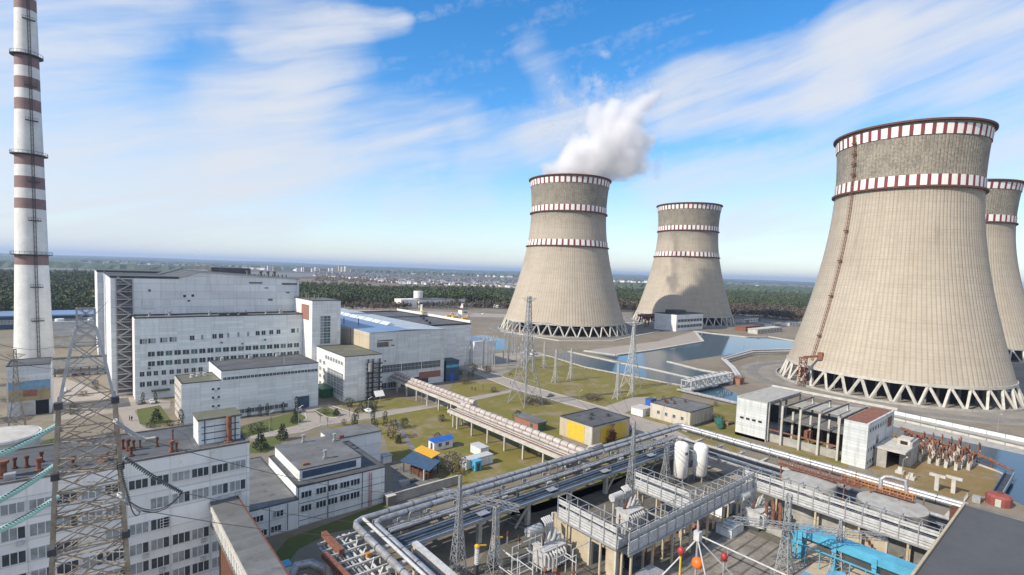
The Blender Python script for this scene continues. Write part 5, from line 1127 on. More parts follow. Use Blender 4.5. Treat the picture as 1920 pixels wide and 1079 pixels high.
T = thing('red_pipe_cage', 'rusty red pipe cage under the long louvred gallery', 'pipework', (84, 54.5, 0)); mb = MB()
for k in range(10): mb.tube([(82 + k * .9, 54.5 + (k % 3) * .6, .1), (82 + k * .9, 54.5 + (k % 3) * .6, 4.5)], .13, 6)
for z in (.5, 2, 4.2): mb.bar((81, 54.3, z), (91.5, 54.3, z), .22); mb.bar((81, 56, z), (91.5, 56, z), .22)
mb.build('pipes', 'rust_dark', T)
T = thing('slanting_busbar', 'straight white busbar tube on short posts across the track slabs', 'busbar', (93, 45, 0)); pipe(T, 'tube', [(93.2, 62, 4), (92.9, 30, 4)], .16, 'steel_white', 8)
for y in (60, 52, 44, 36, 31): MB().tube([(93.05, y, 0), (93.05, y, 3.9)], .1, 6).build('post', 'steel', T)

# -- lattice masts, pylons
def lattice(par, sec, m='steel', lw=.22, bw=.12, rot=0., names=('leg', 'bracing')):
    """sec: list of (x, y, z, half width); four legs and crossed bracing between the levels"""
    c, s = math.cos(rot), math.sin(rot)
    cor = lambda q, i: Vector((q[0] + q[3] * (c * (-1, 1, 1, -1)[i] - s * (-1, -1, 1, 1)[i]), q[1] + q[3] * (s * (-1, 1, 1, -1)[i] + c * (-1, -1, 1, 1)[i]), q[2]))
    for i in range(4):
        mb = MB()
        for a_, b_ in zip(sec[:-1], sec[1:]): mb.bar(cor(a_, i), cor(b_, i), lw)
        mb.build(names[0], m, par)
    mb = MB()
    for a_, b_ in zip(sec[:-1], sec[1:]):
        for i in range(4):
            j = (i + 1) % 4; mb.bar(cor(a_, i), cor(b_, j), bw); mb.bar(cor(a_, j), cor(b_, i), bw); mb.bar(cor(b_, i), cor(b_, j), bw)
    return mb.build(names[1], m, par)
def secs(x, y, zs, n):                   # resample the (z, half width) profile into n bays
    zz = np.array([q[0] for q in zs]); ww = np.array([q[1] for q in zs]); out = [(x, y, float(zz[0]), float(ww[0]))]
    z = zz[0]
    while z < zz[-1] - .1:
        w = float(np.interp(z, zz, ww)); z = min(zz[-1], z + max(n, 2 * w * .9)); out.append((x, y, float(z), float(np.interp(z, zz, ww))))
    return out
def cross_arm(par, x, y, z, half, drop, d, m, w=.16):
    """triangular arm both ways along direction d"""
    mb = MB(); d = Vector((d[0], d[1], 0)); n_ = Vector((-d.y, d.x, 0)) * .8
    for s in (-1, 1):
        tip = Vector((x, y, z)) + d * s * half
        for k in (-1, 1):
            p0 = Vector((x, y, z)) + n_ * k; p1 = Vector((x, y, z - drop)) + n_ * k
            mb.bar(p0, tip, w); mb.bar(p1, tip, w)
            for t in (.25, .5, .75): mb.bar(p0.lerp(tip, t), p1.lerp(tip, max(0, t - .2)), w * .6)
        for t in (.2, .45, .7): mb.bar((Vector((x, y, z)) + n_).lerp(tip, t), (Vector((x, y, z)) - n_).lerp(tip, t), w * .6)
    return mb.build('crossarm', m, par)
dR = (float(_r[0]), float(_r[1]))
# near pylon on the left
T = thing('near_pylon', 'rust streaked lattice pylon rising close to the viewer at the left', 'pylon', (0, 33.4, 0))
PX, PY = .1, 33.4
pr = [(0, 3.4), (20, 2.3), (39, 1.5), (43, 1.32), (47.8, 1.08)]
lattice(T, [(PX, PY, z, float(np.interp(z, [k[0] for k in pr], [k[1] for k in pr]))) for z in (0, 5, 10, 14, 18, 22, 26, 29, 32, 34.5, 37, 39, 40.8, 42.6, 44.4, 46.1, 47.8)], 'steel_old', .17, .05)
lattice(T, [(PX, PY, z, w) for z, w in ((47.8, 1.05), (49.3, .8), (50.6, .56), (51.4, .38))], 'steel', .12, .045, names=('peak_leg', 'peak_bracing'))
lattice(T, [(PX, PY, z, w) for z, w in ((51.4, .35), (51.9, .35), (52.4, .35))], 'steel', .08, .035, names=('cap_leg', 'cap_bracing'))
mb = MB(); rr = random.Random(5)
for z in np.arange(37.4, 47.8, .62):     # plan bracing and diaphragms seen from above
    w = float(np.interp(z, [k[0] for k in pr], [k[1] for k in pr]))
    a_ = rr.random() * .5
    mb.bar((PX - w, PY - w, z), (PX + w, PY + w, z + a_), .05); mb.bar((PX + w, PY - w, z), (PX - w, PY + w, z - a_), .045)
    if rr.random() < .6: mb.bar((PX - w, PY - w, z), (PX + w, PY - w, z + .1), .06); mb.bar((PX - w, PY + w, z + .2), (PX + w, PY + w, z), .05)
mb.build('plan_bracing', 'steel_old', T)
for z in (40.8, 44.4, 47.8):
    w = float(np.interp(z, [k[0] for k in pr], [k[1] for k in pr]))
    for s in (-1, 1): part_box(T, 'gusset', 'steel_dark', PX + s * w - .16, PX + s * w + .16, PY - w - .16, PY - w + .16, z - .16, z + .16)
# far pylons
def pylon(label, pix, ytop, w0, arms, m='steel', lw=.24):
    x, y, _ = G(*pix); H = top((x, y), ytop)
    T = thing('pylon', label, 'pylon', (x, y, 0), 'lattice pylons in the switchyard lawn')
    lattice(T, secs(x, y, [(0, w0), (H * .45, w0 * .38), (H * .72, w0 * .2), (H, w0 * .1)], 1.9), m, lw, lw * .55)
    for t, hf in arms: cross_arm(T, x, y, H * t, hf, H * .05, dR, m, lw * .6)
    return T, H
pylon('tallest grey lattice pylon in front of the steaming tower', (985, 758), 556, 5.2, ((.76, 8.5), (.985, 3.0)))
pylon('white lattice pylon with a wide head standing by the canal', (1183, 728), 604, 3.6, ((.99, 4.4),), 'steel_white', .24)
pylon('dark pylon at the far left edge behind the round white tank', (33, 835), 655, 2.4, ((.7, 5), (.95, 3)), 'steel_old', .16)
for i, (px, py, yt, lab) in enumerate([(1041, 718, 655, 'slim white lattice post left of its twin on the canal lawn'), (1070, 713, 653, 'slim white lattice post right of its twin on the canal lawn'), (1157, 749, 680, 'slim white lattice post left of the white pylon foot'), (1185, 743, 700, 'short white lattice post at the white pylon foot'), (1020, 690, 640, 'thin lattice post near the parked cars')]):
    x, y, _ = G(px, py); H = top((x, y), yt); T = thing('lattice_post', lab, 'lattice post', (x, y, 0), 'slim lattice posts on the canal lawn')
    lattice(T, secs(x, y, [(0, 1.5), (H * .3, .6), (H, .35)], 1.4), 'steel_white', .14, .08)
    MB().bar((x - 2, y + 1.5, H), (x + 2, y - 1.5, H), .25).build('crossarm', 'steel', T)
# gantries in the transformer yard
def gantry(label, cols, beam, m='steel', w=.55):
    T = thing('lattice_gantry', label, 'gantry', (cols[0][0], cols[0][1], 0), 'lattice gantries over the transformer yard')
    for x, y, H, sp in cols:
        lattice(T, secs(x, y, [(0, w * 2.2), (H * .55, w * .8), (H, w * (.25 if sp else .7))], 1.7), m, .14, .085)
    a_, b_ = Vector(beam[0]), Vector(beam[1]); d = (b_ - a_).normalized(); n_ = Vector((-d.y, d.x, 0)); mb = MB(); L = (b_ - a_).length; k = int(L / 1.1); h = .5
    co = [n_ * h + Vector((0, 0, h)), n_ * -h + Vector((0, 0, h)), n_ * -h - Vector((0, 0, h)), n_ * h - Vector((0, 0, h))]
    for c in co: mb.bar(a_ + c, b_ + c, .12)
    for i in range(k):
        for j in range(4): mb.bar(a_ + d * (L * i / k) + co[j], a_ + d * (L * (i + 1) / k) + co[(j + 1) % 4], .07)
    mb.build('beam', m, T); return T
gantry('tall lattice gantry with a spire between the white tanks and the pipe rack', [(102.3, 73.3, 19.8, 1), (118.9, 74.4, 11, 0)], ((99, 74.4, 12.6), (121.4, 74.6, 11.2)))
gantry('lattice gantry with a beam at the bottom centre over the first transformer', [(51.0, 72.9, 18.5, 1), (56.6, 69.3, 12.6, 0)], ((48.8, 75.2, 15.2), (60.6, 67.6, 11.8)))
gantry('lattice gantry over the track slabs and the blue busbar duct', [(100.3, 36.6, 15.4, 0), (108.9, 30.4, 10.6, 1)], ((91.2, 42.4, 10.8), (112.6, 24, 8.6)))
# steel yard clutter: surge arresters and small frames
for i, (px, py, yt, lab) in enumerate([(893, 1078, 1023, 'left yellow topped white arrester at the bottom edge'), (924, 1068, 1008, 'right yellow topped white arrester at the bottom edge')]):
    x, y, _ = G(px, py); H = top((x, y), yt); T = thing('surge_arrester', lab, 'arrester', (x, y, 0), 'yellow topped surge arresters')
    mb = MB(); mb.cyl(x, y, .32, H * .35, H - .3, 12)
    for k in range(10): mb.lathe(x, y, [(.3, H * .38 + k * H * .058), (.46, H * .39 + k * H * .058), (.3, H * .41 + k * H * .058)], 12)
    mb.build('porcelain', 'steel_white', T, 40); mb = MB(); mb.box(x - .3, x + .3, y - .3, y + .3, 0, H * .35); mb.build('pedestal', 'steel_dark', T); mb = MB(); mb.lathe(x, y, [(.5, H - .3), (.5, H), (.1, H + .3)], 12); mb.bar((x, y, H), (x + 1.6, y - .6, H - .2), .2); mb.build('cap', 'amber', T)
T = thing('yard_pipe_frame', 'tangle of white pipe frames around the first transformer at the bottom centre', 'frame', (60, 62, 0)); mb = MB(); rr = random.Random(9)
for k in range(16):
    x, y = 56 + rr.random() * 12, 58 + rr.random() * 9; h = 3 + rr.random() * 3.5; mb.tube([(x, y, 0), (x, y, h)], .12, 6)
    if rr.random() < .8: mb.tube([(x, y, h), (x + rr.choice((-1, 1)) * (2 + rr.random() * 3), y, h)], .09, 5)
    if rr.random() < .6: mb.tube([(x, y, h * .7), (x, y + 3 + rr.random() * 2, h * .7)], .09, 5)
mb.build('pipes', 'steel_white', T); mb = MB()
for k in range(8): x, y = 60 + rr.random() * 6, 57 + rr.random() * 4; mb.ball((x, y, 2.2 + rr.random()), .42, 8)
mb.build('valves', 'rust', T, 60)
# small plant along the pipe rack and in the yard
rr = random.Random(77)
T = thing('pipe_fittings', 'valves, loops and small platforms riding on the long pipe rack', 'pipework', (90, 82, 5.7))
for k in range(14):
    x = 46 + k * 6.4 + rr.uniform(-1, 1); y = rr.choice((79.8, 81.4, 83, 84.4)); z = 6.9
    if k % 3 == 0: pipe(T, 'expansion_loop', [(x, y, z), (x, y, z + 1.7), (x + .3, y, z + 2), (x + 2.2, y, z + 2), (x + 2.5, y, z + 1.7), (x + 2.5, y, z)], .16, 'pipe_dull', 7)
    elif k % 3 == 1: mb = MB(); mb.cyl(x, y, .35, z, z + .9, 10); mb.cyl(x, y, .08, z + .9, z + 1.5, 6); mb.lathe(x, y, [(.4, z + 1.45), (.45, z + 1.5), (.4, z + 1.55), (.35, z + 1.5), (.4, z + 1.45)], 12); mb.build('valve', 'steel_dark', T, 40)
    else: mb = MB(); mb.box(x, x + 2.4, 77.6, 79.2, 6.6, 6.7); [mb.bar((x + q_, 77.65, 6.6), (x + q_, 77.65, 7.7), .07) for q_ in (0, 1.2, 2.4)]; mb.bar((x, 77.65, 7.7), (x + 2.4, 77.65, 7.7), .07); mb.build('platform', 'steel', T)
for k in range(9):
    y = 24 + k * 6.2; x = rr.choice((136.5, 139, 141)); pipe(T, 'expansion_loop', [(x, y, 7), (x, y, 8.3), (x, y + .3, 8.6), (x, y + 1.8, 8.6), (x, y + 2.1, 8.3), (x, y + 2.1, 7)], .15, 'pipe_dull', 7)
for i in range(22):                      # busbar supports in the transformer yard
    x, y = rr.choice(((60, 58), (84, 62), (88, 68), (104, 60), (112, 62), (68, 74), (106, 66))); x += rr.uniform(-4, 4); y += rr.uniform(-3, 3); h = rr.uniform(2.6, 5.2)
    T = thing('post_insulator', 'grey post insulator on a thin stand among the yard pipework', 'insulator', (x, y, 0), 'post insulators in the transformer yard'); MB().box(x - .12, x + .12, y - .12, y + .12, 0, h * .55).build('stand', 'steel', T); mb = MB(); mb.tube([(x, y, h * .55), (x, y, h)], .12, 8)
    for k in range(6): mb.lathe(x, y, [(.1, h * (.58 + k * .065)), (.26, h * (.595 + k * .065)), (.1, h * (.61 + k * .065))], 10)
    mb.build('porcelain', ('rust_dark', 'steel_white', 'concrete')[i % 3], T, 40)
for i in range(16):
    x, y = rr.choice(((64, 112), (72, 110), (60, 111), (86, 118), (104, 53), (124, 60), (100, 57), (186, 90))); x += rr.uniform(-3, 3); y += rr.uniform(-2, 2); w = rr.uniform(.5, 1.3)
    o = MB().box(x - w, x + w, y - .6, y + .6, 0, rr.uniform(.5, 1.2)).build('crate', ('rust_dark', 'concrete', 'steel_dark', 'brick')[i % 4]); tag(o, 'small crate of stored material lying in the works yards', 'crate', 'stored crates in the yards')
# lower pipe trestle at the bottom centre left
T = thing('pipe_trestle', 'crowded pipe trestle with rusty beams at the bottom left of centre', 'pipe rack', (34, 80, 0))
for a_, b_ in (((32.8, 89.5), (33.2, 82.0)), ((30.4, 82.6), (31.4, 70))): mb = MB(); mb.bar((a_[0], a_[1], 6.4), (b_[0], b_[1], 6.2), .9); mb.build('rusty_beam', 'rust', T)
for x, y in ((33, 88.6), (33.2, 83), (30.6, 81.6), (31.2, 74), (36, 88), (36, 80), (36.2, 72)): part_box(T, 'column', 'concrete_pale', x - .3, x + .3, y - .3, y + .3, 0, 5.8)
rr = random.Random(11)
for k in range(12): pipe(T, 'pipe', [(32 + k * .42, 89 - (k % 4) * .8, 4.2 + (k % 3) * .5), (32 + k * .42, 66, 4.2 + (k % 3) * .5)], .13 + .05 * (k % 3), ('steel_white', 'pipe', 'pipe_dull', 'steel_white')[k % 4], 7)
for k in range(8): mb = MB(); y = 70 + k * 2.5; mb.bar((31, y, 5.6 + .2 * (k % 2)), (38.2, y, 5.6 + .2 * (k % 2)), .32); mb.build('cross_beam', 'steel_white', T)
for k in range(5): mb = MB(); y = 72 + k * 3.4; mb.bar((34 + (k % 2), y, 3.2), (37, y + 2.2, 6), .25); mb.build('brace', 'steel_white', T)
part_box(T, 'orange_valve', 'orange', 36, 36.7, 78, 78.7, 6, 6.7)
T = thing('white_channel_beam', 'wide white channel beam beside the bent pipes at the bottom', 'beam', (44, 72, 0)); part_box(T, 'channel', 'steel_white', 43.6, 44.6, 60, 76.5, 6.4, 7.0); part_box(T, 'web', 'steel_dark', 42.4, 43.6, 60, 74, 6.3, 6.5)
for y in (62, 70, 75.6): part_box(T, 'post', 'concrete_pale', 43.7, 44.4, y, y + .7, 0, 6.4)
q = G(565, 1065, 4); T = thing('silver_elbow_duct', 'fat silver elbow duct at the bottom edge beside the footbridge', 'duct', (q[0], q[1], 0)); pipe(T, 'duct', [(q[0] - 2.5, q[1] - 4, 1.2), (q[0] - 2, q[1] - 1, 3.4), (q[0] - .6, q[1] + .6, 4.2), (q[0] + 1.6, q[1], 4.2), (q[0] + 3.4, q[1] - 2.4, 3.4), (q[0] + 4, q[1] - 5, 0)], .8, 'pipe', 12)
q = G(530, 1058, 2); T = thing('blue_tool_box', 'small pale blue hut on the shaded grass beside the footbridge', 'hut', (q[0], q[1], 0)); part_box(T, 'body', 'wall_blue', q[0] - 1, q[0] + 1.2, q[1] - 1, q[1] + 1, 0, 1.8); part_box(T, 'roof', 'sky_blue', q[0] - 1.1, q[0] + 1.3, q[1] - 1.1, q[1] + 1.1, 1.8, 2.0)

# -- obstruction lights and tripod near the bottom edge
def lamp(label, px, py, dep, pole):
    p = D(px, py, dep); T = thing('signal_lamp', label, 'lamp', (p[0], p[1], 0), 'red lamps on tall poles'); r = dep * 6.5 / FPX
    mb = MB(); mb.lathe(p[0], p[1], [(r * .3, p[2] - r * 1.1), (r * .8, p[2] - r * .8), (r, p[2]), (r * .8, p[2] + r * .7), (r * .3, p[2] + r * 1.1), (.01, p[2] + r * 1.2)], 14); mb.build('lens', 'red', T, 50)
    mb = MB(); mb.lathe(p[0], p[1], [(r * .9, p[2] - r * 1.15), (r * .9, p[2] - r * .85)], 12, 0, True, True); mb.build('collar', 'rust_dark', T)
    MB().tube([(p[0], p[1], 0), (p[0], p[1], p[2] - r)], r * .28, 8).build('pole', pole, T); return T
lamp('red glass signal lamp on a yellow pole left of the orange ball', 1277, 1033, 60, 'yellow')
lamp('red glass signal lamp on a grey pole right of the orange ball', 1358, 1044, 60, 'steel')
p = D(1308, 1056, 60); T = thing('tripod_mast', 'white tripod mast carrying an orange ball marker', 'mast', (p[0], p[1], 0)); pt = D(1308, 1010, 60)
MB().ball(p, .7, 14).build('marker_ball', 'orange_ball', T, 60)
mb = MB(); MB()
for dx, dy in ((-1.8, 1.6), (2.2, -2.0), (-.4, -1.2)): MB().tube([pt, (pt[0] + dx * 2.2, pt[1] + dy * 2.2, pt[2] - 6.4)], .09, 6).build('leg', 'steel_white', T)
MB().tube([(pt[0], pt[1], 0), (pt[0], pt[1], pt[2] + 1.6)], .12, 8).build('pole', 'steel', T); part_box(T, 'head_box', 'steel_white', pt[0] - .35, pt[0] + .35, pt[1] - .35, pt[1] + .35, pt[2] - .2, pt[2] + .9)
part_box(T, 'platform', 'wall_blue', pt[0] - 5.4, pt[0] - .5, pt[1] - 1.5, pt[1] + 3.2, pt[2] - 6.8, pt[2] - 6.5)
for dx, dy in ((-5.2, -1.3), (-.8, -1.3), (-5.2, 3), (-.8, 3)): MB().tube([(pt[0] + dx, pt[1] + dy, 0), (pt[0] + dx, pt[1] + dy, pt[2] - 6.8)], .15, 6).build('platform_leg', 'steel', T)

# -- insulator strings and conductors
def string(label, pts, n, m, r=.15, group='insulator strings on the near pylon'):
    a_, b_ = Vector(pts[0]), Vector(pts[1]); d = (b_ - a_); mb = MB(); mb.tube([a_, b_], .03, 5, 1)
    for i in range(n):
        t = (i + .6) / (n + .2); p = a_ + d * t; p.z -= math.sin(math.pi * t) * .12; u_ = d.normalized()
        mb.tube([p - u_ * .045, p, p + u_ * .02], [r * .35, r, r * .6], 10)
    o = mb.build('insulator_string', [m, 'wire'], None, 40); tag(o, label, 'insulator', group); return o
def wire(label, pts, r=.02, sag=0., group='overhead conductors', n=14):
    mb = MB()
    for a_, b_ in zip(pts[:-1], pts[1:]):
        a_, b_ = Vector(a_), Vector(b_)
        mb.tube([a_.lerp(b_, t / n) - Vector((0, 0, sag * 4 * (t / n) * (1 - t / n))) for t in range(n + 1)], r, 5)
    o = mb.build('conductor', 'wire'); tag(o, label, 'wire', group); return o
L_ = [(D(108, 797, 25.4), D(-40, 868, 20.5)), (D(103, 873, 25.2), D(-30, 953, 20.5)), (D(110, 931, 25), D(-30, 1008, 20.5))]
for (a_, b_), lab in zip(L_, ('uppermost left hand green glass insulator string on the near pylon', 'middle left hand green glass insulator string on the near pylon', 'lowest left hand green glass insulator string on the near pylon')):
    string(lab, (a_, b_), 25, 'glassblue', .135)
R_ = [((214, 787), (270, 824), 'steel_white', 'pale right hand insulator string at the near pylon shoulder', 18), ((231, 856), (342, 924), 'insul_dark', 'long grey right hand insulator string on the near pylon', 30), ((224, 868), (242, 940), 'insul_dark', 'hanging jumper insulator string on the near pylon', 20), ((222, 925), (264, 957), 'steel_white', 'lowest pale right hand insulator string on the near pylon', 14)]
ends = []
for a_, b_, m, lab, n in R_:
    p, q = D(*a_, 25.6), D(*b_, 27.5 if n != 20 else 25.4); string(lab, (p, q), n, m, .12); ends.append(q)
g2 = (54, 71, 14.2)
wire('conductor from the pale upper insulator string to the bottom centre gantry', [ends[0], (51, 74, 16)], .022, 2.0); wire('conductor from the long grey insulator string to the bottom centre gantry', [ends[1], (55, 71, 14)], .022, 3.0); wire('conductor from the lowest insulator string to the bottom centre gantry', [ends[3], (59, 68.4, 12.6)], .022, 3.4)
wire('sagging jumper loop between the hanging and the long grey insulator strings', [ends[2], ends[1]], .03, .7); wire('sagging jumper loop between the hanging and the lowest insulator strings', [ends[2], ends[3], ends[1]], .03, .5)
wire('conductor from the near pylon peak towards the largest hall', [D(152, 577, 26), D(178, 590, 27), (8.4, 254, 40)], .02, .3)
for k, (ya, yb) in enumerate(((640, 648), (668, 672), (655, 690))): wire(('upper', 'middle', 'lower')[k] + ' thin conductor crossing in front of the chimney', [D(-20, ya, 60), D(110, yb, 80), D(170, yb + 5, 120)], .03, .8)
x, y, _ = G(985, 758); H = top((x, y), 556); Pa = Vector((x, y, H * .76)); x2, y2, _ = G(1183, 728); H2 = top((x2, y2), 604); Pb = Vector((x2, y2, H2 * .98)); dv_ = Vector((dR[0], dR[1], 0))
for k, s in enumerate((-1, 1)): wire(('left', 'right')[k] + ' conductor between the tallest pylon and the white pylon', [Pa + dv_ * 8.4 * s, Pb + dv_ * 4.2 * s], .06, 3)
for k, s in enumerate((-1, 1)): wire(('left', 'right')[k] + ' conductor from the tallest pylon down to the tall spired gantry', [Pa + dv_ * 8.4 * s, (106 + 6 * k, 74.4, 12.8)], .05, 4)

Pc = Vector((118.9, 74.4, 11)); Pd = Vector((102.3, 73.3, 15)); Pe = Vector((54, 71.5, 14))
for k in range(3): wire(('upper', 'middle', 'lower')[k] + ' yard conductor between the spired gantry and the bottom centre gantry', [Pd + Vector((0, k * .8 - .8, 1.5 - k * 1.4)), Pe + Vector((0, k * .8, 1 - k * .8))], .035, 2.5)
for k in range(3): wire(('upper', 'middle', 'lower')[k] + ' yard conductor from the spired gantry to the track slab gantry', [Pc + Vector((k * 1.2 - 2, 0, .6)), Vector((98 + k * 4.2, 38 - k * 2.6, 10.6 - k * .4))], .035, 2.2)
for k in range(3): wire(('left', 'middle', 'right')[k] + ' dropper from the bottom centre gantry to the first transformer', [Pe + Vector((k * 1.6, -k * 1.4, -.4)), Vector((64.8 + k * 1.5, 65, 7))], .035, 1.2)
for k in range(3): wire(('left', 'middle', 'right')[k] + ' dropper from the spired gantry to the enclosed transformer', [Pd + Vector((k * 2, 0, -3)), Vector((89.6 + k * 1.5, 65, 7))], .035, 1.2)
# -- bridge, canal side and ruins
T = thing('truss_bridge', 'white boxy truss footbridge crossing the canal', 'bridge', (243, 130, 0)); x0, x1 = 221, 262; k = 10
for y in (127.2, 132.4):
    mb = MB()
    for i in range(k):
        a_, b_ = x0 + (x1 - x0) * i / k, x0 + (x1 - x0) * (i + 1) / k
        mb.bar((a_, y, 1.8), (b_, y, 1.8), .5); mb.bar((a_, y, 5.8), (b_, y, 5.8), .5); mb.bar((a_, y, 1.8), (a_, y, 5.8), .35); mb.bar((a_, y, 1.8 if i % 2 else 5.8), (b_, y, 5.8 if i % 2 else 1.8), .35)
    mb.bar((x1, y, 1.8), (x1, y, 5.8), .5); mb.build('truss', 'steel_white', T)
mb = MB()
for i in range(k + 1):
    a_ = x0 + (x1 - x0) * i / k; mb.bar((a_, 127.2, 5.8), (a_, 132.4, 5.8), .4); mb.bar((a_, 127.2, 5.8), (min(x1, a_ + 4.1), 132.4, 5.8), .3)
mb.build('top_bracing', 'steel_white', T); part_box(T, 'deck', 'steel_white', x0, x1, 127.5, 132.1, 1.3, 1.6)
for x in (x0 + .5, x1 - 2): part_box(T, 'abutment', 'concrete_pale', x, x + 1.8, 127, 132.6, 0, 1.3)
T = thing('canal_pipeline', 'pair of white pipes bending round the near tower apron', 'pipeline', (270, 140, 0))
for o_ in (0, 1): pipe(T, 'pipe', [G(1484, 655 + o_ * 4, 2), G(1410, 657 + o_ * 4, 2), G(1354 + o_ * 6, 673 + o_ * 2, 2), G(1372 + o_ * 5, 690, 2), G(1382 + o_ * 6, 705, 2), G(1382 + o_ * 6, 710, .2)], .75, 'steel_white', 8)
for q in ((1460, 659), (1430, 660), (1400, 663), (1372, 671), (1364, 680), (1376, 695)): w = G(*q); part_box(T, 'saddle', 'concrete', w[0] - .8, w[0] + .8, w[1] - .8, w[1] + .8, 0, 1.6)
q = G(1384, 720); T = thing('brick_valve_house', 'small red brick valve house at the end of the white pipes', 'hut', q); part_box(T, 'wall', 'brick', q[0] - 2.5, q[0] + 2.5, q[1] - 2, q[1] + 2, 0, 3.2); part_box(T, 'roof', 'rust', q[0] - 2.7, q[0] + 2.7, q[1] - 2.2, q[1] + 2.2, 3.2, 3.5); part_box(T, 'door', 'rust_dark', q[0] - .6, q[0] + .6, q[1] - 2.1, q[1] - 2, 0, 2.2)
T = thing('ground_pipe', 'long pale pipe lying on low blocks from the truss bridge to the ruin', 'pipeline', (230, 115, 0)); pipe(T, 'pipe', [G(1270, 731, .9), G(1300, 738, .9), G(1382, 757, .9)], .6, 'pipe', 8)
for k in range(6): w = G(1275 + k * 20, 733 + k * 4.5); part_box(T, 'block', 'concrete', w[0] - .5, w[0] + .5, w[1] - .8, w[1] + .8, 0, .5)
for lab, a_, b_, h, m in (('upper white parapet wall along the quay under the near tower', (1672, 776), (1960, 838), 1.6, 'wall_white'), ('lower pale parapet wall along the quay above the canal', (1672, 786), (1960, 852), 1.0, 'concrete_pale')):
    p, q = G(*a_), G(*b_); d = (Vector(q) - Vector(p)).normalized(); n_ = Vector((-d.y, d.x, 0)) * .4
    T = thing('parapet_wall', lab, 'wall', p, 'parapet walls along the quay'); mb = MB(); k = 9
    for i in range(k):
        s, e = Vector(p).lerp(Vector(q), i / k), Vector(p).lerp(Vector(q), (i + .97) / k); mb.prism([(s - n_)[:2], (e - n_)[:2], (e + n_)[:2], (s + n_)[:2]], 0, h)
    mb.build('panel', m, T); mb = MB(); n2 = n_ * 1.3; mb.prism([(Vector(p) - n2)[:2], (Vector(q) - n2)[:2], (Vector(q) + n2)[:2], (Vector(p) + n2)[:2]], h, h + .2); mb.build('coping', 'concrete_dark', T)
# rusty post field
base = thing('rusty_post', 'rust stained concrete post with a rusty steel head among the dense post field', 'post', (0, 0, 0), 'rusty posts on the brown lawn by the canal')
MB().box(-.35, .35, -.35, .35, 0, 2.4).build('post', 'concrete_pale', base); mb = MB(); mb.box(-.9, .9, -.16, .16, 2.4, 2.75); mb.bar((-.7, 0, 2.7), (.7, .2, 4.4), .16); mb.bar((.7, 0, 2.7), (-.7, -.2, 4.3), .16); mb.bar((-.6, 0, 2.7), (-.6, 0, 4.6), .2); mb.bar((.6, 0, 2.7), (.6, 0, 4.2), .2); mb.build('steel_head', 'rust', base)
base.location = (204, 30, 0); rr = random.Random(21); n = 0
for i in range(7):
    for j in range(9):
        if i == 0 and j == 0: continue
        dup(base, (201 + i * 3.4 + rr.uniform(-.5, .5), 25 + j * 2.3 + rr.uniform(-.4, .4), 0), rz=rr.uniform(-.3, .3), scale=(1.1, 1.1, rr.uniform(.8, 1.35))); n += 1
for lab, x, y in (('left bare T shaped concrete post in front of the rusty post field', 176.2, 27.6), ('right bare T shaped concrete post in front of the rusty post field', 177.8, 24.4)):
    T = thing('tee_post', lab, 'post', (x, y, 0), 'bare T shaped posts'); part_box(T, 'post', 'concrete_pale', x - .45, x + .45, y - .45, y + .45, 0, 3.8); part_box(T, 'head', 'concrete_pale', x - .5, x + .5, y - 1.7, y + 1.7, 3.8, 4.4)
T = thing('rusty_pipe_run', 'rusty broken pipe run along the canal edge behind the posts', 'pipeline', (222, 36, 0))
for o_ in (0, 1.5): pipe(T, 'pipe', [(232 - o_, 48, 2.4), (222 - o_, 34, 2.4), (216 - o_, 22, 2.2), (210, 16, 1.5)], .3, 'rust', 8, 4)
for k in range(7): part_box(T, 'support', 'rust_dark', 230 - k * 2.8, 230.5 - k * 2.8, 46 - k * 4.2, 46.5 - k * 4.2, 0, 2.2)
for lab, x, y in (('left concrete stump near the blockhouse', 183, 37.2), ('right concrete stump near the blockhouse', 180, 34)): T = thing('concrete_stump', lab, 'block', (x, y, 0), 'concrete stumps'); part_box(T, 'base', 'concrete_pale', x - 1, x + 1, y - 1, y + 1, 0, .8); part_box(T, 'stub', 'concrete_pale', x - .5, x + .5, y - .5, y + .5, .8, 1.8)
T = thing('grey_conveyor', 'grey covered conveyor walkway beside the canal bend', 'walkway', (193, 16.2, 0)); part_box(T, 'deck', 'steel_dark', 181, 205, 15.4, 17.0, 1.2, 1.5); part_box(T, 'side', 'steel', 181, 205, 15.2, 15.4, 1.2, 2.4); part_box(T, 'side', 'blue_dark', 181, 205, 17, 17.2, 1.2, 2.4)
for k in range(5): part_box(T, 'leg', 'steel', 182 + k * 5.4, 182.4 + k * 5.4, 15.9, 16.4, 0, 1.2)
T = thing('red_round_cabin', 'dull red rounded cabin beside the dark roof corner', 'cabin', (178, 15.4, 0)); mb = MB(); mb.lathe(178.6, 15.6, [(2.6, 0), (2.6, 2.2), (2.2, 2.7), (.1, 3.1)], 12); mb.build('shell', mat('faded_red', (.26, .07, .06), .7), T); part_box(T, 'door', 'concrete_pale', 175.9, 176.2, 14.9, 16, .1, 2); part_box(T, 'vent', 'rust_dark', 178, 179, 15, 16, 3, 3.4)
T = thing('valve_station', 'small grey valve station with rails beside the red cabin', 'plant', (176, 19, 0)); part_box(T, 'box', 'steel', 174.6, 176.4, 18.6, 20.2, 0, 1.6); mb = MB()
for k in range(6): mb.bar((172.4 + k, 21.4, 0), (172.4 + k, 21.4, 1.3), .1)
mb.bar((172.2, 21.4, 1.3), (177.6, 21.4, 1.3), .1); mb.build('rail', 'steel_white', T); pipe(T, 'pipe', [(176.4, 19.4, .8), (180, 17.6, .8)], .25, 'steel')
sheet('path', [(1790, 940), (1835, 950), (1920, 985), (1920, 1005), (1800, 955)], Z2 + .02, M['concrete_pale'])
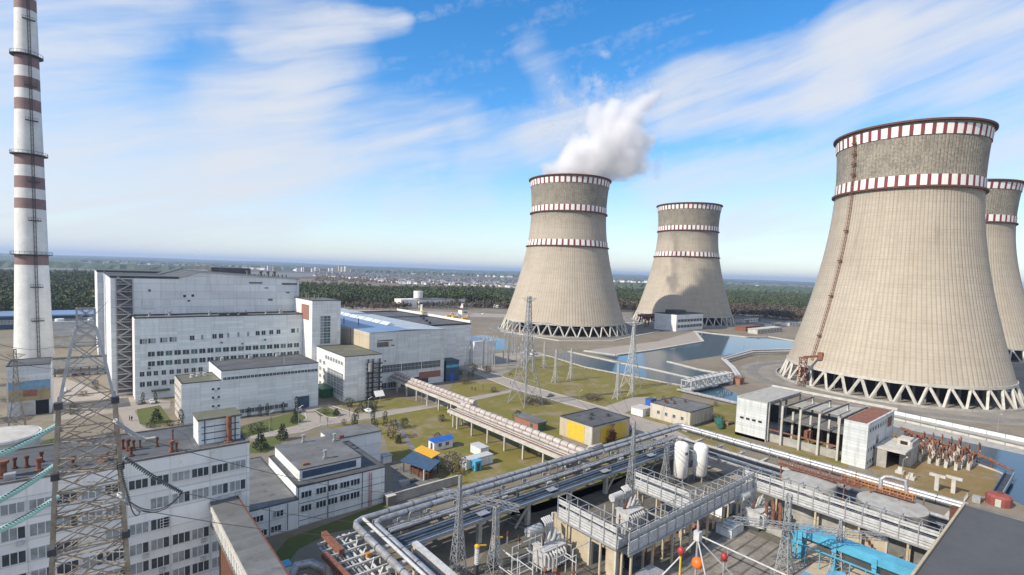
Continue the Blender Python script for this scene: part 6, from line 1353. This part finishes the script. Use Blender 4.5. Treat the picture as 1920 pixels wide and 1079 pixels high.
#__P4END__
# ---------------------------------------------------------------- vegetation
NP = np.random.default_rng(4)
def quad_mesh(name, V, mats, mi=None):
    n = len(V) // 4; me = bpy.data.meshes.new(name); me.vertices.add(len(V)); me.vertices.foreach_set('co', np.ascontiguousarray(V, dtype=np.float32).ravel())
    me.loops.add(4 * n); me.loops.foreach_set('vertex_index', np.arange(4 * n, dtype=np.int32)); me.polygons.add(n)
    me.polygons.foreach_set('loop_start', np.arange(0, 4 * n, 4, dtype=np.int32))
    for k in mats: me.materials.append(M[k])
    if mi is not None: me.polygons.foreach_set('material_index', np.asarray(mi, dtype=np.int32))
    me.update(calc_edges=True); return me
def leaves(c, s):                        # randomly turned leaf clumps at centres c with sizes s
    n = len(c); a = NP.normal(size=(n, 3)); a /= np.linalg.norm(a, axis=1)[:, None]; t = NP.normal(size=(n, 3)); b_ = np.cross(a, t); b_ /= np.linalg.norm(b_, axis=1)[:, None]
    a = a * s[:, None]; b_ = b_ * (s * NP.uniform(.5, 1., n))[:, None]
    return np.stack([c - a - b_ * .6, c + a * .8 - b_, c + a + b_ * .7, c - a * .7 + b_], 1).reshape(-1, 3)
def crown_pts(kind, n, h, r):
    u_ = NP.random(n); th = NP.random(n) * 2 * np.pi; rho = np.sqrt(NP.random(n))
    if kind == 'spruce': z = .08 + .92 * (1 - np.sqrt(1 - u_ * .98)); R = r * (1 - z) ** .9 * (1 + .22 * np.sin(z * 42)) + .05
    elif kind == 'column': z = .03 + .97 * u_; R = r * np.minimum(1, 5 * (1 - z) ** .8) * (.85 + .2 * np.sin(9 * z + th))
    elif kind == 'bush':
        z = .05 + .95 * u_; R = r * np.sqrt(np.maximum(0, 1 - ((z - .42) / .6) ** 2)) * (1 + .3 * np.sin(3 * th + 5 * z))
    else: z = .42 + .58 * u_; R = r * np.sqrt(np.maximum(.02, 1 - ((z - .72) / .33) ** 2))
    rho = .35 + .65 * rho
    return np.stack([R * rho * np.cos(th), R * rho * np.sin(th), z * h], 1)
_tm = {}
def plant(name, label, cat, kind, x, y, h, r, leaf, group, var=0):
    T = thing(name, label, cat, (x, y, 0), group); k = (kind, leaf, var)
    if k not in _tm:
        n = {'spruce': 620, 'column': 460, 'bush': 420}.get(kind, 500)
        cr = quad_mesh('crown', leaves(crown_pts(kind, n, 1., .5), NP.uniform(.022, .05, n)), [leaf]); tb = MB(); tb.tube([(0, 0, 0), (.006, 0, .4), (0, .004, .85)], [.03, .02, .006], 6)
        if kind == 'bush':
            for q in range(7): a_ = q * .9; tb.tube([(0, 0, .02), (.2 * math.cos(a_), .2 * math.sin(a_), .4), (.42 * math.cos(a_), .42 * math.sin(a_), .8)], [.014, .009, .003], 4)
        tr = bpy.data.meshes.new('trunk'); tr.from_pydata(tb.v, [], tb.f); tr.materials.append(M['bark']); _tm[k] = (cr, tr)
    for nm, me in zip(('crown', 'trunk'), _tm[k]):
        o = bpy.data.objects.new(nm, me); COL.objects.link(o); o.parent = T
    T.scale = (r * 2, r * 2, h); T.rotation_euler = (0, 0, NP.random() * 6.3); return T
gS, gC, gB = 'spruces in the works gardens', 'columnar evergreens along the buildings', 'shrubs in the works gardens'
for lab, kind, x, y, h, r in [
    ('blue green spruce behind the left end of the workshop roof', 'spruce', 39.4, 159, 6.2, 2.3), ('spruce right of it at the paved curve above the workshop', 'spruce', 47.1, 164.5, 6.0, 1.9), ('dark spruce on the small lawn left of the service building', 'spruce', 18.4, 205, 5.6, 2.0),
    ('round spruce at the end of the lawn below the blue gate', 'spruce', 55.7, 180.2, 4.6, 1.7), ('spruce on the kerbed island by the annex', 'spruce', 70.5, 181, 3.2, 1.6), ('small cone spruce on the slope left of the blue roofed cabin', 'spruce', 75, 141.5, 3.4, 1.1)]:
    plant('spruce', lab, 'tree', kind, x, y, h, r, 'spruce', gS)
for lab, x, y, h in [('columnar evergreen just left of the blue gate', 59.7, 191.5, 6.4), ('first columnar evergreen from the left along the service building windows', 44.6, 195.8, 3.6), ('second columnar evergreen from the left along the service building windows', 48, 194.4, 4.4), ('third columnar evergreen along the service building windows', 50.4, 194.2, 4.6), ('fourth columnar evergreen along the service building windows', 56, 195, 4.0),
        ('thick columnar evergreen pair at the lawn corner above the workshop, left one', 68.8, 161.4, 5.8), ('tall columnar evergreen right of the left thick one above the workshop', 71.0, 164.6, 6.2), ('columnar evergreen at the middle of the lawn edge by the long path', 76.9, 163.9, 5.8), ('rightmost columnar evergreen at the dark trench on the lawn', 79.5, 159.9, 5.4), ('columnar evergreen nearest the workshop wing', 73.1, 153.3, 5.0), ('columnar evergreen at the corner of the service building by the garden', 24.2, 195.5, 6.0), ('columnar evergreen in front of the office block, right of the path', 16.8, 234, 4.6), ('columnar evergreen in front of the office block near the service building', 20.6, 233, 4.4)]:
    plant('columnar_evergreen', lab, 'tree', 'column', x, y, h, 1.0 if h > 5 else .75, 'thuja', gC)
for lab, x, y, h, r, lf in [('dark bush pair on the lawn under the pink gallery, left one', 84, 154.7, 3.4, 2.0, 'spruce'), ('dark round bush on the lawn nearer the pink gallery', 98.9, 154.2, 2.4, 1.5, 'spruce'), ('dark bush at the annex corner', 78.9, 190, 3.6, 2.0, 'spruce'), ('wide dark bush in front of the pipe riser', 81.5, 182.5, 3.4, 3.2, 'spruce'), ('bush right of the wide dark one by the white stand', 86, 184, 3.0, 2.2, 'spruce'),
        ('bare twiggy bush crown between the containers and the dark shelter', 76.2, 113, 5.4, 3.4, 'twig'), ('bare small tree on the slope by the workshop wing', 76, 147, 6.0, 2.4, 'twig'), ('bare shrub on the lawn of the canal side', 172, 146, 2.2, 4.5, 'twig'), ('bare shrub under the tallest pylon', 146, 155, 2.4, 6.0, 'twig'), ('brown shrub beside the red flue penthouse', 36, 176, 3.2, 3.0, 'twig'), ('low hedge clump below the service building lawn', 43, 178, 2.6, 3.0, 'thuja'),
        ('clipped bush at the left garden path', 16.2, 200, 1.8, 1.4, 'thuja'), ('clipped bush at the right of the left garden', 21.4, 199, 1.9, 1.5, 'thuja'), ('bare tree left of the chimney foot', -36, 268, 13, 6, 'twig'), ('second bare tree at the left edge', -30, 236, 12, 6, 'twig'), ('bare tree at the left edge before the white tank', -26, 205, 11, 5, 'twig'), ('dark fir at the left edge beside the chimney', -42, 300, 15, 5, 'spruce'), ('bare shrub beside the yellow substation', 146.5, 108, 3, 2, 'twig'), ('bare bush at the stained building front', 186.5, 95.5, 3.2, 2.4, 'twig')]:
    plant('shrub', lab, 'bush', 'bush', x, y, h, r, lf, gB, 1 if lf == 'twig' else 0)
rr = random.Random(31)                   # saplings along the paths
for i, (px, py) in enumerate([(508, 800), (614, 800), (600, 793), (655, 782), (905, 735), (640, 760)]):
    x, y, _ = G(px, py); T = thing('sapling', ('first', 'second', 'third', 'fourth', 'fifth', 'sixth')[i] + ' thin bare sapling from the left along the works paths', 'tree', (x, y, 0), 'bare saplings along the paths'); mb = MB(); mb.tube([(x, y, 0), (x + .1, y, 2.2), (x, y, 3.6)], [.08, .06, .02], 5)
    for k in range(8): a_ = rr.random() * 6; mb.bar((x, y, 1.6 + k * .2), (x + .7 * math.cos(a_), y + .7 * math.sin(a_), 2.4 + k * .2), .05)
    mb.build('trunk', 'bark', T)
sheet('trench', [(735, 785), (748, 790), (775, 835), (790, 850), (772, 848), (752, 815)], Z1 + .06, M['concrete_dark'])

# forest belts: thousands of trees read as one mass
def forest(name, n, xr, near, far, hgt, wid, leaf, K, kindc='pine', edge=.25):
    px = NP.uniform(xr[0], xr[1], n)
    d0 = np.interp(px, near[0], near[1]); d1 = np.interp(px, far[0], far[1])
    t = NP.random(n); k = NP.random(n) < edge; t[k] *= .12
    d = np.sqrt(d0 ** 2 + t * (d1 ** 2 - d0 ** 2)) * (1 + .02 * np.sin(px * .05))
    a = AU - np.arctan((px - CX) / FPX); x, y = d * np.cos(a), d * np.sin(a)
    keep = np.ones(n, bool)
    for c in ((360.9, 347.2), (583.6, 353.2), (573, 92)): keep &= np.hypot(x - c[0], y - c[1]) > 100
    x, y, d = x[keep], y[keep], d[keep]; n = len(x)
    h = hgt * NP.uniform(.62, 1.2, n) * (1 + .22 * np.sin(x * .021 + 2 * np.sin(y * .013)) * np.sin(y * .027)); w = wid * NP.uniform(.7, 1.25, n)
    P_ = crown_pts(kindc, n * K, 1., 1.).reshape(n, K, 3)
    P_[:, :, 0] = P_[:, :, 0] * w[:, None] + x[:, None]; P_[:, :, 1] = P_[:, :, 1] * w[:, None] + y[:, None]; P_[:, :, 2] *= h[:, None]
    V = leaves(P_.reshape(-1, 3), np.repeat(w * .42, K) * NP.uniform(.6, 1.2, n * K))
    tr = np.stack([np.stack([x - .2, y, 0 * x], 1), np.stack([x + .2, y, 0 * x], 1), np.stack([x + .12, y, h * .6], 1), np.stack([x - .12, y, h * .6], 1)], 1).reshape(-1, 3)
    me = quad_mesh(name, np.concatenate([V, tr]), [leaf, 'bark'], np.r_[np.zeros(n * K), np.ones(n)])
    o = bpy.data.objects.new(name, me); COL.objects.link(o); o['kind'] = 'stuff'; tag(o, {'pine_forest': 'dark green pine forest belt beyond the plant', 'bare_thicket': 'brown leafless thicket at the forest edge behind the right towers'}[name], 'forest')
    return o
forest('pine_forest', 12500, (-260, 1560), ([-260, 170, 560, 700, 960, 1200, 1560], [520, 610, 700, 730, 790, 1000, 1080]), ([-260, 170, 560, 960, 1200, 1560], [1900, 1800, 1150, 1180, 1900, 2300]), 17, 2.9, 'pine', 24)
forest('bare_thicket', 2600, (1140, 1620), ([1140, 1620], [830, 820]), ([1140, 1620], [1080, 1100]), 11, 2.6, 'twig', 22, edge=.1)
forest('bare_thicket', 700, (575, 990), ([575, 990], [640, 760]), ([575, 990], [740, 850]), 9, 2.4, 'twig', 20, edge=.1)
sheet('forest_floor', [(-400, 585), (-100, 566), (170, 560), (560, 575), (780, 573), (960, 580), (1200, 586), (1560, 592), (1560, 545), (1200, 535), (960, 540), (560, 535), (170, 505), (-400, 490)], .08, mat('forest_floor', (.06, .055, .035), .95))

forest('bare_thicket', 450, (-200, 1000), ([-200, 170, 560, 700, 960], [560, 650, 720, 740, 800]), ([-200, 170, 560, 960], [1700, 1500, 1100, 1500]), 16, 2.6, 'twig', 22, edge=.2)
for i in range(34):                      # bare trees and bushes dotted about the works
    px, py = rr.choice([(rr.uniform(600, 720), rr.uniform(762, 800)), (rr.uniform(720, 1000), rr.uniform(770, 850)), (rr.uniform(100, 210), rr.uniform(690, 780)), (rr.uniform(860, 960), rr.uniform(690, 745)), (rr.uniform(1240, 1400), rr.uniform(748, 770)), (rr.uniform(640, 960), rr.uniform(585, 612)), (rr.uniform(1150, 1220), rr.uniform(585, 605)), (rr.uniform(1400, 1500), rr.uniform(600, 612))])
    x, y, _ = G(px, py); k = 1.6 if py < 615 else 1
    plant('bare_shrub', 'small bare twiggy shrub or tree scattered over the works grounds', 'bush', 'bush', x, y, rr.uniform(1.6, 4.2) * k, rr.uniform(.9, 1.9) * k, rr.choice(('twig', 'twig', 'thuja')), 'scattered bare shrubs', i % 3)
# distant woods as rough canopy patches
def wood(x0, x1, d0, d1, h, nx=70, nd=7):
    V = []; F = []
    for i in range(nx + 1):
        px = x0 + (x1 - x0) * i / nx; a = AU - math.atan((px - CX) / FPX)
        for j in range(nd + 1):
            d = d0 + (d1 - d0) * j / nd + rr.uniform(-1, 1) * (d1 - d0) / nd * .4
            V.append((d * math.cos(a), d * math.sin(a), 0 if j in (0, nd) or i in (0, nx) else h * rr.uniform(.7, 1.2)))
    for i in range(nx):
        for j in range(nd):
            p = i * (nd + 1) + j; F.append((p, p + 1, p + nd + 2, p + nd + 1))
    mb = MB(); mb.add(V, F); o = mb.build('distant_wood', 'pine'); o['kind'] = 'stuff'; return o
for q in ((-500, 420, 3000, 3900, 20), (350, 640, 4800, 5400, 20), (600, 900, 4300, 6500, 22), (880, 1300, 4700, 6200, 24), (1250, 1700, 3300, 4300, 20), (1150, 1750, 5200, 8000, 26), (-500, 700, 7000, 9500, 30), (600, 1900, 9000, 14000, 40), (-600, 900, 12000, 17000, 50), (1500, 2100, 3000, 3600, 20), (1150, 1560, 2600, 2900, 18)): wood(*q)
for q in ([(-300, 503), (150, 502), (560, 512), (700, 516), (560, 520), (150, 507)], [(1140, 537), (1560, 545), (1560, 549), (1140, 541)]): sheet('far_field', q, .12, M['concrete_dark'])
mb = MB(); V = []; F = []; n = 120
for i in range(n + 1):                   # a low blue ridge along the horizon
    a = AU - math.radians(-75 + 150 * i / n); h = 82 + 14 * math.sin(i * .21) + 8 * math.sin(i * .63 + 1) + rr.uniform(-3, 3)
    for d, z in ((15000, 0), (16500, h * .8), (18000, h), (21000, 0)): V.append((d * math.cos(a), d * math.sin(a), z))
for i in range(n):
    for j in range(3): q_ = i * 4 + j; F.append((q_, q_ + 1, q_ + 5, q_ + 4))
mb.add(V, F); struct(mb.build('hills', 'pine'))
# settlement: near houses one by one, the rest as one mass
hm = []
for k, (wm, rm) in enumerate((('band_white', 'roof_grey'), ('wall_cream', 'steel'), ('band_white', 'roof_dark'), ('wall_white', 'steel'))):
    mb = MB(); mb.box(-6, 6, -4.5, 4.5, 0, 5, 0); mb.add([(-6.5, -5, 5), (6.5, -5, 5), (6.5, 5, 5), (-6.5, 5, 5), (-6.5, 0, 8.5), (6.5, 0, 8.5)], [(0, 1, 5, 4), (2, 3, 4, 5), (0, 4, 3), (1, 2, 5)], 1)
    me = bpy.data.meshes.new('village_house'); me.from_pydata(mb.v, [], mb.f); me.materials.append(M[wm]); me.materials.append(M[rm]); me.polygons.foreach_set('material_index', mb.m); hm.append((me, mb))
def hp(): 
    px = rr.uniform(590, 1010); d = rr.uniform(1750, 3900); a = AU - math.atan((px - CX) / FPX); d /= math.cos(math.atan((px - CX) / FPX)); return px, d, d * math.cos(a), d * math.sin(a)
hs_ = sorted([hp() for _ in range(1900)], key=lambda q: q[1]); hs_ = [q for q in hs_ if q[1] > 1750 + max(0, 760 - q[0]) * 5]
for i, (px, d, x, y) in enumerate(hs_[:240]):
    o = bpy.data.objects.new('village_house', hm[i % 4][0]); COL.objects.link(o); o.location = (x, y, 0); o.rotation_euler = (0, 0, rr.random() * 3); o.scale = (1, 1, rr.uniform(.9, 1.4))
    tag(o, 'tiny pale gabled house in the near rows of the distant village', 'house', 'houses of the distant village')
mb = MB()
far_ = []
for i in range(900):
    px = rr.choice((rr.uniform(150, 620), rr.uniform(560, 1000), rr.uniform(1140, 1240), rr.uniform(1360, 1540))); d = rr.uniform(4300, 6800); a = AU - math.atan((px - CX) / FPX); far_.append((px, d, d * math.cos(a), d * math.sin(a)))
for px, d, x, y in hs_[240:] + far_:
    me, s = hm[rr.randrange(4)]; c, n_ = math.cos(px), math.sin(px); k = rr.uniform(.9, 1.7) * (2.2 if d > 4200 else 1)
    mb.v += []; o0 = len(mb.v); mb.v += [(x + (p[0] * c - p[1] * n_) * k, y + (p[0] * n_ + p[1] * c) * k, p[2] * k) for p in s.v]; mb.f += [[i + o0 for i in f] for f in s.f]; mb.m += s.m
o = mb.build('distant_village', ['band_white', 'roof_grey']); o['kind'] = 'stuff'
o = None; sp = MB(); 
for i in range(2600):                     # gardens and trees between the houses
    px, d, x, y = hp(); sp.lathe(x, y, [(.1, 0), (rr.uniform(3, 7), 3), (.1, rr.uniform(6, 11))], 5)
o = sp.build('distant_gardens', 'twig'); o['kind'] = 'stuff'
for i, px in enumerate((163, 168, 173, 508, 519, 562, 570, 577, 590, 598, 606, 622, 630, 640, 646, 654, 661)):
    x, y, _ = G(px, 511 + (px - 600) * .035 - (2 if px < 200 else 0)); h = rr.uniform(26, 36) * (1.5 if 640 <= px <= 656 else 1); mb = MB(); w = rr.uniform(14, 32)
    T = thing('apartment_block', ('leftmost', 'second', 'third', 'fourth', 'fifth', 'sixth', 'seventh', 'eighth', 'ninth', 'tenth', 'eleventh', 'twelfth', 'thirteenth', 'fourteenth', 'fifteenth', 'sixteenth', 'rightmost')[i] + ' pale apartment block from the left on the far skyline', 'building', (x, y, 0), 'apartment blocks on the far skyline')
    part_box(T, 'wall', ('band_white', 'wall_cream', 'band_white')[i % 3], x - w, x + w, y - 8, y + 8, 0, h); part_box(T, 'roof', 'roof_grey', x - w + .5, x + w - .5, y - 7.5, y + 7.5, h, h + 1.5)
    for z in np.arange(4, h - 3, 6): part_box(T, 'window_row', 'glass', x - w + 2, x + w - 2, y - 8.3, y - 8, float(z), float(z) + 2)
# works buildings in the middle distance
def small(label, px, py, yt, wx, wy, wm='wall_white', rm='roof_grey', name='works_building'):
    x, y, _ = G(px, py); h = max(2.5, top((x, y), yt)); T = thing(name, label, 'building', (x, y, 0)); part_box(T, 'wall', wm, x, x + wx, y, y + wy, 0, h); part_box(T, 'roof', rm, x - .4, x + wx + .4, y - .4, y + wy + .4, h, h + .5)
    k = max(1, int(wx / 7))
    for i in range(k): win(T, 'y', y, x + wx * (i + .2) / k, h * .35, wx / k * .6, h * .3, 3)
    return T
T = small('long lilac grey workshop before the forest with a white round tank on its roof', 786, 578, 562, 78, 26, 'wall_lilac', 'roof_grey'); p = G(786, 578); part_box(T, 'white_wing', 'band_white', p[0] - 26, p[0], p[1] + 4, p[1] + 24, 0, 12); mb = MB(); mb.cyl(p[0] + 6, p[1] + 14, 6.5, 13, 23, 20); mb.build('roof_tank', 'band_white', T, 40)
small('long white low store right of the lilac workshop', 868, 578, 571, 44, 14, 'band_white', 'skylight'); small('white shed beside the steaming tower edge', 934, 578, 572, 16, 12, 'band_white'); small('small white gatehouse by the works road', 838, 608, 600, 9, 8, 'band_white'); small('second small white hut by the works road', 858, 611, 604, 8, 7, 'band_white'); small('white control cabin near the blue pond', 866, 590, 582, 10, 8, 'band_white')
small('low white office row behind the turbine hall roof', 700, 575, 568, 60, 12, 'wall_white'); small('dark store at the forest edge', 610, 572, 562, 40, 16, 'concrete_dark'); small('grey sheds beyond the third tower', 1395, 606, 598, 40, 14, 'wall_grey'); small('red roofed sheds beyond the canal', 1398, 622, 614, 36, 12, 'rust', 'rust'); small('long pale flat building on the far canal bank', 1420, 627, 619, 60, 10, 'concrete_pale', 'concrete_pale'); small('white van shaped hut beyond the canal', 1445, 613, 607, 12, 8, 'band_white')
small('low white building right of the third tower', 1480, 612, 605, 26, 10, 'wall_white')
q = G(790, 604); h = top(q, 584); T = thing('yellow_tank', 'yellow water tank with a white pipe in the works yard', 'tank', q); mb = MB(); mb.cyl(q[0], q[1], 5.5, 0, h, 20); mb.build('shell', 'yellow', T, 40); mb = MB(); mb.cyl(q[0], q[1], 1.2, h, h + 7, 8); mb.build('vent', 'band_white', T)
for i, (px, py) in enumerate([(870, 603), (852, 600), (840, 598)]): q = G(px, py); T = thing('excavator', ('right', 'middle', 'left')[i] + ' yellow digger in the works yard', 'digger', q, 'yellow diggers'); part_box(T, 'body', 'amber', q[0] - 3, q[0] + 3, q[1] - 2, q[1] + 2, 1.2, 4); part_box(T, 'track', 'steel_dark', q[0] - 3.4, q[0] + 3.4, q[1] - 2.2, q[1] + 2.2, 0, 1.2); mb = MB(); mb.tube([(q[0] + 2, q[1], 3), (q[0] + 5, q[1], 7), (q[0] + 8, q[1], 4)], .5, 6); mb.build('boom', 'amber', T)
for i in range(40):                      # switchyard posts left of the tall pylon
    px, py = rr.uniform(842, 1005), rr.uniform(655, 700); x, y, _ = G(px, py); H = rr.uniform(11, 19); T = thing('switchyard_post', 'slender grey switchyard post among many left of the tallest pylon', 'post', (x, y, 0), 'slender switchyard posts')
    mb = MB(); mb.tube([(x, y, 0), (x, y, H)], [.36, .2], 6); mb.build('post', 'steel', T); mb = MB(); mb.bar((x - 2.2, y + 1, H - .6), (x + 2.2, y - 1, H - .6), .22); mb.build('crossarm', 'steel', T)
    for s in (-2, 0, 2): MB().tube([(x + s, y - s * .45, H - .5), (x + s, y - s * .45, H + .9)], [.22, .12], 6).build('insulator', 'concrete_pale', T)
sheet('switchyard_gravel', [(850, 672), (930, 664), (1000, 672), (940, 705), (880, 690)], Z1 + .012, M['pad'])
for lab, pts in (('post and wire fence along the canal lawn', [(1030, 671), (1096, 692), (1194, 711), (1284, 729)]), ('post and wire fence round the switchyard', [(862, 692), (925, 704), (975, 712)])):
    q0 = G(*pts[0]); T = thing('wire_fence', lab, 'fence', q0); P3 = [Vector(G(*q)) for q in pts]
    for z in (.7, 1.4): MB().tube([p + Vector((0, 0, z)) for p in P3], .05, 4).build('wire', 'steel', T)
    for a_, b_ in zip(P3[:-1], P3[1:]):
        n_ = int((b_ - a_).length / 4.5)
        for k in range(n_): p_ = a_.lerp(b_, k / n_); MB().bar(p_, p_ + Vector((0, 0, 1.7)), .14).build('post', 'concrete_pale', T)
for i, (px, py) in enumerate([(505, 812), (560, 800), (690, 781), (790, 764), (900, 708), (1000, 738), (1085, 764), (1180, 800), (1395, 650), (1420, 690), (1870, 812), (1690, 905)]):
    x, y, _ = G(px, py); T = thing('lamp_post', ('first', 'second', 'third', 'fourth', 'fifth', 'sixth', 'seventh', 'eighth', 'ninth', 'tenth', 'eleventh', 'twelfth')[i] + ' thin street lamp post counted along the works roads from the left', 'lamp post', (x, y, 0), 'street lamps along the works roads')
    MB().tube([(x, y, 0), (x, y, 6.5), (x + .9, y - .6, 7.2)], [.1, .07, .05], 6).build('pole', 'steel', T); MB().box(x + .7, x + 1.3, y - .8, y - .4, 7.1, 7.3).build('lamp_head', 'steel_white', T)
# cars and people
def car(label, x, y, rz, m):
    T = thing('parked_car', label, 'car', (x, y, 0), 'cars in the works'); 
    b_ = MB(); b_.prism([(-2.1, -.85), (2.1, -.85), (2.25, -.5), (2.25, .5), (2.1, .85), (-2.1, .85), (-2.25, .5), (-2.25, -.5)], .35, .95); b_.add([(-1.5, -.8, .95), (1.2, -.8, .95), (1.2, .8, .95), (-1.5, .8, .95), (-1.1, -.65, 1.5), (.5, -.65, 1.5), (.5, .65, 1.5), (-1.1, .65, 1.5)], [(4, 5, 6, 7), (0, 1, 5, 4), (1, 2, 6, 5), (2, 3, 7, 6), (3, 0, 4, 7)])
    def pt(mb, nm, mm):
        me = bpy.data.meshes.new(nm); me.from_pydata(mb.v, [], mb.f); me.materials.append(M[mm]); o = bpy.data.objects.new(nm, me); COL.objects.link(o); o.parent = T
    pt(b_, 'body', m); w = MB(); w.box(-1.25, .8, -.74, .74, 1.0, 1.4); pt(w, 'window_band', 'glass')
    for dx in (-1.35, 1.35):
        for dy in (-.85, .85): w = MB(); w.tube([(dx, dy - .1, .33), (dx, dy + .1, .33)], .33, 10); pt(w, 'wheel', 'trim')
    T.rotation_euler = (0, 0, rz)
M['car_white'] = mat('white_car_paint', (.75, .75, .75), .25, var=.05); M['car_grey'] = mat('grey_car_paint', (.25, .26, .28), .25, var=.05)
for i, (px, py, m) in enumerate([(980, 664, 'car_white'), (988, 666, 'car_grey'), (996, 667, 'car_white'), (1003, 665, 'car_grey'), (985, 659, 'car_white'), (999, 660, 'car_white')]): x, y, _ = G(px, py); car(('leftmost white car on the lot by the tallest pylon', 'grey car second from the left on the lot by the tallest pylon', 'white car in the middle of the front row by the tallest pylon', 'rightmost grey car on the lot by the tallest pylon', 'white car in the back row left on the lot by the tallest pylon', 'white car in the back row right on the lot by the tallest pylon')[i], x, y, .8, m)
for i, (px, py, m, lab) in enumerate([(262, 757, 'car_grey', 'grey car parked below the office block'), (285, 756, 'car_white', 'white car parked below the office block'), (120, 735, 'car_white', 'white car on the forecourt left of the largest hall'), (560, 772, 'car_grey', 'grey car before the blue gate'), (690, 773, 'car_white', 'white car driving on the curved path by the annex'), (1030, 744, 'car_grey', 'grey car driving on the long road by the canal lawn'), (800, 590, 'car_white', 'white car on the works road near the yellow tank'), (770, 588, 'car_grey', 'grey car on the works road left of the yellow tank'), (905, 590, 'car_white', 'white car on the works road by the steaming tower'), (1440, 618, 'car_grey', 'grey car on the far canal bank')]):
    x, y, _ = G(px, py); car(lab, x, y, rr.choice((0, 1.57, .1, 1.5)), m)
x, y, _ = G(148, 703); car('red car parked behind the near pylon beyond the pipe bridge', x, y, .3, 'red')
V = [(0, 0, .95), (0, 0, 1.2), (0, 0, 1.45), (0, 0, 1.56), (0, .02, 1.68), (.2, 0, 1.42), (.27, .02, 1.15), (.25, .1, .92), (-.2, 0, 1.42), (-.27, -.02, 1.15), (-.25, -.08, .92), (.1, 0, .9), (.11, .1, .48), (.11, .12, .05), (.11, .24, .03), (-.1, 0, .9), (-.11, -.04, .48), (-.11, -.16, .08), (-.11, -.05, .03)]
Ed = [(0, 1), (1, 2), (2, 3), (3, 4), (2, 5), (5, 6), (6, 7), (2, 8), (8, 9), (9, 10), (0, 11), (11, 12), (12, 13), (13, 14), (0, 15), (15, 16), (16, 17), (17, 18)]
RR_ = [.16, .15, .15, .06, .11, .07, .055, .045, .07, .055, .045, .1, .075, .055, .05, .1, .075, .055, .05]
pm = bpy.data.meshes.new('person'); pm.from_pydata(V, Ed, []); pm.materials.append(M['cloth'])
proto = bpy.data.objects.new('person', pm); COL.objects.link(proto)
sk_ = proto.modifiers.new('skin', 'SKIN'); sub = proto.modifiers.new('subsurf', 'SUBSURF'); sub.levels = sub.render_levels = 1
for v_, r_ in zip(pm.skin_vertices[0].data, RR_): v_.radius = (r_, r_)
pm.skin_vertices[0].data[0].use_root = True
hmb = MB(); hmb.ball((0, .0, 1.73), .112, 10, 0, .8)
hme = bpy.data.meshes.new('head'); hme.from_pydata(hmb.v, [], hmb.f); hme.materials.append(M['trim'])
for i, (px, py, lab) in enumerate([(885, 732, 'person in dark clothes on the long road beside the pink gallery, left of a pair'), (891, 733, 'person in dark clothes on the long road beside the pink gallery, right of a pair'), (243, 789, 'person walking on the garden path left of the service building'), (247, 790, 'second person walking on the garden path left of the service building'), (957, 721, 'lone person on the road near the tallest pylon foot'), (173, 722, 'person standing on the forecourt behind the near pylon'), (176, 722, 'person beside another on the forecourt behind the near pylon')]):
    o = proto if i == 0 else proto.copy()
    if i: COL.objects.link(o)
    o.location = G(px, py, Z4); o.rotation_euler = (0, 0, rr.random() * 6); tag(o, lab, 'person', 'people walking in the works')
    h_ = bpy.data.objects.new('hair', hme); COL.objects.link(h_); h_.parent = o; h_.scale = (1.02, 1.02, 1.0)

# ---------------------------------------------------------------- air
hz_ = MB().box(-31000, 31000, -31000, 31000, -1, 262).build('haze', 'trim'); hz_['kind'] = 'stuff'
m = bpy.data.materials.new('haze'); m.use_nodes = True; m.node_tree.nodes.clear(); q = NB(m.node_tree); pvn = q.n('ShaderNodeVolumePrincipled'); pvn.inputs['Color'].default_value = (.50, .65, .93, 1); pvn.inputs['Density'].default_value = .000068; pvn.inputs['Anisotropy'].default_value = .2
out = q.n('ShaderNodeOutputMaterial'); m.node_tree.links.new(pvn.outputs[0], out.inputs['Volume']); hz_.data.materials.clear(); hz_.data.materials.append(m)
